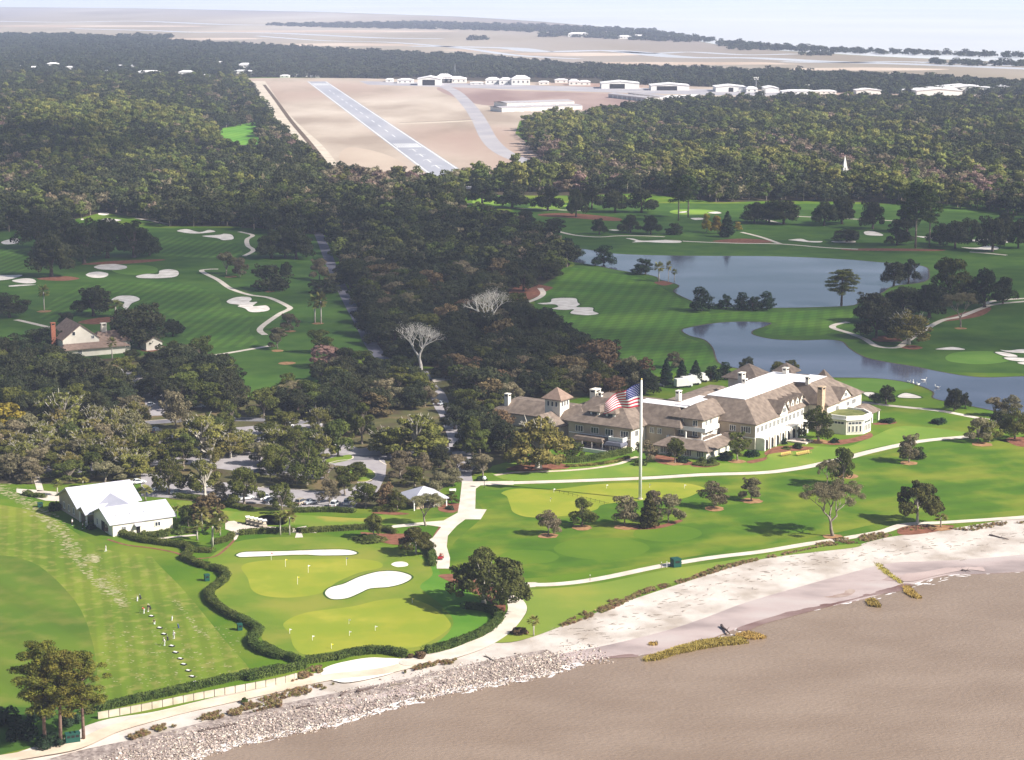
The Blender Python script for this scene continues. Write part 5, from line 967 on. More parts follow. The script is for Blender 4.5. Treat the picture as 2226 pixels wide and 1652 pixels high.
# main wing
walls(lod, 0, 67, 0, 31, 0, 8.75, STUC); MB().box(.75, 66.0, .72, .80, 0, 8.6).build('sun_toned_side_wall', WHITEW, lod)  # sun side overlaid in a paler colour that carries the light
hip(lod, 0, 67, 0, 31, 8.8, 15, (8, 8.5, 8.4, 8.6)); MB().box(7.9, 58.6, 8.3, 22.5, 14.95, 15.15).build('flat_roof', ROOFW, lod)
hip(lod, 41, 71.5, -7, 30, 8.8, 15, (4, 11, 9.5, 8)); walls(lod, 41, 71.5, -7, 30, 0, 8.75, WHITEW)
MB().box(45, 60.4, 2.6, 9, 15.1, 15.19).build('flat_roof', ROOFW, lod)
# big gable on the far block
gable(lod, (56, -6.6), (56, 4), 5.4, 8.9, 12.6, ROOF, WHITEW, 'gable_roof', z0=8)
window(lod, (56, -6.63, 10.4), SIDE, 2.2, 1.4, 3); window(lod, (64, -6.22, 6.6), SIDE, 3.2, 1.6, 5); window(lod, (50, -6.22, 6.6), SIDE, 2.4, 1.5, 3); window(lod, (59, -6.22, 6.6), SIDE, 2.4, 1.5, 3)
# front end of the main wing
window(lod, (.78, 4.2, 6.6), FRONT, 3.4, 1.9, 4); window(lod, (.78, 9, 6.6), FRONT, 2.2, 1.7, 3)
MB().box(.6, .8, .8, 12, 3.9, 4.15).build('string_course', TRIM, lod)
for k in range(12):
    x = 2.6 + k * 3.05
    window(lod, (x, .70, 6.5), SIDE, 1.9, 1.9, 3)
def arch(par, x, w, h, v, name='arch_opening'):
    n = 8; r = w / 2; pts = [(x - r, 0), (x + r, 0)] + [(x + r * math.cos(t), h - r + r * math.sin(t)) for t in [math.pi * k / n for k in range(n + 1)]]
    MB().prism([(p[0], v, p[1] + .05) for p in pts][::-1], [(p[0], v - .06, p[1] + .05) for p in pts][::-1]).build(name, DARKD, par)
# projecting arcade in front of the side wall
MB().box(1.5, 36, -2.0, .70, 0, 4.0).build('arcade', WHITEW, lod); MB().box(1.3, 36.2, -2.2, .69, 4.0, 4.25).build('arcade_terrace', TRIM, lod)
for k in range(8): arch(lod, 3.7 + k * 4.1, 2.4, 3.4, -2.02)
for k in range(9): MB().box(1.45 + k * 4.1, 2.15 + k * 4.1, -2.5, -2.0, 0, 3.9).build('pier', TRIM, lod)
# dormers on the long roof
gable(lod, (20.5, -.1), (20.5, 9), 3.4, 9.4, 13.2, ROOF, WHITEW, 'dormer_roof', z0=8.5)
window(lod, (20.5, -.14, 10.2), SIDE, 2.4, 1.5, 3); window(lod, (20.5, -.14, 12), SIDE, .9, .6, 1)
for u_ in (26.5, 30.2, 33.9, 37.6):
    gable(lod, (u_, 1.4), (u_, 8), 1.7, 11.0, 12.7, ROOF, WHITEW, 'dormer_roof', z0=9.2, oh=.3); window(lod, (u_, 1.37, 10.5), SIDE, .9, 1.1, 1)
chimney(lod, 40.2, -4.6, 0, 15.6, 2.6, 1.8, BRICK); chimney(lod, 45.5, 3, 14, 17.4, 1.6, 1.2); chimney(lod, 57, 17, 15, 17.4, 2, 1.6); chimney(lod, 33, 21, 15, 16.8, 1.7, 1.3); chimney(lod, 41, 26.2, 12, 17.2, 2.8, 1.6)
hip(lod, 52, 66, 25, 40, 12.4, 17, (6.9, 6.9, 7.4, 7.4)); walls(lod, 52, 66, 25, 40, 0, 12.3, WHITEW, 2)
hip(lod, 62, 70, 17, 25, 14.5, 17.4, (3.9, 3.9, 3.9, 3.9), name='cupola_roof'); walls(lod, 62, 70, 17, 25, 8, 14.4, WHITEW, 1.5)
hip(lod, 70, 78, 6, 14, 9.5, 14.8, (3.9, 3.9, 3.9, 3.9), name='cupola_roof'); walls(lod, 70, 78, 6, 14, 0, 9.4, WHITEW, 1)
# rotunda
rc = (46.5, -11.5); RR = 8.2
def ring_pts(r, z, n=8, c=rc, ph=math.pi / 8): return [(c[0] + r * math.cos(2 * math.pi * k / n + ph), c[1] + r * math.sin(2 * math.pi * k / n + ph), z) for k in range(n)]
MB().prism(ring_pts(RR, 0), ring_pts(RR, 5.0)).build('rotunda_wall', WHITEW, lod)
MB().prism(ring_pts(RR + .5, 5.0), ring_pts(RR + .5, 5.35)).build('cornice', TRIM, lod)
mbp = MB(); o_ = ring_pts(RR + .1, 5.35); i_ = ring_pts(RR - .5, 5.35)
mbp.add(o_ + [(x, y, 6.5) for x, y, z in o_] + i_ + [(x, y, 6.5) for x, y, z in i_], [(k, (k + 1) % 8, 8 + (k + 1) % 8, 8 + k) for k in range(8)] + [(16 + (k + 1) % 8, 16 + k, 24 + k, 24 + (k + 1) % 8) for k in range(8)] + [(8 + k, 8 + (k + 1) % 8, 24 + (k + 1) % 8, 24 + k) for k in range(8)])
mbp.build('parapet', TRIM, lod); MB().prism(ring_pts(RR - .8, 5.36), ring_pts(RR - .8, 5.9)).build('roof_planting', mat('roof_planting', (.10, .12, .03), (.20, .20, .07), .6), lod)
for k in (3, 4, 5, 6, 7):
    a = 2 * math.pi * (k + .5) / 8 + math.pi / 8; ap = RR * math.cos(math.pi / 8)
    for j in (-1.5, -.5, .5, 1.5):
        c_ = (rc[0] + ap * math.cos(a) - math.sin(a) * j * 1.35, rc[1] + ap * math.sin(a) + math.cos(a) * j * 1.35)
        if k in (4, 5, 6): window(lod, (c_[0], c_[1], 2.0), a, .75, 2.0, 1); 
    window(lod, (rc[0] + ap * math.cos(a), rc[1] + ap * math.sin(a), 4.0), a, 4.8, .8, 4)
hip(lod, 56, 69, -14.5, -5.5, 3.7, 5.8, (3, 3, 3.5, 3.5), name='porch_roof'); walls(lod, 59, 66, -10, -6, 0, 3.6, WHITEW, .5)
for u_, v_ in ((56.8, -13.8), (62.5, -13.8), (68.2, -13.8), (68.2, -9), (56.8, -9)): MB().box(u_ - .35, u_ + .35, v_ - .35, v_ + .35, 0, 3.5).build('porch_post', TRIM, lod)
# balcony block B
walls(lod, -12, 10, 13.3, 25.8, 0, 10.95, STUC); hip(lod, -12.4, 9, 12.9, 26.2, 11.0, 14.7, (6.6, 3, 6.5, 6.5)); MB().box(-11.2, 0, 14.02, 14.10, 4.2, 10.9).build('sun_toned_side_wall', WHITEW, lod)  # paler sheet on the sun side, light put into the colour
def balcony(u0, u1, v0, v1, z0, z1, name='balcony'):
    mb = MB(); mb.box(u0, u1, v0, v1, z0 - .3, z0); t = .2
    mb.box(u0, u0 + t, v0, v1, z0, z1); mb.box(u0 + t, u1, v0, v0 + t, z0, z1); mb.box(u0 + t, u1, v1 - t, v1, z0, z1)
    return mb.build(name, TRIM, lod)
balcony(-13.0, -3, 12.0, 25.6, 7.3, 8.4); balcony(-15.2, -3.0, 11.2, 25.2, 3.9, 5.0)
for u_, v_, z_, w_, p_ in ((-11.23, 22.2, 9.5, 2.2, 4), (-11.23, 16.6, 9.4, 1.6, 2), (-11.23, 22, 6.1, 2.4, 4), (-11.23, 16.6, 6.0, 1.8, 2)): window(lod, (u_, v_, z_), FRONT, w_, 1.7, p_)
for u_, z_ in ((-8.5, 9.4), (-5.5, 9.4), (-8.5, 6.0), (-5.5, 6.0), (-1.8, 6.4)): window(lod, (u_, 14.0, z_), SIDE, 1.4, 1.7, 2)
for v_ in (12.4, 18.2): MB().box(-14.9, -14.5, v_ - .2, v_ + .2, 5, 7.0).build('balcony_post', TRIM, lod)
walls(lod, -21.5, -1, 6.6, 27, 0, 2.95, WHITEW); hip(lod, -21.8, -1, 6.3, 27, 3.0, 4.9, (6.2, 3, 5.2, 3))
for v_ in (9.6, 14, 18.5, 23): window(lod, (-20.74, v_, 1.6), FRONT, 2.4, 1.8, 4)
for u_ in (-17, -12, -7): window(lod, (u_, 7.36, 1.6), SIDE, 1.6, 1.8, 2)
hip(lod, -4, 4, 4, 14, 3.0, 5.2, (2, 2, 3, 3)); walls(lod, -4, 4, 4, 14, 0, 2.95, WHITEW)
# link between the balcony block and the left block
walls(lod, -14.6, 6, 22, 62, 0, 7.95, STUC); hip(lod, -15, 8, 20, 62, 8.0, 13.5, (6.5, 7, 4, 5)); MB().box(-8.4, -1.8, 22, 40, 13.45, 13.62).build('flat_roof', ROOFW, lod)
MB().box(-6.4, 10.6, 21.2, 26.8, 13.3, 14.0).build('flat_roof', ROOFW, lod); chimney(lod, 1, 29.5, 11, 17, 2.0, 1.3)
window(lod, (-13.83, 28.5, 5.9), FRONT, 1.5, 1.7, 2); window(lod, (-13.83, 31.3, 5.9), FRONT, 1.5, 1.7, 2)
def hipdormer(u0, u1, v0, v1, z0, z1):
    MB().box(u0, u1, v0, v1, z0, z1).build('dormer_wall', TRIM, lod)
    hip(lod, u0 - .6, u1 + 1.5, v0 - .7, v1 + .7, z1, z1 + 1.5, (2.4, .1, 1.6, 1.6), name='dormer_roof', thick=.2); window(lod, (u0 - .02, (v0 + v1) / 2, (z0 + z1) / 2 + .1), FRONT, (v1 - v0) * .62, 1.0, 1)
hipdormer(-9.8, -4, 31.2, 34.4, 9.3, 11.4)
# left block A
walls(lod, -24.2, -2, 33, 58.5, 0, 7.95, STUC); hip(lod, -24.6, 0, 32.4, 59, 8.0, 14.6, (11.5, 8, 12, 12.5))
MB().box(-23.5, -14, 33.72, 33.80, 0, 7.9).build('sun_toned_side_wall', WHITEW, lod)  # sun side of this block painted in the lit tone too
for v_ in (36.2, 42, 47.5, 53.5): window(lod, (-23.43, v_, 5.6), FRONT, 2.9, 1.9, 3)
MB().box(-23.6, -23.4, 34, 57.5, 3.9, 4.15).build('string_course', TRIM, lod)
window(lod, (-20, 33.70, 5.6), SIDE, 1.8, 1.8, 2)
hipdormer(-20.6, -14, 47.6, 51, 9.5, 11.4); hipdormer(-20.6, -14, 41.6, 45, 9.5, 11.4)
chimney(lod, -6.5, 57.5, 12.6, 15.8, 3.6, 2.2); chimney(lod, -7.2, 55, 12.6, 15.0, 1.2, 1.2)
hip(lod, -27.6, -23, 42, 54, 2.9, 3.9, (.4, .1, .8, .8), name='awning'); MB().box(-27.2, -26.9, 42.5, 53.5, 2.2, 2.9).build('vine_trellis', L_HEDGE, lod)
mb = MB(); mb.box(-26.6, -23.5, 35, 40.5, 3.6, 3.9); mb.box(-26.6, -26.4, 35, 40.5, 3.9, 4.9); mb.box(-26.4, -23.5, 35, 35.2, 3.9, 4.9); mb.box(-26.4, -23.5, 40.3, 40.5, 3.9, 4.9); mb.build('balcony', TRIM, lod)
hip(lod, -28.6, -24, 34.6, 41, 2.6, 3.5, (.5, .1, .5, .5), mat('slate_awning', (.10, .10, .13), (.16, .16, .19), 1), 'awning'); MB().box(-26.2, -23.5, 35.2, 40.3, 0, 2.7).build('bay', WHITEW, lod); window(lod, (-26.22, 37.7, 1.4), FRONT, 4.2, 1.6, 6)
for v_ in (44.5, 48, 51.5): MB().box(-23.48, -23.42, v_ - .9, v_ + .9, .1, 2.6).build('door', DARKD, lod)
for v_ in (42.3, 46.3, 50, 53.7): MB().box(-27.4, -27.1, v_ - .15, v_ + .15, 0, 2.9).build('terrace_post', TRIM, lod)
# tower and low left wings
walls(lod, -17.4, -11.4, 64.8, 70.8, 5, 12.9, WHITEW, 0); hip(lod, -18.4, -10.4, 63.8, 71.8, 13.0, 16.6, (3.95, 3.95, 3.95, 3.95), ROOF_R, 'tower_roof')
for k in (-1.6, 0, 1.6): window(lod, (-17.42, 67.8 + k, 11.3), FRONT, .9, 1.6, 1); window(lod, (-14.4 + k, 64.78, 11.3), SIDE, .9, 1.6, 1)
gable(lod, (-25, 68), (-12, 68), 6.5, 4.6, 8.6, ROOF, WHITEW); hip(lod, -18, 2, 54, 68, 6.5, 10.6, (6, 6, 6, 6)); walls(lod, -18, 2, 54, 68, 0, 6.4, STUC)
hip(lod, -10, 6, 62, 98, 4.4, 8.4, (6, 6, 6, 6)); walls(lod, -10, 6, 62, 98, 0, 4.3, WHITEW); chimney(lod, -6.5, 93, 5, 10.4, 1.8, 1.6)
# service wing behind
hip(lod, 8, 52, 28, 50, 6.5, 10.5, (6, 6, 8, 9)); walls(lod, 8, 52, 28, 50, 0, 6.4, STUC); hip(lod, 14, 26, 50, 62, 4.5, 7, (4, 4, 4, 4)); walls(lod, 14, 26, 50, 62, 0, 4.4, STUC)
hip(lod, 4, 16, 38, 56, 5, 8, (4, 4, 5, 5)); walls(lod, 4, 16, 38, 56, 0, 4.9, STUC)
# terrace, steps
MB().box(-31, -23.6, 40, 57, 0, .35).build('terrace', STONE, lod)
MB().box(18, 24, -9.5, -2.6, 0, .5).build('steps', STONE, lod)
MB().box(-31.3, -31.0, 38, 57, 0, 1.2).build('terrace_wall', TRIM, lod)

# white metal roofed building by the range
lb = empty('golf_house', (-111.4, 554.3, 0), R(31.5), label='low cream building with two joined white metal gable roofs beside the driving range', cat='building')
gable(lb, (1.3, 8), (19.0, 8), 8.0, 3.4, 6.5, METALR, WHITEW, 'front_roof', z0=0, oh=1.1)
gable(lb, (-.7, 29.8), (16.8, 29.8), 9.2, 3.8, 8.0, METALR, STUC, 'rear_roof', z0=0, oh=1.1)
gable(lb, (10, 9), (10, 29), 6.5, 3.6, 5.9, METALR, STUC, 'link_roof', z0=0, oh=.3)
gable(lb, (-.6, 18.4), (8, 18.4), 3.4, 3.2, 4.8, METALR, STUC, 'porch_roof', z0=2.7, oh=.8)
for v_ in (26, 30, 34): window(lb, (-.72, v_, 2.1), FRONT, 1.0, 1.7, 1)
MB().box(1.2, 1.28, 6.6, 9.2, .05, 2.8).build('door', DARKD, lb); window(lb, (1.28, 12.4, 1.8), FRONT, .9, 1.6, 1)
for v_ in (15.8, 21.0): MB().box(-.9, -.5, v_ - .2, v_ + .2, 0, 3.0).build('porch_post', TRIM, lb)
MB().box(8.2, 9.3, .42, .48, .05, 2.2).build('door', DARKD, lb); window(lb, (14.5, .48, 1.9), SIDE, 1.6, 1.1, 2); window(lb, (4.5, .48, 1.9), SIDE, 1.2, 1.1, 2)
MB().prism([(7.5, .45, 2.75), (10, .45, 2.75), (10, -1.0, 2.35), (7.5, -1.0, 2.35)], [(7.5, .45, 2.9), (10, .45, 2.9), (10, -1.0, 2.5), (7.5, -1.0, 2.5)]).build('door_canopy', METALR, lb)
for k in range(4): MB().tube([(3.5 + k * 4.2, 3.6, 4.7), (3.5 + k * 4.2, 3.6, 5.4)], [.14, .14], 6).build('roof_vent', TRIM, lb)
# pavilion
pc = W(*T('n1', 1480, 1120)); pv = empty('pavilion', tuple(pc), R(25), label='square open pavilion with a pale pyramid metal roof beside the wide path', cat='pavilion')
pr = 5.7; hip(pv, -pr, pr, -pr, pr, 3.0, 5.7, (5.5, 5.5, 5.5, 5.5), METALR); MB().box(-3.9, 3.9, -3.9, 3.9, 0, 3.0).build('wall', BRICK, pv)
for a in (-1, 1):
    for b in (-1, 1): MB().box(a * 5.1 - .15, a * 5.1 + .15, b * 5.1 - .15, b * 5.1 + .15, 0, 2.8).build('post', TRIM, pv)
MB().box(-1.6, 1.6, -3.96, -3.9, .05, 2.4).build('door', DARKD, pv)
# brown roofed house on the left
hc = W(*T('z3', 560, 1130)); hs = empty('house', tuple(hc), R(28), label='white gabled house with brown roofs and red brick chimney among dark oaks', cat='house')
gable(hs, (-3, -2), (-3, 18), 8.2, 6.2, 12.4, ROOF_R, WHITEW, z0=0); hip(hs, -13, 16, -8, -1.4, 3.4, 5.2, (2, 5, 3, 2.5), ROOF_R, 'porch_roof'); walls(hs, -12, 15, -7.5, -1.5, 0, 3.3, WHITEW)
hip(hs, 3, 19, -2, 10, 4.6, 8.2, (3, 3, 5.8, 5.8), ROOF_R, 'side_roof'); walls(hs, 3, 19, -2, 10, 0, 4.5, WHITEW); chimney(hs, -12.4, 6, 0, 13, 1.8, 1.5, REDB); chimney(hs, 8.5, 4, 6, 11.5, 2.2, 1.8)
window(hs, (-6, -2.02, 9), SIDE, 1.3, 1.4, 1); window(hs, (2, -2.02, 7), SIDE, 1.3, 1.2, 2); window(hs, (17, -2 + .78, 2.2), SIDE, 1.6, 1.5, 2); window(hs, (-5, -6.72, 1.8), SIDE, 1.6, 1.5, 2)
gable(hs, (27, -6), (27, 2), 4, 3.2, 5.4, ROOF, WHITEW, 'garage_roof', z0=0)
# service yard: white box vans
def small_house(x, y, wpx, hpx, label, s='d', roofm=ROOFW, wallm=TRIM, d=14, cat='building', name='building', rz=0, rise=.35, group=None, hipr=True):
    if s != 'd': x, y = T(s, x, y); wpx /= SYS[s][2]; hpx /= SYS[s][2]
    k = ppm(y); w = wpx / k; h = hpx / k; p = W(x, y); e = empty(name, (p.x, p.y + d / 2, 0), rz, label=label, cat=cat, group=group)
    zt = h * (1 - rise)
    MB().box(-w / 2, w / 2, -d / 2, d / 2, 0, zt).build('wall', wallm, e)
    if hipr: hip(e, -w / 2 - .6, w / 2 + .6, -d / 2 - .6, d / 2 + .6, zt + .25, h, (min(w * .3, d * .48), min(w * .3, d * .48), d * .48, d * .48), roofm)
    else: gable(e, (0, -d / 2), (0, d / 2), w / 2 + .5, zt + .0, h, roofm, wallm, t=.3, oh=.5, z0=zt - .2)
    nw = max(1, int(w / 7))
    for i in range(nw): window(e, (-w / 2 + w * (i + .5) / nw, -d / 2 - .02, zt * .5), SIDE, min(2.4, w * .3), zt * .35, 2)
    return e
def hangar(x0, x1, yb, yt, door, label, s='h1', d=45, group='white hangars along the airport apron', rz=0.0):
    (a, y), (b, _) = T(s, x0, yb), T(s, x1, yb); k = ppm(y); w = (b - a) / k; h = (yb - yt) / SYS[s][2] / k; p = W((a + b) / 2, y)
    e = empty('hangar', (p.x, p.y + d / 2, 0), rz, label=label, cat='hangar', group=group); zt = h * .72
    MB().add([(-w / 2, -d / 2, 0), (w / 2, -d / 2, 0), (w / 2, -d / 2, zt), (0, -d / 2, h), (-w / 2, -d / 2, zt), (-w / 2, d / 2, 0), (w / 2, d / 2, 0), (w / 2, d / 2, zt), (0, d / 2, h), (-w / 2, d / 2, zt)],
             [(0, 1, 2, 3, 4), (9, 8, 7, 6, 5), (1, 6, 7, 2), (5, 0, 4, 9)]).build('wall', TRIM, e)
    gable(e, (0, -d / 2), (0, d / 2), w / 2 + .8, zt + .1, h + .1, ROOFW, None, t=.5, oh=.8)
    if door:
        d0 = (T(s, door[0], yb)[0] - (a + b) / 2) / k; d1 = (T(s, door[1], yb)[0] - (a + b) / 2) / k
        MB().box(d0, d1, -d / 2 - .3, -d / 2 - .1, .05, zt * .92).build('door', DARKD, e)
    return e
hangar(215, 380, 145, 86, (250, 337), 'white hangar with an open dark door at the left of the apron')
hangar(1485, 1752, 168, 118, (1544, 1650), 'wide white hangar with dark open door left of the long one with the shallow roof')
hangar(1828, 2097, 180, 135, (1870, 2012), 'widest white hangar with dark open door and shallow roof')
hangar(92, 305, 134, 90, (184, 216), 'white hangar with a small square dark door', 'h2')
hangar(1065, 1240, 150, 116, None, 'white rounded hangar half hidden by trees at the right', 'h2')
hangar(1375, 1480, 148, 115, None, 'small white shed in the right industrial row', 'h2')
hangar(1480, 1800, 163, 114, None, 'very long white warehouse behind the right wood', 'h2', d=60)
hangar(1680, 2020, 150, 94, None, 'tallest white warehouse behind the right wood', 'h2', d=70)
hangar(2075, 2145, 140, 96, None, 'small white gabled shed near the right edge', 'h2')
hangar(437, 530, 140, 100, None, 'small rounded white shed right of the square door hangar', 'h2')
SM = [(465, 128, 180, 45, 'h1', 'long white terminal building behind the left hangar'), (400, 128, 110, 62, 'h1', 'white gabled hall behind the left hangar'), (130, 130, 110, 32, 'h1', 'low white and red building left of the left hangar'),
      (20, 122, 50, 25, 'h1', 'tiny white building at the left end of the apron'), (625, 140, 90, 18, 'h1', 'low white building right of the left hangar'), (735, 138, 100, 48, 'h1', 'pale grey roofed terminal block'), (825, 140, 90, 48, 'h1', 'pale terminal block with a hipped roof'),
      (930, 142, 130, 65, 'h1', 'largest pale terminal block with stepped roofs'), (1090, 140, 70, 25, 'h1', 'low white building right of the terminal blocks'), (1210, 128, 90, 28, 'h1', 'long white roofed building between the terminal and the hangars'), (1298, 145, 70, 42, 'h1', 'square white building left of the wide hangar'),
      (1372, 145, 80, 34, 'h1', 'small white building next to the wide hangar'), (345, 138, 80, 40, 'h2', 'white building under the light mast'), (670, 150, 240, 30, 'h2', 'long low pale building between trees'), (860, 148, 140, 26, 'h2', 'long white roof half hidden by the right wood'),
      (2190, 150, 80, 28, 'h2', 'pale building at the right edge of the airport'), (1960, 95, 0, 0, None, None), (2010, 255, 190, 40, 'h1', 'white shed behind the hangar rows'), (2130, 240, 120, 30, 'h1', 'pale low shed at the edge of the right wood'),
      (640, 328, 100, 24, 'z1', 'longest white house in the left far wood'), (803, 326, 66, 22, 'z1', 'white grey house right of the longest one in the left far wood'), (225, 288, 50, 18, 'z1', 'white house at the left of the far wood'), (80, 292, 26, 10, 'z1', 'tiny white house at the far left'),
      (145, 300, 40, 14, 'z1', 'small reddish white house in the left far wood'), (300, 300, 40, 14, 'z1', 'small grey house in the left far wood'), (520, 290, 30, 10, 'z1', 'tiny pale roof in the far wood'), (575, 290, 34, 10, 'z1', 'tiny pale roof beside another in the far wood'),
      (460, 312, 28, 10, 'z1', 'tiny pale house left of the longest white one'), (955, 275, 34, 10, 'z1', 'tiny white roof above the airfield corner'), (1058, 292, 56, 20, 'z1', 'white house near the head of the perimeter track'), (1050, 318, 80, 16, 'z1', 'pale house beside the head of the perimeter track'),
      (890, 335, 40, 14, 'z1', 'small pinkish house left of the airfield corner'), (1290, 332, 70, 16, 'z1', 'white house at the top left corner of the airfield'), (1360, 335, 40, 10, 'z1', 'small reddish hut at the top of the airfield'), (1230, 335, 40, 12, 'z1', 'small pale hut at the top left of the airfield'),
      (300, 160, 90, 20, 'z2', 'pale beach house row left end in the far shore'), (500, 168, 60, 16, 'z2', 'cream building in the far shore wood'), (560, 166, 70, 16, 'z2', 'cream building right of the first one in the far shore wood'), (700, 168, 60, 14, 'z2', 'small cream building in the far shore wood'),
      (1520, 345, 34, 16, 'z4', None, None), (2165, 505, 60, 24, 'z1', None)]
for q in SM:
    if len(q) < 6 or q[5] is None: continue
    small_house(q[0], q[1], q[2], q[3], q[5], q[4], d=16 if q[1] > 200 else 24)
SHEDR = mat('grey_shed_roof', (.38, .35, .36), (.46, .43, .44), .1)
def shed(p0, p1, depth, h, label, doors=True):
    a, b = W(*p0), W(*p1); an = math.atan2(b.y - a.y, b.x - a.x); L = (b - a).length; e = empty('long_shed', tuple(a), an, label=label, cat='hangar', group='long low aircraft sheds')
    MB().box(0, L, 0, depth, 0, h * .8).build('wall', TRIM, e)
    gable(e, (0, depth / 2), (L, depth / 2), depth / 2 + .6, h * .8, h, SHEDR, None, t=.3)
    if doors:
        for k in range(8): MB().box(L * (k + .15) / 8, L * (k + .85) / 8, -.12, -.05, .05, h * .65).build('door', mat('shed_door', (.5, .47, .46), (.55, .52, .5), 1), e)
shed(T('h1', 1535, 228), T('h1', 1800, 258), 18, 6, 'long low white shed with many doors in front of the hangars'); shed(T('h1', 1672, 220), T('h1', 1890, 250), 18, 6, 'second long low shed behind the first in front of the hangars')
shed(T('h1', 835, 300), T('h1', 1300, 285), 34, 7, 'broad low pale shed at the corner of the right wood'); shed(T('h1', 800, 330), T('h1', 1355, 312), 30, 6, 'nearest broad low pale shed at the corner of the right wood')
# masts
def mast(x, y, hpx, label, s, lamps=False):
    x, y = T(s, x, y); k = ppm(y); p = W(x, y); H = hpx / SYS[s][2] / k; e = empty('mast', tuple(p), label=label, cat='mast')
    mb = MB()
    for a in range(3):
        t = a * 2.094; mb.tube([(1.1 * math.cos(t), 1.1 * math.sin(t), 0), (.3 * math.cos(t), .3 * math.sin(t), H)], [.28, .16], 4)
    for i in range(int(H / 3)): z = i * 3.0; f = 1.1 - .8 * z / H; mb.tube([(f, 0, z), (f * math.cos(2.094), f * math.sin(2.094), z + 1.5), (f * math.cos(4.19), f * math.sin(4.19), z + 3)], [.1, .1, .1], 3)
    mb.build('lattice', mat('mast_grey', (.4, .4, .43), (.5, .5, .52), 1), e)
    if lamps:
        m2 = MB()
        for a in range(8): t = a * .785; m2.box(3 * math.cos(t) - .7, 3 * math.cos(t) + .7, 3 * math.sin(t) - .7, 3 * math.sin(t) + .7, H - 1.5 - (a % 2) * 2.2, H - (a % 2) * 2.2)
        m2.tube([(-3, 0, H - .8), (3, 0, H - .8)], [.2, .2], 4); m2.tube([(0, -3, H - .8), (0, 3, H - .8)], [.2, .2], 4); m2.build('lamp_cluster', TRIM, e)
mast(475, 90, 95, 'tall thin lattice mast behind the left hangar', 'h1'); mast(372, 136, 105, 'light mast with a cluster of lamps above the right wood', 'h2', True); mast(724, 120, 38, 'small antenna above the right wood', 'h2', True)
# chapel
cp = W(1835.7, 385); ch = empty('chapel', tuple(cp), R(10), label='white chapel steeple with a needle spire rising from the right wood', cat='church')
MB().box(-1.7, 1.7, -1.7, 1.7, 0, 8.6).build('tower', TRIM, ch); MB().box(-1.3, 1.3, -1.3, 1.3, 8.6, 10.4).build('belfry', TRIM, ch)
MB().add([(-1.2, -1.2, 10.4), (1.2, -1.2, 10.4), (1.2, 1.2, 10.4), (-1.2, 1.2, 10.4), (0, 0, 17.5)], [(0, 1, 4), (1, 2, 4), (2, 3, 4), (3, 0, 4)]).build('spire', TRIM, ch); window(ch, (0, -1.72, 7), SIDE, 1.0, 1.6, 2)
gable(ch, (0, 1.7), (0, 22), 6, 5, 9, ROOF, TRIM, 'nave_roof', z0=0)
small_house(1975, 392, 60, 12, 'low pale roof right of the chapel in the right wood')

# ------------------------------------------------------------------ hedges and shrubs
def hedge(s_, pts, w, h, label, more=None, lm=L_HEDGE):
    q = TT(s_, pts)
    for m in (more or []): q += TT(*m)
    P = [Vector(p) for p in smooth([tuple(W(x, y)) for x, y in q], False, 6)]
    acc = [P[0]]; 
    for p in P[1:]:
        while (p - acc[-1]).length > .7: acc.append(acc[-1] + (p - acc[-1]).normalized() * .7)
    c = P[0].copy(); hr_ = random.Random(len(acc)); L = [((p.x - c.x + hr_.uniform(-.25, .25), p.y - c.y + hr_.uniform(-.25, .25), h * hr_.uniform(.44, .54)), (w * hr_.uniform(.5, .62), w * hr_.uniform(.5, .62), h * hr_.uniform(.5, .58))) for p in acc]
    V, F = crown_quads(len(acc), L, len(acc) * 150, .14, .86, .9, .3)
    mb = MB()
    for i in range(len(acc) - 1):
        a, b = acc[i] - c, acc[i + 1] - c; d = (b - a).normalized(); n = Vector((-d.y, d.x, 0)) * w * .36
        mb.add([a + n, b + n, b - n, a - n, a + n + Vector((0, 0, h * .8)), b + n + Vector((0, 0, h * .8)), b - n + Vector((0, 0, h * .8)), a - n + Vector((0, 0, h * .8))], [(7, 6, 5, 4), (0, 1, 5, 4), (2, 3, 7, 6), (1, 2, 6, 5), (3, 0, 4, 7)])
    V = np.vstack([V, np.array([tuple(v) for v in mb.v])]); F = np.vstack([F, np.array(mb.f) + len(V) - len(mb.v)])
    o = link('hedge', np_mesh('hedge', V, F, lm)); o.location = c; return tag(o, label, 'hedge')
hedge('z6', [(930, 1195), (1080, 1250), (1250, 1280), (1470, 1312), (1495, 1370), (1450, 1395)], 2.2, 1.7, 'clipped hedge running from the white building corner towards the range', [('n4', [(1540, 70), (1640, 105)])])
hedge('n4', [(1670, 115), (1755, 135), (1785, 190), (1720, 250), (1655, 300), (1680, 385), (1780, 460), (1880, 515)], 2.3, 1.7, 'curving clipped hedge between the range and the upper practice green')
hedge('n4', [(1895, 512), (1960, 550), (2030, 590), (2040, 630), (1990, 690), (2060, 765), (2226, 820)], 2.3, 1.7, 'curving clipped hedge between the range corner and the lower practice green', [('n5', [(400, 885), (500, 935), (655, 985)])])
hedge('n4', [(790, 1222), (1100, 1155), (1400, 1090), (1900, 975), (2226, 915)], 2.2, 1.7, 'long straight hedge at the foot of the driving range along the sea wall', [('n5', [(300, 1105), (500, 1060), (700, 1015)])])
hedge('n5', [(700, 985), (800, 975), (885, 960)], 2.2, 1.7, 'short hedge piece at the corner above the white sand area')
hedge('n5', [(900, 962), (1000, 935), (1150, 920), (1260, 925), (1370, 945)], 2.3, 1.8, 'arched hedge directly above the white sand area')
hedge('n5', [(1500, 920), (1600, 900), (1720, 860), (1870, 800), (1985, 710), (1965, 665), (1860, 632), (1750, 622)], 2.2, 1.8, 'hooked hedge round the right end of the practice green below the wide oak')
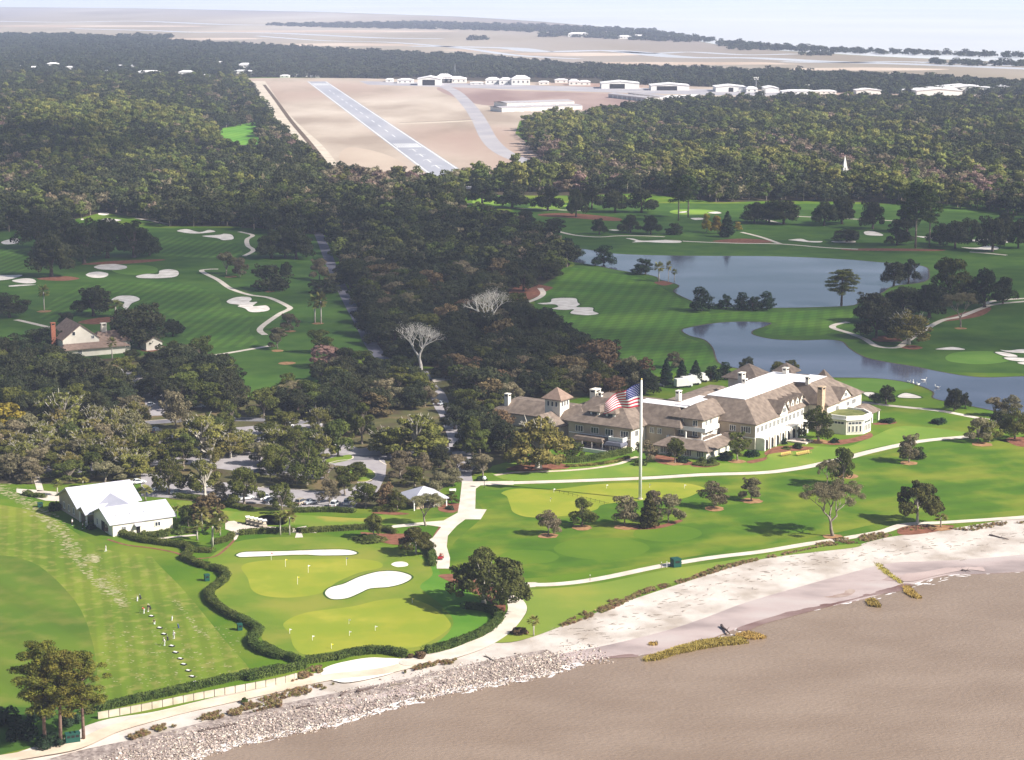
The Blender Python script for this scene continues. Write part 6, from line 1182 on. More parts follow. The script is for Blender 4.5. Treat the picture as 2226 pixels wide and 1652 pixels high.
hedge('n1', [(1440, 1480), (1520, 1530), (1560, 1600), (1560, 1680)], 2.0, 1.6, 'hedge between the practice green and the wide path with the red cart')
hedge('n1', [(-200, 1390), (0, 1378), (300, 1362)], 2.0, 1.5, 'hedge behind the pair of palms by the cart court')
hedge('n1', [(375, 1372), (700, 1355), (960, 1340), (1080, 1345), (1220, 1385)], 2.0, 1.5, 'long hedge above the practice green right of the white steps')
hedge('z6', [(1400, 912), (1500, 920), (1620, 935)], 2.0, 1.5, 'hedge below the left end of the front car row'); hedge('z6', [(1750, 965), (1850, 990), (1975, 1012)], 2.0, 1.4, 'hedge below the white sport utility car')
hedge('n1', [(310, 1185), (600, 1180), (850, 1190)], 2.0, 1.5, 'dark hedge under the front row of cars'); hedge('n1', [(1050, 1180), (1130, 1175), (1200, 1185)], 2.2, 1.5, 'hedge left of the pavilion lawn')
hedge('n2', [(600, 990), (800, 985), (1000, 950), (1130, 925), (1235, 900)], 2.4, 2.0, 'tall hedge below the lodge terrace'); hedge('n2', [(670, 1030), (900, 1015), (1100, 985), (1230, 945)], 1.4, .8, 'low olive hedge in front of the tall one below the lodge terrace', lm=L_OLIV)
hedge('z6', [(195, 890), (270, 905), (360, 915)], 1.8, 1.3, 'small hedge on the cart court left of the white building'); hedge('z6', [(1120, 1225), (1250, 1215), (1350, 1190)], 1.8, 1.4, 'hedge along the front wall of the white building')
hedge('z6', [(1480, 1195), (1540, 1180)], 2, 1.4, 'short hedge left of the palm cluster'); hedge('z6', [(1700, 1280), (1800, 1250), (1840, 1215)], 2.0, 1.5, 'curved hedge right of the palm cluster'); hedge('z6', [(1550, 1340), (1680, 1345)], 2.2, 1.4, 'hedge below the palm cluster')
hedge('n2', [(1820, 1010), (1930, 1025), (2030, 1010)], 1.4, .7, 'low ring hedge round the two clipped domes by the lodge')
for s_, x, y, w, h_, kd, lb_ in [('n2', 1885, 1000, 110, 75, 'shrub', 'left clipped dome shrub in front of the lodge corner'), ('n2', 1975, 1000, 100, 75, 'shrub', 'right clipped dome shrub in front of the lodge corner'), ('n2', 1715, 985, 130, 70, 'shrub_dark', 'dark clipped shrub left of the two domes'),
        ('n3', 552, 625, 55, 60, 'shrub_dark', 'cone shaped dark shrub beside the lodge steps'), ('n3', 650, 655, 80, 45, 'shrub_dark', 'dark round shrub at the foot of the lodge steps'), ('n3', 905, 615, 75, 40, 'shrub_dark', 'dark shrub left of the round bay planting'), ('n3', 1275, 475, 115, 42, 'shrub_dark', 'dark low shrub on the straw bed right of the lodge porch'),
        ('n3', 570, 660, 70, 25, 'shrub', 'low shrub in the bed left of the dark one by the steps'), ('n3', 1115, 520, 70, 110, 'shrub_tan', 'leafless brown shrub against the round bay'), ('n2', 1330, 1010, 130, 70, 'shrub', 'round shrub island beside the flagpole'), ('n3', 330, 710, 110, 60, 'shrub_dark', 'dark shrub mass below the lodge arcade'), ('n3', 150, 720, 90, 60, 'shrub_dark', 'dark shrub mass left of the green tree at the lodge'),
        ('n2', 2110, 960, 170, 80, 'shrub_dark', 'dark shrub in the corner of the lodge wings'), ('n2', 1270, 870, 90, 110, 'shrub_dark', 'dark shrub between the flagpole and the lodge left block'), ('n1', 2010, 895, 110, 45, 'shrub_dark', 'dark shrub left of the white lamp'), ('n1', 1720, 1160, 90, 45, 'shrub_dark', 'dark round shrub right of the pavilion'),
        ('z6', 225, 875, 60, 35, 'shrub', 'round bush on the small hedge of the cart court'), ('z6', 860, 1190, 90, 80, 'shrub_pink', 'reddish bush at the front corner of the white building'), ('z6', 1040, 1200, 60, 40, 'shrub', 'small bush by the door of the white building'), ('z6', 1140, 1215, 90, 55, 'shrub', 'round bush right of the door of the white building'),
        ('z6', 1260, 1215, 170, 55, 'shrub', 'long bush along the white building wall'), ('z6', 430, 1010, 110, 90, 'shrub_dark', 'dark bush at the rear corner of the white building'), ('z6', 720, 1160, 80, 60, 'shrub_dark', 'dark bush in the shade of the white building porch'), ('z6', 1410, 1195, 110, 90, 'shrub', 'tall bush at the right end of the white building'),
        ('d', 716, 800, 92, 48, 'shrub_pink', 'large pink brown mound of twigs above the lower left lawn'), ('n5', 1460, 950, 100, 55, 'shrub_tan', 'grey brown bush between two hedges above the cart path'), ('n5', 1400, 950, 60, 40, 'shrub_tan', 'small tan bush beside the grey brown one'), ('n4', 400, 1500, 260, 110, 'shrub_dark', 'dark undergrowth at the foot of the three pines'),
        ('n4', 180, 1440, 260, 160, 'shrub_dark', 'dark thicket left of the three pines'), ('n4', 60, 1340, 260, 170, 'shrub_dark', 'dark thicket at the left edge behind the pines'), ('n4', 560, 1330, 200, 120, 'shrub_dark', 'dark bushes behind the right pine trunk'), ('n4', 320, 1290, 220, 130, 'shrub_dark', 'dark bushes behind the middle pine trunk'), ('n4', 700, 1240, 130, 60, 'shrub', 'bush at the left end of the sea wall'), ('n1', 890, 850, 150, 70, 'shrub_dark', 'dark planting on the round turning island'),
        ('n4', 1930, 1160, 60, 50, 'shrub', 'small green bush on the sandy track'), ('n5', 1110, 170, 230, 45, 'shrub', 'low planting under the white trunked tree'), ('n5', 2000, 590, 110, 90, 'shrub', 'yellow green bush by the black golf cart'), ('d', 2040, 920, 40, 16, 'shrub_dark', 'low dark shrub right of the porch bed')]:
    tree(kd, x, y, w / SYS[s_][2], h_ / SYS[s_][2], lb_, s_)

# ------------------------------------------------------------------ flagpole with flag
fb = W(1391.4, 1085)
def proj(p):
    x, y, z = p[0], p[1], p[2] - CAMH; f = y * math.cos(TH) - z * math.sin(TH); u = y * math.sin(TH) + z * math.cos(TH)
    return (1113 + FP * x / f, 826 - FP * u / f)
zt = 20.0
while proj((fb.x, fb.y, zt))[1] > 826: zt += .1
fp = empty('flagpole', tuple(fb), label='very tall white flagpole flying the stars and stripes in front of the lodge', cat='flagpole')
WPT = mat('white_pole_paint', (.80, .79, .76), rough=.35, spec=.5)
MB().tube([(0, 0, 0), (0, 0, zt * .6), (0, 0, zt)], [.50, .42, .26], 12).build('pole', WPT, fp, True); MB().ball((0, 0, zt + .25), .3).build('finial', mat('brass', (.6, .45, .15), rough=.3, metal=.8), fp, True)
MB().tube([(0, 0, -.1), (0, 0, .35)], [.9, .8], 14).build('base', CONC, fp)
MB().tube([(-.35, .05, zt - .2), (-.42, .05, 2)], [.03, .03], 4).build('halyard', WPT, fp)
def zat(x, y):      # height over the pole's own ground row for a picture point
    z = 0.0
    while proj((fb.x + (x - 1391.4) / ppm(1085), fb.y, z))[1] > y: z += .05
    return z
tl = Vector((-.45, 0, zat(1391, 833))); bl = Vector((-.45, 0, zat(1391, 884))); tr_ = Vector(((1312 - 1391.4) / 7.6, 1.2, zat(1312, 874))); br_ = Vector(((1308 - 1391.4) / 7.6, .2, zat(1310, 899)))
def fpt(u, v, off=0):
    p = tl.lerp(tr_, u).lerp(bl.lerp(br_, u), v); p = p + Vector((0, 1, 0)) * (.45 * math.sin(u * 11 + v * 2.4) * min(1, u * 3) + off) + Vector((0, 0, .28 * math.sin(u * 9 + 1.3 + v) * min(1, u * 3))); p.z += 1.0 * math.sin(u * math.pi) * .5; return p
FRED = mat('flag_red', (.55, .035, .06), rough=.8); FWH = mat('flag_white', (.82, .80, .80), rough=.8); FBL = mat('flag_blue', (.03, .04, .19), rough=.8)
vs = []; fs = []; mi = []; NU = 40; NV = 26
for j in range(NV + 1):
    for i in range(NU + 1): vs.append(tuple(fpt(i / NU, j / NV)))
for j in range(NV):
    for i in range(NU):
        fs.append((j * (NU + 1) + i, j * (NU + 1) + i + 1, (j + 1) * (NU + 1) + i + 1, (j + 1) * (NU + 1) + i))
        mi.append(2 if (i < 16 and j < 14) else (0 if (j // 2) % 2 == 0 else 1))
fm = np_mesh('flag', vs, fs, [FRED, FWH, FBL], True, mi); flag = link('flag', fm, fp)
sm_ = MB()
for r_ in range(9):
    for c_ in range(6 if r_ % 2 == 0 else 5):
        u0 = (c_ * 2 + 1 + (r_ % 2)) / 12 * .4; v0 = (r_ + 1) / 10 * (7 / 13)
        for off in (-.05, .05):
            pts = []
            for k in range(10):
                a = math.pi * k / 5; q = (.021 if k % 2 == 0 else .009); pts.append(tuple(fpt(u0 + q * math.sin(a) * .75, v0 - q * math.cos(a) * 1.05, off)))
            sm_.add(pts, [tuple(range(10))])
sm_.build('stars', FWH, flag)

# ------------------------------------------------------------------ vehicles
def carpaint(n, c): return mat(n, c, rough=.25, spec=.6)
CP = {'white': carpaint('car_white', (.78, .78, .77)), 'silver': carpaint('car_silver', (.42, .44, .47)), 'dark': carpaint('car_black', (.025, .028, .035)), 'blue': carpaint('car_blue', (.06, .10, .20)), 'red': carpaint('car_red', (.35, .03, .03)), 'tan': carpaint('car_tan', (.42, .36, .28)), 'green': carpaint('car_green', (.03, .10, .07))}
LAMP = mat('headlight', (.8, .8, .75), rough=.2); TAIL = mat('tail_light', (.4, .02, .02), rough=.3); STEEL = mat('wheel_rim', (.5, .5, .52), rough=.3, metal=.6)
def car_meshes(suv):
    H = 1.75 if suv else 1.45; h1 = .98 if suv else .88; L = 4.7; w = .92
    prof = [(-L / 2, .32), (-L / 2 + .05, h1 - .12), (-L / 2 + .9 if not suv else -L / 2 + .25, h1 + .02), (L / 2 - 1.25, h1), (L / 2 - .1, h1 - .22), (L / 2, .35)]
    mb = MB(); n = len(prof)
    for s_ in (-1, 1): pass
    a = [(x, -w, z) for x, z in prof]; b = [(x, w, z) for x, z in prof]; mb.prism(b, a); body = mb.mesh('body', CP['white'])
    cb = [(-L / 2 + (.95 if not suv else .2), h1), (-L / 2 + (1.5 if not suv else .45), H - .04), (L / 2 - 2.25, H - .04), (L / 2 - 1.3, h1)]
    g = MB(); g.prism([(x, .80 if z < H - .1 else .66, z - .02) for x, z in cb], [(x, -.80 if z < H - .1 else -.66, z - .02) for x, z in cb]); glass = g.mesh('window_glass', GLASS)
    rf = MB(); x0, x1 = cb[1][0] - .02, cb[2][0] + .05; rf.box(x0, x1, -.68, .68, H - .08, H)
    for (p, q) in ((0, 1), (3, 2)):
        for s_ in (-1, 1): rf.tube([(cb[p][0], s_ * .80, h1), (cb[q][0], s_ * .67, H - .05)], [.05, .05], 4)
    roof = rf.mesh('roof', CP['white']); wh = MB(); wh.tube([(0, -.12, 0), (0, .12, 0)], [.34, .34], 12); wheel = wh.mesh('wheel', BLACK)
    rm = MB(); rm.tube([(0, -.125, 0), (0, .125, 0)], [.19, .19], 8); rim = rm.mesh('rim', STEEL)
    hl = MB().box(-.04, .04, -.2, .2, -.08, .08).mesh('headlight', LAMP); tlm = MB().box(-.04, .04, -.16, .16, -.09, .09).mesh('tail_light', TAIL)
    return body, glass, roof, wheel, rim, hl, tlm, L, h1
CM = {False: car_meshes(False), True: car_meshes(True)}
def car(s_, x, y, ang, col, label, suv=False, group='cars parked in the car park', sc=1.0):
    x, y = T(s_, x, y); p = W(x, y, .07); body, glass, roof, wheel, rim, hl, tlm, L, h1 = CM[suv]
    e = empty('parked_car', tuple(p), R(ang), sc, label=label, cat='car', group=group)
    for nm, me in (('body', body), ('window_glass', glass), ('roof', roof)):
        o = link(nm, me, e)
        if nm != 'window_glass': o.material_slots[0].link = 'OBJECT'; o.material_slots[0].material = CP[col]
    for a in (-1.4, 1.4):
        for b in (-.84, .84): o = link('wheel', wheel, e); o.location = (a, b, .34); r = link('rim', rim, o)
    for b in (-.62, .62):
        o = link('headlight', hl, e); o.location = (L / 2 - .03, b, h1 - .36); o = link('tail_light', tlm, e); o.location = (-L / 2 + .02, b, h1 - .3)
    return e
CARS = [('n1', 65, 405, 70, 'white', 'white car at the left of the rear car park row', 1), ('n1', 155, 405, 72, 'dark', 'dark car second in the rear car park row', 0), ('n1', 245, 415, 75, 'white', 'white car third in the rear car park row', 1), ('n1', 500, 405, 75, 'white', 'white car near the right end of the rear row', 0),
    ('n1', 30, 515, 60, 'white', 'white sedan in the second car park row behind green crowns', 0), ('n1', 225, 580, 60, 'white', 'white car half hidden under the green tree between rows', 0), ('n1', 560, 585, 65, 'silver', 'silver car left of the white utility car by the grassy island', 0), ('n1', 645, 580, 65, 'white', 'white utility car by the grassy island of the car park', 1),
    ('n1', 250, 660, 20, 'blue', 'blue grey sedan in the middle of the car park', 0), ('n1', 190, 750, 60, 'dark', 'small dark car between two tree crowns in the car park', 0), ('n1', 470, 830, 40, 'white', 'white car under the dense green tree', 0), ('n1', 40, 1065, 38, 'white', 'large white sport utility car in the front row', 1), ('n1', 90, 1095, 35, 'dark', 'black car close beside the large white sport utility car', 0),
    ('n1', 365, 1110, 60, 'tan', 'tan car left of the silver wagon in the front row', 1), ('n1', 455, 1108, 40, 'silver', 'silver wagon in the front row', 0), ('n1', 672, 1128, 75, 'white', 'white car fourth in the front row, left of the rightmost', 1), ('n1', 785, 1112, 85, 'white', 'rightmost white truck like car of the front row', 1),
    ('z6', 1265, 862, 15, 'silver', 'silver sedan behind the front hedge at the left', 0), ('z6', 1410, 885, 8, 'silver', 'pale car partly behind the slim tree trunk left of the front hedge', 0), ('z6', 1590, 832, 20, 'white', 'white sedan at the edge of the grassy strip behind the hedge', 0), ('z6', 1855, 920, 10, 'silver', 'grey car under the round tree in the front bay', 0), ('z6', 1950, 925, 30, 'white', 'white car behind the trunk of the round front tree', 0),
    ('z6', 1235, 395, 70, 'dark', 'dark van at the bend below the curved road', 1), ('z6', 960, 650, 10, 'dark', 'dark car under olive branches left of the car park', 0), ('z6', 2050, 720, 50, 'dark', 'dark green car in the middle lot beside a pale trunk', 0), ('z6', 1090, 800, 30, 'white', 'white car just above the palm at the roof angle', 0),
    ('z6', 1190, 190, 80, 'white', 'white car in the small upper parking bay', 0), ('z6', 1240, 130, 80, 'silver', 'grey car in the small upper parking bay', 0), ('z6', 1245, 95, 80, 'white', 'white van at the top of the small upper parking bay', 1), ('n1', 1640, 205, 60, 'silver', 'grey car on the driveway beside the broad dark oak', 0), ('n2', 1205, 265, 20, 'white', 'white car behind the flag', 0),
    ('z6', 1570, 200, 10, 'white', 'white car under the trees above the curved road', 0), ('n2', 1500, 298, 15, 'dark', 'dark car behind the lodge by the conifers', 0), ('z4', 1220, 1520, 30, 'white', 'white car between the lodge tower and the dark oak', 0)]
for s_, x, y, a, c, lb_, suv in CARS: car(s_, x, y, a, c, lb_, bool(suv), sc=1.05)
def cart_m():
    b = MB(); b.prism([(-1.15, .55, .3), (-1.15, .55, .75), (-.3, .55, .72), (-.2, .55, .38), (.55, .55, .38), (.75, .55, .85), (1.15, .55, .6), (1.15, .55, .3)], [(-1.15, -.55, .3), (-1.15, -.55, .75), (-.3, -.55, .72), (-.2, -.55, .38), (.55, -.55, .38), (.75, -.55, .85), (1.15, -.55, .6), (1.15, -.55, .3)])
    st = MB().box(-.75, -.15, -.5, .5, .72, .88).box(-.85, -.72, -.5, .5, .88, 1.25); rf = MB().box(-1.0, .85, -.6, .6, 1.86, 1.94)
    po = MB()
    for x, xx in ((-.9, -.95), (.7, .5)):
        for y in (-.53, .53): po.tube([(x, y, .7), (xx, y, 1.88)], [.025, .025], 4)
    wh = MB().tube([(0, -.1, 0), (0, .1, 0)], [.23, .23], 10)
    return b.mesh('body', CP['white']), st.mesh('seat', mat('cart_seat', (.55, .48, .38))), rf.mesh('roof', TRIM), po.mesh('roof_frame', BLACK), wh.mesh('wheel', BLACK)
KM = cart_m()
def cart(s_, x, y, ang, col, label, group='golf carts', roof=True):
    x, y = T(s_, x, y); p = W(x, y, .08); e = empty('golf_cart', tuple(p), R(ang), 1.08, label=label, cat='golf cart', group=group)
    for i, nm in enumerate(('body', 'seat', 'roof', 'roof_frame')):
        if not roof and i > 1: continue
        o = link(nm, KM[i], e)
        if i == 0 or (i == 2 and col in ('dark',)): o.material_slots[0].link = 'OBJECT'; o.material_slots[0].material = CP[col]
    for a in (-.75, .8):
        for b in (-.5, .5): o = link('wheel', KM[4], e); o.location = (a, b, .23)
    return e
for k, nm in enumerate(('leftmost', 'second from the left', 'middle', 'second from the right', 'rightmost')): cart('z6', 1960 + k * 33, 1118 + k * 7, -75, 'dark' if k == 9 else 'tan', nm + ' golf cart of the row on the cart court', 'row of golf carts on the cart court')
cart('d', 1103, 1299, -75, 'dark', 'dark golf cart driving on the bend of the seaside path'); cart('d', 958, 1215, -100, 'red', 'small red cart on the wide path below the pavilion', roof=False); cart('n1', 2040, 620, 20, 'dark', 'golf cart under the trees right of the driveway'); cart('n3', 705, 612, 20, 'dark', 'white roofed golf cart parked at the lodge steps'); cart('n1', 1650, 700, 30, 'dark', 'golf cart below the huge olive oak')
def boxtruck(s_, x, y, ang, label, L=7):
    x, y = T(s_, x, y); p = W(x, y, 0.05); e = empty('box_truck', tuple(p), R(ang), label=label, cat='truck')
    MB().box(-L / 2, L / 2 - 1.8, -1.2, 1.2, .8, 3.6).build('cargo_box', TRIM, e); MB().prism([(L / 2 - 1.7, 1.1, .5), (L / 2 - 1.7, 1.1, 2.5), (L / 2 - .9, 1.1, 2.4), (L / 2 - .3, 1.1, 1.5), (L / 2, 1.1, 1.3), (L / 2, 1.1, .5)], [(L / 2 - 1.7, -1.1, .5), (L / 2 - 1.7, -1.1, 2.5), (L / 2 - .9, -1.1, 2.4), (L / 2 - .3, -1.1, 1.5), (L / 2, -1.1, 1.3), (L / 2, -1.1, .5)]).build('cab', CP['white'], e)
    MB().add([(L / 2 - .88, -1, 2.3), (L / 2 - .88, 1, 2.3), (L / 2 - .3, 1, 1.6), (L / 2 - .3, -1, 1.6)], [(0, 3, 2, 1)]).build('windscreen', GLASS, e)
    for a in (-L / 3, L / 3):
        for b in (-1.05, 1.05): o = MB().tube([(a, b - .15, .45), (a, b + .15, .45)], [.45, .45], 10).build('wheel', BLACK, e)
boxtruck('z5', 120, 1400, 25, 'white box truck at the left of the service yard behind the lodge'); boxtruck('z5', 165, 1385, 25, 'white box truck in the middle of the service yard behind the lodge', 8); boxtruck('z5', 215, 1368, 25, 'white box truck at the right of the service yard behind the lodge', 8)

# ------------------------------------------------------------------ people
SKIN = mat('skin', (.45, .26, .18), rough=.6); HAIR = mat('hair', (.05, .03, .02))
def cloth(n, c): return mat('cloth_' + n, c, rough=.9)
CL = {'white': cloth('white', (.75, .74, .72)), 'red': cloth('red', (.50, .03, .03)), 'dark': cloth('dark', (.03, .03, .04)), 'tan': cloth('tan', (.5, .42, .3)), 'blue': cloth('blue', (.06, .09, .2)), 'grey': cloth('grey', (.35, .35, .36))}
def skin_mesh(name, V, E, Rr, m, parent, root=0):
    me = bpy.data.meshes.new(name); me.from_pydata(V, E, []); me.materials.append(m); o = link(name, me, parent)
    md = o.modifiers.new('skin', 'SKIN'); lay = me.skin_vertices[0] if me.skin_vertices else None
    if lay is None:
        bm = bmesh.new(); bm.from_mesh(me); bm.verts.layers.skin.verify(); bm.to_mesh(me); bm.free(); lay = me.skin_vertices[0]
    for i, r in enumerate(Rr): lay.data[i].radius = (r, r); lay.data[i].use_root = (i == root)
    md.use_smooth_shade = True; sb = o.modifiers.new('sub', 'SUBSURF'); sb.levels = 1; sb.render_levels = 1; return o
def person(s_, x, y, rz, pose, shirt, trousers, label, cap=None, sc=1.08, held=None):
    x, y = T(s_, x, y); p = W(x, y, .05); e = empty('person', tuple(p), R(rz), sc, label=label, cat='person')
    lean = {'stand': 0, 'walk': .05, 'swing': .28, 'bend': .75, 'crouch': .35}[pose]; dz = -.42 if pose == 'crouch' else 0
    hipz = .92 + dz; up = Vector((math.sin(lean), 0, math.cos(lean))); pel = Vector((0, 0, hipz)); chest = pel + up * .42; neck = pel + up * .56; head = neck + Vector((up.x * .6, 0, up.z)).normalized() * .14; top = head + Vector((up.x * .4, 0, 1)).normalized() * .13
    V = [pel, pel + up * .2, chest, neck, head, top, head + Vector((.10, 0, -.01))]; E = [(0, 1), (1, 2), (2, 3), (3, 4), (4, 5), (4, 6)]; Rr = [.13, .13, .15, .055, .088, .07, .02]
    hands = []
    for s in (-1, 1):
        sh = chest + Vector((0, s * .19, .04)); 
        if pose in ('swing', 'bend'): el_ = sh + Vector((.16, -s * .02, -.24)); ha = Vector((el_.x + .16, s * .04, el_.z - .20))
        elif pose == 'walk': el_ = sh + Vector((s * .10, s * .05, -.27)); ha = el_ + Vector((s * .10 + .08, 0, -.23))
        elif pose == 'crouch': el_ = sh + Vector((.18, s * .04, -.2)); ha = el_ + Vector((.2, -s * .05, -.08))
        else: el_ = sh + Vector((0, s * .07, -.28)); ha = el_ + Vector((.07, s * .0, -.25))
        n = len(V); V += [sh, el_, ha]; E += [(2, n), (n, n + 1), (n + 1, n + 2)]; Rr += [.065, .045, .034]; dirv = (ha - el_).normalized(); pal = ha + dirv * .07; V.append(pal); E.append((n + 2, n + 3)); Rr.append(.032); hands.append(pal)
        for k in range(4):
            q = len(V); b_ = pal + Vector((0, 0, 0)) + dirv * .02 + Vector((.012 * (k - 1.5), .0, 0)) * 1.6; V += [b_ + dirv * .035, b_ + dirv * (.07 - .006 * abs(k - 1)) + Vector((.02, 0, -.01))]; E += [(n + 3, q), (q, q + 1)]; Rr += [.009, .008]
        q = len(V); V.append(ha + dirv * .04 + Vector((.045, -s * .02, 0))); E.append((n + 2, q)); Rr.append(.010)
        hp = pel + Vector((0, s * .10, -.06)); st = (s * .2 if pose == 'walk' else (.0 if pose != 'crouch' else .0)); foot = Vector((st, s * (.13 if pose != 'swing' else .2), .06)); kn = (hp + foot) / 2 + Vector((.05 if pose != 'crouch' else .32, 0, 0))
        n = len(V); V += [hp, kn, foot, foot + Vector((.17, 0, -.02))]; E += [(0, n), (n, n + 1), (n + 1, n + 2), (n + 2, n + 3)]; Rr += [.10, .065, .045, .04]
    body = skin_mesh('body', [tuple(v) for v in V], E, Rr, SKIN, e)
    def sub(name, idx, extra, m):
        mp = {i: k for k, i in enumerate(idx)}; skin_mesh(name, [tuple(V[i]) for i in idx], [(mp[a], mp[b]) for a, b in E if a in mp and b in mp], [Rr[i] + extra for i in idx], m, e)
    a2 = 7 + 13; nA = 7; per = 4 + 8 + 1 + 4          # vertices per side: arm 4, fingers 8, thumb 1, leg 4
    sub('shirt', [0, 1, 2] + [nA, nA + 1] + [nA + per, nA + per + 1], .022, CL[shirt]); sub('trousers', [0] + [nA + 13, nA + 14, nA + 15] + [nA + per + 13, nA + per + 14, nA + per + 15], .020, CL[trousers])
    h_ = MB().ball(tuple(head + Vector((-.012, 0, .075))), (.102, .092, .075), 10, 6)
    if cap: h_.box(head.x + .05, head.x + .19, -.07, .07, head.z + .07, head.z + .085)
    h_.build('cap' if cap else 'hair', CL[cap] if cap else HAIR, e)
    f_ = MB()
    for s in (-1, 1): f_.ball((head.x + .088, s * .032, head.z + .02), .012, 6, 4)
    f_.build('eyes', DARKD, e)
    for s in (-1, 1):
        ft = Vector((s * .2 if pose == 'walk' else 0, s * (.13 if pose != 'swing' else .2), 0)); MB().box(ft.x - .09, ft.x + .22, ft.y - .05, ft.y + .05, 0, .09).build('shoe', CL['white'], e)
    if held == 'club':
        a = hands[0].lerp(hands[1], .5); MBh = MB().tube([tuple(a), (a.x + .45, a.y, .08)], [.012, .010], 5); MBh.box(a.x + .42, a.x + .5, a.y - .05, a.y + .03, .03, .1)
        c = MBh.build('golf_club', STEEL); c.location = p; c.rotation_euler = (0, 0, R(rz)); c.scale = (sc,) * 3; tag(c, 'golf club held by the ' + ' '.join(label.split()[:8]), 'golf club')
    return e
person('z6', 838, 1335, 200, 'walk', 'white', 'white', 'person all in white walking alone on the range near the bare turf'); person('z6', 572, 1132, 160, 'stand', 'white', 'dark', 'person in white shirt nearest the porch of the white building', 'white')
person('z6', 655, 1158, 200, 'stand', 'white', 'dark', 'person in white shirt at the front corner of the white building', 'dark'); person('z6', 682, 1140, 240, 'stand', 'white', 'grey', 'person in white shirt close behind another at the white building corner')
person('n4', 1140, 458, 180, 'bend', 'red', 'white', 'person in red shirt and white trousers bending at the tee line', held='club'); person('n4', 1172, 443, 230, 'stand', 'dark', 'tan', 'person in dark top beside the one in red on the range', 'white')
person('n4', 1225, 543, 200, 'crouch', 'dark', 'white', 'person in dark top crouching between two ball trays'); person('n4', 1375, 657, 250, 'stand', 'white', 'white', 'person all in white standing behind the tee line with a bag', 'white')
person('n4', 1303, 712, 190, 'swing', 'white', 'white', 'person all in white addressing the ball on the tee line', 'white', held='club'); person('d', 1105, 1300, -75, 'crouch', 'dark', 'dark', 'driver in dark clothes seated in the dark golf cart', sc=1.0).location.z = .45
person('d', 958.5, 1215, -100, 'crouch', 'red', 'dark', 'driver in red seated on the small red cart', sc=1.0).location.z = .5
def golfbag(s_, x, y, c, label):
    x, y = T(s_, x, y); p = W(x, y, .05); e = empty('golf_bag', tuple(p), random.uniform(0, 6), 1.1, label=label, cat='golf bag')
    MB().tube([(0, 0, 0), (.18, 0, .85)], [.15, .17], 10).build('bag', CL[c], e); MB().tube([(.18, 0, .8), (.32, .02, 1.2)], [.02, .03], 5).tube([(.15, .05, .8), (.2, .12, 1.15)], [.02, .04], 5).tube([(.2, -.05, .8), (.28, -.12, 1.1)], [.02, .035], 5).build('club_heads', STEEL, e)
    MB().tube([(.1, .08, .6), (-.3, .3, 0)], [.02, .02], 4).tube([(.1, -.08, .6), (-.3, -.3, 0)], [.02, .02], 4).build('stand_leg', BLACK, e)
golfbag('n4', 1112, 345, 'dark', 'black golf bag at the top of the tee line'); golfbag('n4', 1085, 362, 'white', 'white golf bag lying left of the black one'); golfbag('n4', 1190, 428, 'dark', 'dark golf bag right of the golfer in red'); golfbag('n4', 1358, 515, 'white', 'white golf bag standing by itself behind the tee line')
golfbag('n4', 1412, 575, 'blue', 'dark blue golf bag above the standing person in white'); golfbag('n4', 1328, 672, 'dark', 'dark golf bag beside the person addressing the ball')
TR = [(1197, 484), (1262, 577), (1296, 626), (1358, 720), (1388, 771), (1425, 820), (1452, 865), (1488, 915), (1519, 961), (1547, 1005)]; ORD = ['first', 'second', 'third', 'fourth', 'fifth', 'sixth', 'seventh', 'eighth', 'ninth', 'tenth']
for k, (x, y) in enumerate(TR):
    p = W(*T('n4', x, y), .05); e = empty('ball_tray', tuple(p), R(-30), 1.25, label=ORD[k] + ' black tray of white balls from the top of the diagonal tee line', cat='ball tray', group='ball trays along the tee line')
    MB().box(-.5, .5, -.35, .35, 0, .14).build('tray', BLACK, e); b = MB()
    for i in range(5):
        for j in range(3): b.ball((-.32 + i * .13, -.18 + j * .16, .18), .075, 6, 4)
    b.build('balls', TRIM, e)
# flags on the practice greens
PF = [('n5', 467, 300, 'red', 'red flag pin beside the long bunker'), ('n5', 562, 345, 'yellow', 'yellow flag pin nearest the long bunker'), ('n5', 714, 385, 'white', 'white flag pin in the middle of the upper practice green'), ('n5', 643, 462, 'yellow', 'yellow flag pin low on the upper practice green'),
      ('n5', 968, 335, 'blue', 'blue flag pin at the right of the upper practice green'), ('n5', 1407, 585, 'yellow', 'pin with a small yellow flag near the oak shadow'), ('n5', 1160, 770, 'white', 'white pin in the centre of the lower practice green'), ('n5', 985, 725, 'white', 'white pin left of centre on the lower practice green'),
      ('n5', 742, 835, 'white', 'white pin at the left of the lower practice green'), ('n5', 868, 890, 'yellow', 'pin with a yellow flag at the bottom of the lower practice green'), ('n5', 988, 805, 'white', 'white pin below the left of centre one'), ('n5', 590, 790, 'white', 'white pin at the left edge of the lower practice green'),
      ('n2', 538, 1262, 'white', 'white pin at the top left of the lodge putting green'), ('n2', 1020, 1225, 'white', 'white pin at the top middle of the lodge putting green'), ('n2', 1410, 1220, 'white', 'white pin right of the flagpole on the lodge putting green'), ('n2', 1730, 1225, 'white', 'white pin at the right end of the lodge putting green'), ('n2', 505, 1345, 'white', 'white pin at the lower left of the lodge putting green')]
FC = {'red': FRED, 'yellow': mat('flag_yellow', (.75, .62, .03)), 'white': FWH, 'blue': FBL}
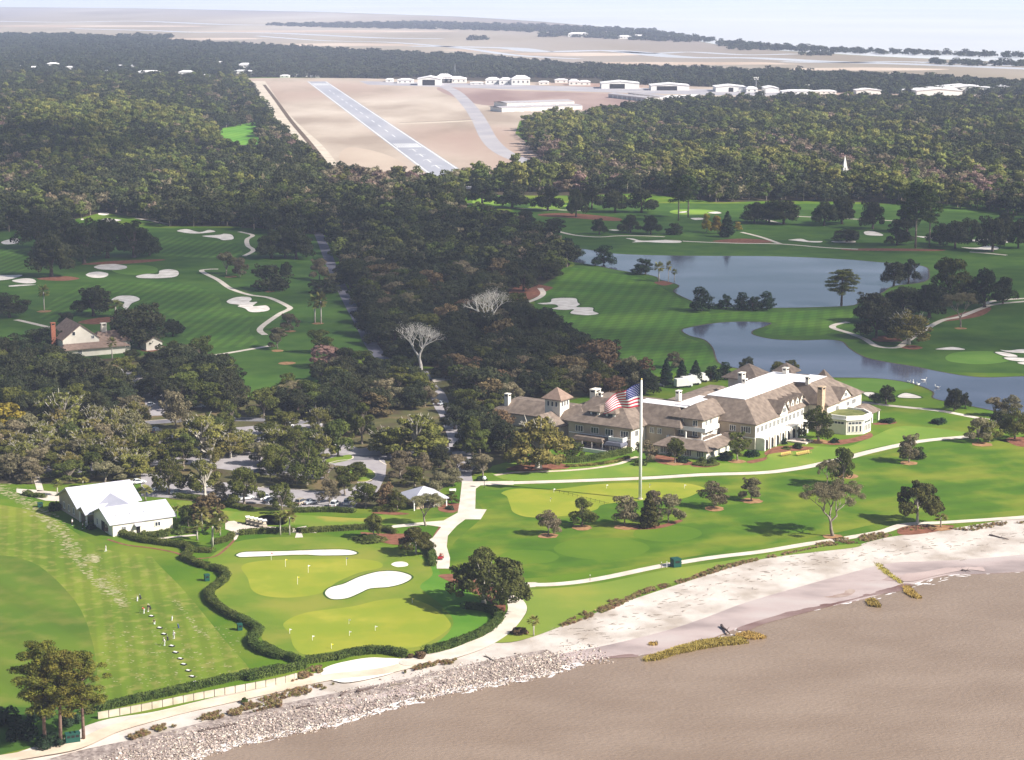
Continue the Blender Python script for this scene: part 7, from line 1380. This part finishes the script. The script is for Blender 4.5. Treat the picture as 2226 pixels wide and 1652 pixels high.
for s_, x, y, c, lb_ in PF:
    p = W(*T(s_, x, y), .05); e = empty('flag_pin', tuple(p), random.uniform(-.5, .5), label=lb_, cat='golf pin', group='pins on the practice greens'); hp_ = 2.1 if s_ == 'n5' and y < 500 else 1.2
    MB().tube([(0, 0, 0), (0, 0, hp_)], [.045, .04], 6).build('pole', TRIM, e); MB().prism([(0, .015, hp_), (0, .015, hp_ - .42), (.62, .015, hp_ - .2)], [(0, -.015, hp_), (0, -.015, hp_ - .42), (.62, -.015, hp_ - .2)]).build('flag', FC[c], e)
# yellow chairs
YW = mat('yellow_wood', (.44, .31, .09), (.56, .42, .14), 3)
def chair(p, rz, label, group):
    e = empty('garden_chair', tuple(p), rz, 1.15, label=label, cat='chair', group=group)
    MB().add([(-.32, -.3, .42), (.32, -.3, .42), (.32, .3, .32), (-.32, .3, .32), (-.32, -.3, .38), (.32, -.3, .38), (.32, .3, .28), (-.32, .3, .28)], [(0, 1, 2, 3), (7, 6, 5, 4), (0, 4, 5, 1), (1, 5, 6, 2), (2, 6, 7, 3), (3, 7, 4, 0)]).build('seat', YW, e)
    b = MB()
    for k in range(5): b.prism([(-.3 + k * .125, .28, .28), (-.2 + k * .125, .28, .28), (-.2 + k * .125, .6, 1.05 - abs(k - 2) * .05), (-.3 + k * .125, .6, 1.05 - abs(k - 2) * .05)], [(-.3 + k * .125, .31, .28), (-.2 + k * .125, .31, .28), (-.2 + k * .125, .63, 1.05 - abs(k - 2) * .05), (-.3 + k * .125, .63, 1.05 - abs(k - 2) * .05)])
    b.build('backrest', YW, e)
    for s in (-1, 1): MB().box(s * .40 - .07, s * .40 + .07, -.36, .42, .60, .63).build('armrest', YW, e); MB().box(s * .36 - .03, s * .36 + .03, -.34, -.28, 0, .6).build('leg', YW, e); MB().box(s * .36 - .03, s * .36 + .03, .34, .42, 0, .6).build('leg', YW, e)
for row, (xa, xb, ya, yb, n, nm) in enumerate(((548, 605, 712, 700, 6, 'left'), (655, 735, 708, 692, 7, 'right'))):
    for k in range(n):
        x = xa + (xb - xa) * k / (n - 1); y = ya + (yb - ya) * k / (n - 1); chair(W(*T('n3', x, y), .03), R(35), f'yellow wooden chair, {ORD[k]} from the left in the {nm} row on the lodge lawn', 'rows of yellow garden chairs on the lodge lawn')
# bins, boxes, lamps, signs
GRN = mat('dark_green_paint', (.015, .075, .055), rough=.5); 
def bin_(s_, x, y, w, h, label, name='litter_bin', cat='bin', m=GRN):
    p = W(*T(s_, x, y), .05); e = empty(name, tuple(p), .4, label=label, cat=cat)
    MB().box(-w / 2, w / 2, -w / 2, w / 2, 0, h * .85).build('body', m, e); MB().box(-w / 2 - .06, w / 2 + .06, -w / 2 - .06, w / 2 + .06, h * .85, h).build('lid', m, e)
    MB().box(-w * .3, w * .3, -w / 2 - .02, -w / 2 - .005, h * .5, h * .75).build('opening', DARKD, e)
bin_('n4', 1635, 200, 1.2, 1.7, 'dark green cooler box by the hedge at the top of the range'); bin_('n4', 1895, 590, 1.1, 1.6, 'dark green cooler box by the hedge corner of the range'); bin_('z6', 318, 985, 1.4, 1.3, 'dark bin at the left of the white building')
bin_('n6', 738, 270, 2.2, 2.2, 'green box shelter beside the seaside path', 'service_box', 'service box'); bin_('n6', 752, 268, 1.0, 1.1, 'small green box right of the shelter on the seaside path', 'service_box', 'service box')
for k in range(3): bin_('n4', 540 + k * 35, 1478 - k * 5, 1.1, 2.0, ORD[k] + ' green tall box from the left under the right pine', 'service_box', 'service box')
def lamp(s_, x, y, H, label):
    p = W(*T(s_, x, y)); e = empty('street_lamp', tuple(p), label=label, cat='lamp'); MB().tube([(0, 0, 0), (0, 0, H - .5)], [.09, .06], 8).build('post', BLACK, e); MB().ball((0, 0, H), .62, 10, 8).build('globe', mat('opal_globe', (.8, .8, .8), rough=.3), e, True); MB().tube([(0, 0, H - .7), (0, 0, H - .45)], [.14, .2], 8).build('fitter', BLACK, e)
lamp('n1', 2033, 962, 3.0, 'globe lamp on a dark post at the top of the wide path'); 
p = W(*T('z4', 830, 215)); e = empty('round_sign', tuple(p), label='round white board on a post beside the runway end trees', cat='sign'); MB().tube([(0, 0, 0), (0, 0, 6)], [.25, .2], 6).build('post', CONC, e)
MB().prism([(2.6 * math.cos(t), .1, 7 + 2.6 * math.sin(t)) for t in [k * .3927 for k in range(16)]], [(2.6 * math.cos(t), -.1, 7 + 2.6 * math.sin(t)) for t in [k * .3927 for k in range(16)]]).build('board', TRIM, e)
for k, (x, y, lb_) in enumerate(((372, 333, 'thin post on the left of the seaside path'), (677, 278, 'thin post just left of the green shelter'), (700, 276, 'white post beside the green shelter'))):
    e = empty('path_post', tuple(W(*T('n6', x, y))), label=lb_, cat='post'); MB().tube([(0, 0, 0), (0, 0, 1.5)], [.08, .07], 6).build('post', BARK if k < 2 else TRIM, e); MB().ball((0, 0, 1.55), .12, 6, 4).build('cap', TRIM, e)
# bench
for s_, x, y, lb_ in (('n1', 1745, 1000, 'cream bench beside the wide path by the small tree'), ('n1', 1330, 1500, 'pale bench under the flat topped oak'), ('n1', 1600, 1140, 'pale bench in front of the pavilion')):
    e = empty('bench', tuple(W(*T(s_, x, y), .08)), .1, label=lb_, cat='bench'); MB().box(-1, 1, -.25, .25, .42, .48).build('seat', TRIM, e); MB().box(-1, 1, .22, .28, .5, .95).build('backrest', TRIM, e)
    for a in (-.85, .85): MB().box(a - .04, a + .04, -.22, .22, 0, .42).build('leg', TRIM, e)
# rope across the putting green
rp = [W(*T('n2', x, y), .75) for x, y in ((550, 1232), (800, 1290), (1040, 1358))]; e = empty('rope_barrier', tuple(rp[0] * 1), label='thin dark rope line crossing the lodge putting green', cat='rope'); o_ = Vector(rp[0])
rb = MB(); N_ = 12
for k in range(N_):
    a = rp[0].lerp(rp[2], k / N_) - o_; b = rp[0].lerp(rp[2], (k + 1) / N_) - o_; m_ = (a + b) / 2 - Vector((0, 0, .2)); rb.tube([tuple(a), tuple(m_), tuple(b)], [.035] * 3, 4, False)
    MB().tube([(a.x, a.y, -.75), (a.x, a.y, .05)], [.05, .05], 5).build('stake', BLACK, e)
rb.build('rope', BLACK, e)
# sea wall with posts
sw = [(213, 1563), (300, 1547), (437, 1519), (540, 1500), (612, 1486), (645, 1477)]
SWP = [Vector(p) for p in smooth([tuple(W(*p)) for p in sw], False, 6)]; c0 = SWP[0].copy(); e = empty('sea_wall', tuple(c0), label='low cream concrete sea wall with dark joints below the long straight hedge', cat='wall')
mb = MB()
for i in range(len(SWP) - 1):
    a, b = SWP[i] - c0, SWP[i + 1] - c0; d = (b - a).normalized(); n = Vector((-d.y, d.x, 0)) * .2; u_ = Vector((0, 0, 1.45))
    mb.add([a - n, b - n, b + n, a + n, a - n + u_, b - n + u_, b + n + u_, a + n + u_], [(4, 5, 6, 7), (0, 1, 5, 4), (2, 3, 7, 6), (1, 2, 6, 5), (3, 0, 4, 7)])
mb.build('panel', CONC, e)
acc = 0; last = SWP[0]; 
for i in range(1, len(SWP)):
    seg = SWP[i] - SWP[i - 1]; L_ = seg.length; t = (2.4 - acc)
    while t < L_:
        q = SWP[i - 1] + seg * (t / L_) - c0; MB().box(q.x - .07, q.x + .07, q.y - .28, q.y + .24, 0, 1.5).build('joint_post', BARKD, e); t += 2.4
    acc = (acc + L_) % 2.4
# rocks
def rock_mesh(seed):
    bm = bmesh.new(); bmesh.ops.create_icosphere(bm, subdivisions=1, radius=1); g = random.Random(seed)
    for v in bm.verts: v.co *= g.uniform(.65, 1.15); v.co.z *= .7
    me = bpy.data.meshes.new('rock'); bm.to_mesh(me); bm.free(); me.materials.append(mat('rock_%d' % seed, *[((.33, .26, .21), (.50, .41, .34)), ((.16, .125, .105), (.33, .26, .22)), ((.45, .38, .32), (.64, .56, .48))][seed % 3], 2, obj_rand=.25)); return me
LR = lib('rocks', [rock_mesh(k) for k in range(6)])
As = smooth(A, False, 8); Bs = smooth(B, False, 8); Cs = smooth(C, False, 8)
P = []; S = []; Z = []; g = random.Random(12)
for _ in range(26000):
    i = g.randrange(len(As) - 1); 
    if As[i][0] > 1230: continue
    a = W(*As[i]).lerp(W(*As[i + 1]), g.random()); b = W(*Bs[i], 0); c = W(*Cs[i], 0); t = g.random() ** .8
    lo_ = .52 if As[i][0] < 700 else .42
    if As[i][0] > 1100: lo_ = .5; 
    if As[i][0] > 1150 and g.random() < .7: continue
    t = lo_ + t * (1.03 - lo_); tot = c - a; q = a + tot * t + Vector((g.uniform(-2, 2), g.uniform(-1, 1), 0)); zz = -.97 * t; k = g.choice((.10, .12, .15, .19, .30)) * g.uniform(.7, 1.2)
    P.append((q.x, q.y, zz + .05)); S.append((k * g.uniform(.8, 1.4), k, k)); Z.append((g.uniform(-.5, .5), g.uniform(-.5, .5), g.uniform(0, 6.28)))
scatter('shore_rocks', P, S, Z, LR)
def tuft(seed, h, n, m, sp=.5, lean=.45):
    g = random.Random(seed); V = []; F = []
    for k in range(n):
        a = g.uniform(0, 6.28); r = g.uniform(0, sp); x, y = r * math.cos(a), r * math.sin(a); b = g.uniform(0, 6.28); hh = h * g.uniform(.6, 1.1); l = lean * h * g.uniform(.3, 1); w = .035
        i = len(V); V += [(x - w * math.sin(b), y + w * math.cos(b), 0), (x + w * math.sin(b), y - w * math.cos(b), 0), (x + l * math.cos(b) + w, y + l * math.sin(b), hh), (x + l * math.cos(b) - w, y + l * math.sin(b), hh * .96)]; F.append((i, i + 1, i + 2, i + 3))
    return np_mesh('tuft', V, F, m)
TUFT = lib('tufts', [tuft(1, .9, 60, leafmat('dune_grass_tan', (.36, .26, .13), (.54, .42, .24))), tuft(2, .8, 60, leafmat('dune_grass_brown', (.26, .155, .08), (.42, .28, .16))), tuft(3, .8, 60, leafmat('dune_grass_olive', (.20, .19, .05), (.36, .32, .11)))])
P = []; S = []; Z = []
def tufts_poly(s_, pts, n, z=0.0, k=(.6, 1.3)):
    q = TT(s_, pts); x0 = min(a for a, b in q); x1 = max(a for a, b in q); y0 = min(b for a, b in q); y1 = max(b for a, b in q); c = 0
    while c < n:
        x, y = g.uniform(x0, x1), g.uniform(y0, y1)
        if inpoly(x, y, q): p = W(x, y); c += 1
        if inpoly(x, y, q) and math.sin(x * .11 + math.sin(y * .2) * 2) + math.sin(x * .033) * .8 > -.55 - g.random() * .5: p = W(x, y); P.append((p.x, p.y, z)); sc = g.uniform(*k) * .55; S.append((sc, sc, sc)); Z.append((0, 0, g.uniform(0, 6.28)))
tufts_poly('n6', [(240, 525), (340, 470), (440, 420), (520, 410), (600, 370), (700, 345), (800, 320), (920, 270), (1000, 255), (1200, 215), (1400, 180), (1600, 140), (1650, 145), (1500, 170), (1350, 190), (1200, 225), (1050, 255), (900, 300), (760, 345), (600, 390), (500, 440), (400, 480), (260, 530)], 1300)
tufts_poly('n6', [(1330, 180), (1450, 150), (1620, 128), (1660, 140), (1550, 170), (1400, 185)], 400); tufts_poly('n6', [(1900, 112), (2226, 70), (2226, 85), (2000, 120)], 160)
tufts_poly('n4', [(1000, 1430), (1150, 1360), (1300, 1330), (1400, 1345), (1250, 1385), (1050, 1450)], 260, -.2); tufts_poly('n4', [(1550, 1290), (1750, 1220), (2000, 1180), (2226, 1130), (2226, 1190), (2000, 1230), (1700, 1290)], 320, -.2)
tufts_poly('n5', [(0, 1330), (250, 1260), (420, 1210), (700, 1130), (900, 1120), (800, 1170), (500, 1230), (300, 1300), (0, 1370)], 480, -.2); tufts_poly('n5', [(560, 1120), (720, 1020), (800, 1000), (820, 1040), (700, 1090)], 200, .0); tufts_poly('n5', [(1330, 1020), (1450, 990), (1700, 960), (1680, 985), (1480, 1020), (1360, 1050)], 180, -.1)
tufts_poly('n6', [(1680, 118), (1750, 100), (1900, 100), (1820, 125)], 60)
scatter('dune_grass', P, S, Z, TUFT)
# marsh grass islets in the water
MG = leafmat('marsh_grass_gold', (.26, .19, .04), (.46, .36, .10))
def clump(s_, pts, n, label, h=.62):
    q = TT(s_, pts); x0 = min(a for a, b in q); x1 = max(a for a, b in q); y0 = min(b for a, b in q); y1 = max(b for a, b in q); V = []; F = []; c = 0; o = W((x0 + x1) / 2, (y0 + y1) / 2)
    while c < n:
        x, y = g.uniform(x0, x1), g.uniform(y0, y1)
        if not inpoly(x, y, q): continue
        c += 1; p = W(x, y) - o
        for _ in range(6):
            b = g.uniform(0, 6.28); hh = h * g.uniform(.5, 1.2); l = .4 * g.random(); w = .06; i = len(V); px = p.x + g.uniform(-.4, .4); py = p.y + g.uniform(-.4, .4)
            V += [(px - w * math.sin(b), py + w * math.cos(b), -.1), (px + w * math.sin(b), py - w * math.cos(b), -.1), (px + l * math.cos(b) + w, py + l * math.sin(b), hh), (px + l * math.cos(b) - w, py + l * math.sin(b), hh)]; F.append((i, i + 1, i + 2, i + 3))
    ob = link('marsh_grass', np_mesh('marsh_grass', V, F, MG)); ob.location = (o.x, o.y, -.9); tag(ob, label, 'grass clump')
clump('n6', [(600, 652), (680, 625), (760, 600), (850, 575), (950, 565), (1020, 560), (1045, 585), (920, 595), (830, 612), (740, 630), (660, 655), (610, 660)], 1500, 'longest golden marsh grass bank lying off the beach'); clump('n6', [(1000, 550), (1050, 540), (1090, 550), (1128, 562), (1080, 566), (1010, 565)], 320, 'small golden marsh grass bank at the right end of the longest one')
clump('n6', [(1552, 405), (1580, 396), (1600, 412), (1612, 430), (1570, 425)], 180, 'small golden marsh grass tuft standing alone in the water'); clump('n6', [(1715, 345), (1735, 345), (1760, 372), (1792, 398), (1750, 388), (1718, 370)], 240, 'golden marsh grass point at the wet sand spit'); clump('n6', [(625, 588), (655, 585), (655, 594), (630, 595)], 40, 'tiny grass tuft on the wet sand')
clump('n6', [(1585, 245), (1610, 250), (1650, 285), (1700, 320), (1720, 340), (1690, 325), (1630, 290), (1595, 262)], 200, 'thin brown grass line crossing the wet beach', .5)
# driftwood
def log(s_, x0, y0, x1, y1, r, label, z=-.6, m=BARKD):
    a = W(*T(s_, x0, y0)); b = W(*T(s_, x1, y1)); c = (a + b) / 2; gg = random.Random(int(x0)); mb = MB(); pts = []; rr = []
    for k in range(6): t = k / 5; p = a.lerp(b, t) - c; pts.append((p.x + gg.uniform(-.15, .15), p.y + gg.uniform(-.3, .3), gg.uniform(0, .25))); rr.append(r * (1.1 - .6 * t))
    mb.tube(pts, rr, 7); q = Vector(pts[3]); mb.tube([tuple(q), tuple(q + Vector((.7, .8, .6)))], [r * .4, r * .12], 5); q = Vector(pts[1]); mb.tube([tuple(q), tuple(q + Vector((-.5, 1.0, .4)))], [r * .4, r * .12], 5)
    o = mb.build('driftwood_log', m, None, True); o.location = (c.x, c.y, z + r * .6); tag(o, label, 'log')
log('n6', 936, 516, 970, 550, .32, 'dark straight log lying on wet sand above the marsh grass', -.85); log('n4', 1560, 1378, 1860, 1322, .16, 'long thin dark log on the rocks below the sandy track'); log('n5', 640, 1275, 745, 1252, .2, 'crooked dark log on the rocks, left of the forked one'); log('n5', 925, 1195, 968, 1165, .22, 'short dark stump just below the white sand area')
log('n5', 1030, 1168, 1175, 1135, .28, 'thick dark log below the white sand area'); log('n5', 1250, 1130, 1370, 1103, .18, 'brown log right of the thick dark one', m=BARK); log('n5', 1885, 930, 1970, 965, .2, 'brown log near the cart path bend', m=BARK); log('n5', 0, 1418, 230, 1382, .16, 'long dark log near the water on the rocks', -.7); log('n6', 2080, 135, 2160, 152, .2, 'branching dark log on the upper beach at the right', -.3); log('n6', 1960, 275, 1995, 282, .15, 'thin log near the water at the right', -.85)
# sticks and wrack on the upper beach
wr = MB()
for _ in range(520):
    i = g.randrange(len(As) - 1)
    if As[i][0] < 1180 or As[i][0] > 2230: continue
    a = W(*As[i]); b = W(*Bs[i]); t = min(.95, max(.04, g.gauss(.42, .2))); q = a.lerp(b, t); an = g.gauss(.45, .5); l = g.uniform(.25, 1.3); z = -.62 * t + .08
    wr.tube([(q.x - l * math.cos(an), q.y - l * math.sin(an), z), (q.x + g.uniform(-.3, .3), q.y + g.uniform(-.3, .3), z + .06), (q.x + l * math.cos(an), q.y + l * math.sin(an), z)], [.04, .05, .03], 4, False)
wr.build('driftwood_debris', BARK, kind='stuff')
# white birds on the pond
for k, (x, y, lb_) in enumerate(((1607, 1358, 'largest white bird on the lower pond'), (1540, 1373, 'white bird left of the largest on the lower pond'), (1690, 1402, 'white bird alone to the right on the lower pond'), (1572, 1385, 'white bird below the largest on the lower pond'), (1515, 1370, 'leftmost white bird on the lower pond'))):
    p = W(*T('z5', x, y), .06); o = MB().ball((0, 0, .18), (.55, .26, .24), 8, 6).tube([(.42, 0, .25), (.62, 0, .5), (.56, 0, .8), (.66, 0, .86)], [.11, .07, .06, .05], 6).tube([(.64, 0, .86), (.82, 0, .80)], [.05, .02], 5).tube([(-.4, 0, .25), (-.8, 0, .38)], [.16, .03], 5).build('bird', TRIM, None, True)
    o.location = p; o.rotation_euler = (0, 0, k * 1.3); o.scale = (1.5,) * 3; tag(o, lb_, 'bird')

# ------------------------------------------------------------------ cloud that shades the middle distance, high above and out of the picture
def cloud(name, cx, cy, cz, rx, ry, seed, dens=.75):
    m = bpy.data.materials.new('cloud_vapour'); m.use_nodes = True; N = m.node_tree.nodes; Lk = m.node_tree.links; N.clear()
    out = N.new('ShaderNodeOutputMaterial'); mx = N.new('ShaderNodeMixShader'); tr = N.new('ShaderNodeBsdfTransparent'); df = N.new('ShaderNodeBsdfTranslucent'); df.inputs[0].default_value = (.9, .9, .9, 1)
    tc = N.new('ShaderNodeTexCoord'); no = N.new('ShaderNodeTexNoise'); no.inputs['Scale'].default_value = .006; no.inputs['Detail'].default_value = 5
    mr = N.new('ShaderNodeMapRange'); mr.inputs[1].default_value = .25; mr.inputs[2].default_value = .55; mr.inputs[4].default_value = dens
    Lk.new(tc.outputs['Object'], no.inputs['Vector']); Lk.new(no.outputs['Fac'], mr.inputs[0]); Lk.new(mr.outputs[0], mx.inputs[0]); Lk.new(tr.outputs[0], mx.inputs[1]); Lk.new(df.outputs[0], mx.inputs[2]); Lk.new(mx.outputs[0], out.inputs[0])
    g = random.Random(seed); mb = MB()
    for k in range(26):
        a = k * 2.399; t = math.sqrt((k + .5) / 26); r = g.uniform(.16, .28); mb.ball((rx * t * .85 * math.cos(a), ry * t * .85 * math.sin(a), g.uniform(-15, 25)), (rx * r, ry * r * 1.1, 55 * g.uniform(.6, 1.2)), 14, 8)
    o = mb.build(name, m, None, True, kind='structure'); o.location = (cx, cy, cz)
HC = 850; OFF = HC / math.tan(SUN_EL)
cloud('cloud', 0 + OFF * math.cos(SUN_AZ), 1085 + OFF * math.sin(SUN_AZ), HC, 640, 335, 3, .27)
cloud('cloud', -560 + OFF * math.cos(SUN_AZ), 1830 + OFF * math.sin(SUN_AZ), HC, 300, 380, 5, .30)


# ------------------------------------------------------------------ haze
hm = bpy.data.materials.new('haze'); hm.use_nodes = True; N = hm.node_tree.nodes; N.clear(); vo = N.new('ShaderNodeVolumePrincipled'); ho = N.new('ShaderNodeOutputMaterial')
vo.inputs['Color'].default_value = (.63, .72, 1.0, 1); vo.inputs['Density'].default_value = 6.8e-5; vo.inputs['Anisotropy'].default_value = -.15
hm.node_tree.links.new(vo.outputs[0], ho.inputs['Volume'])
MB().box(-50000, 50000, -3000, 62000, -3.4, 160).build('haze', hm, kind='stuff')
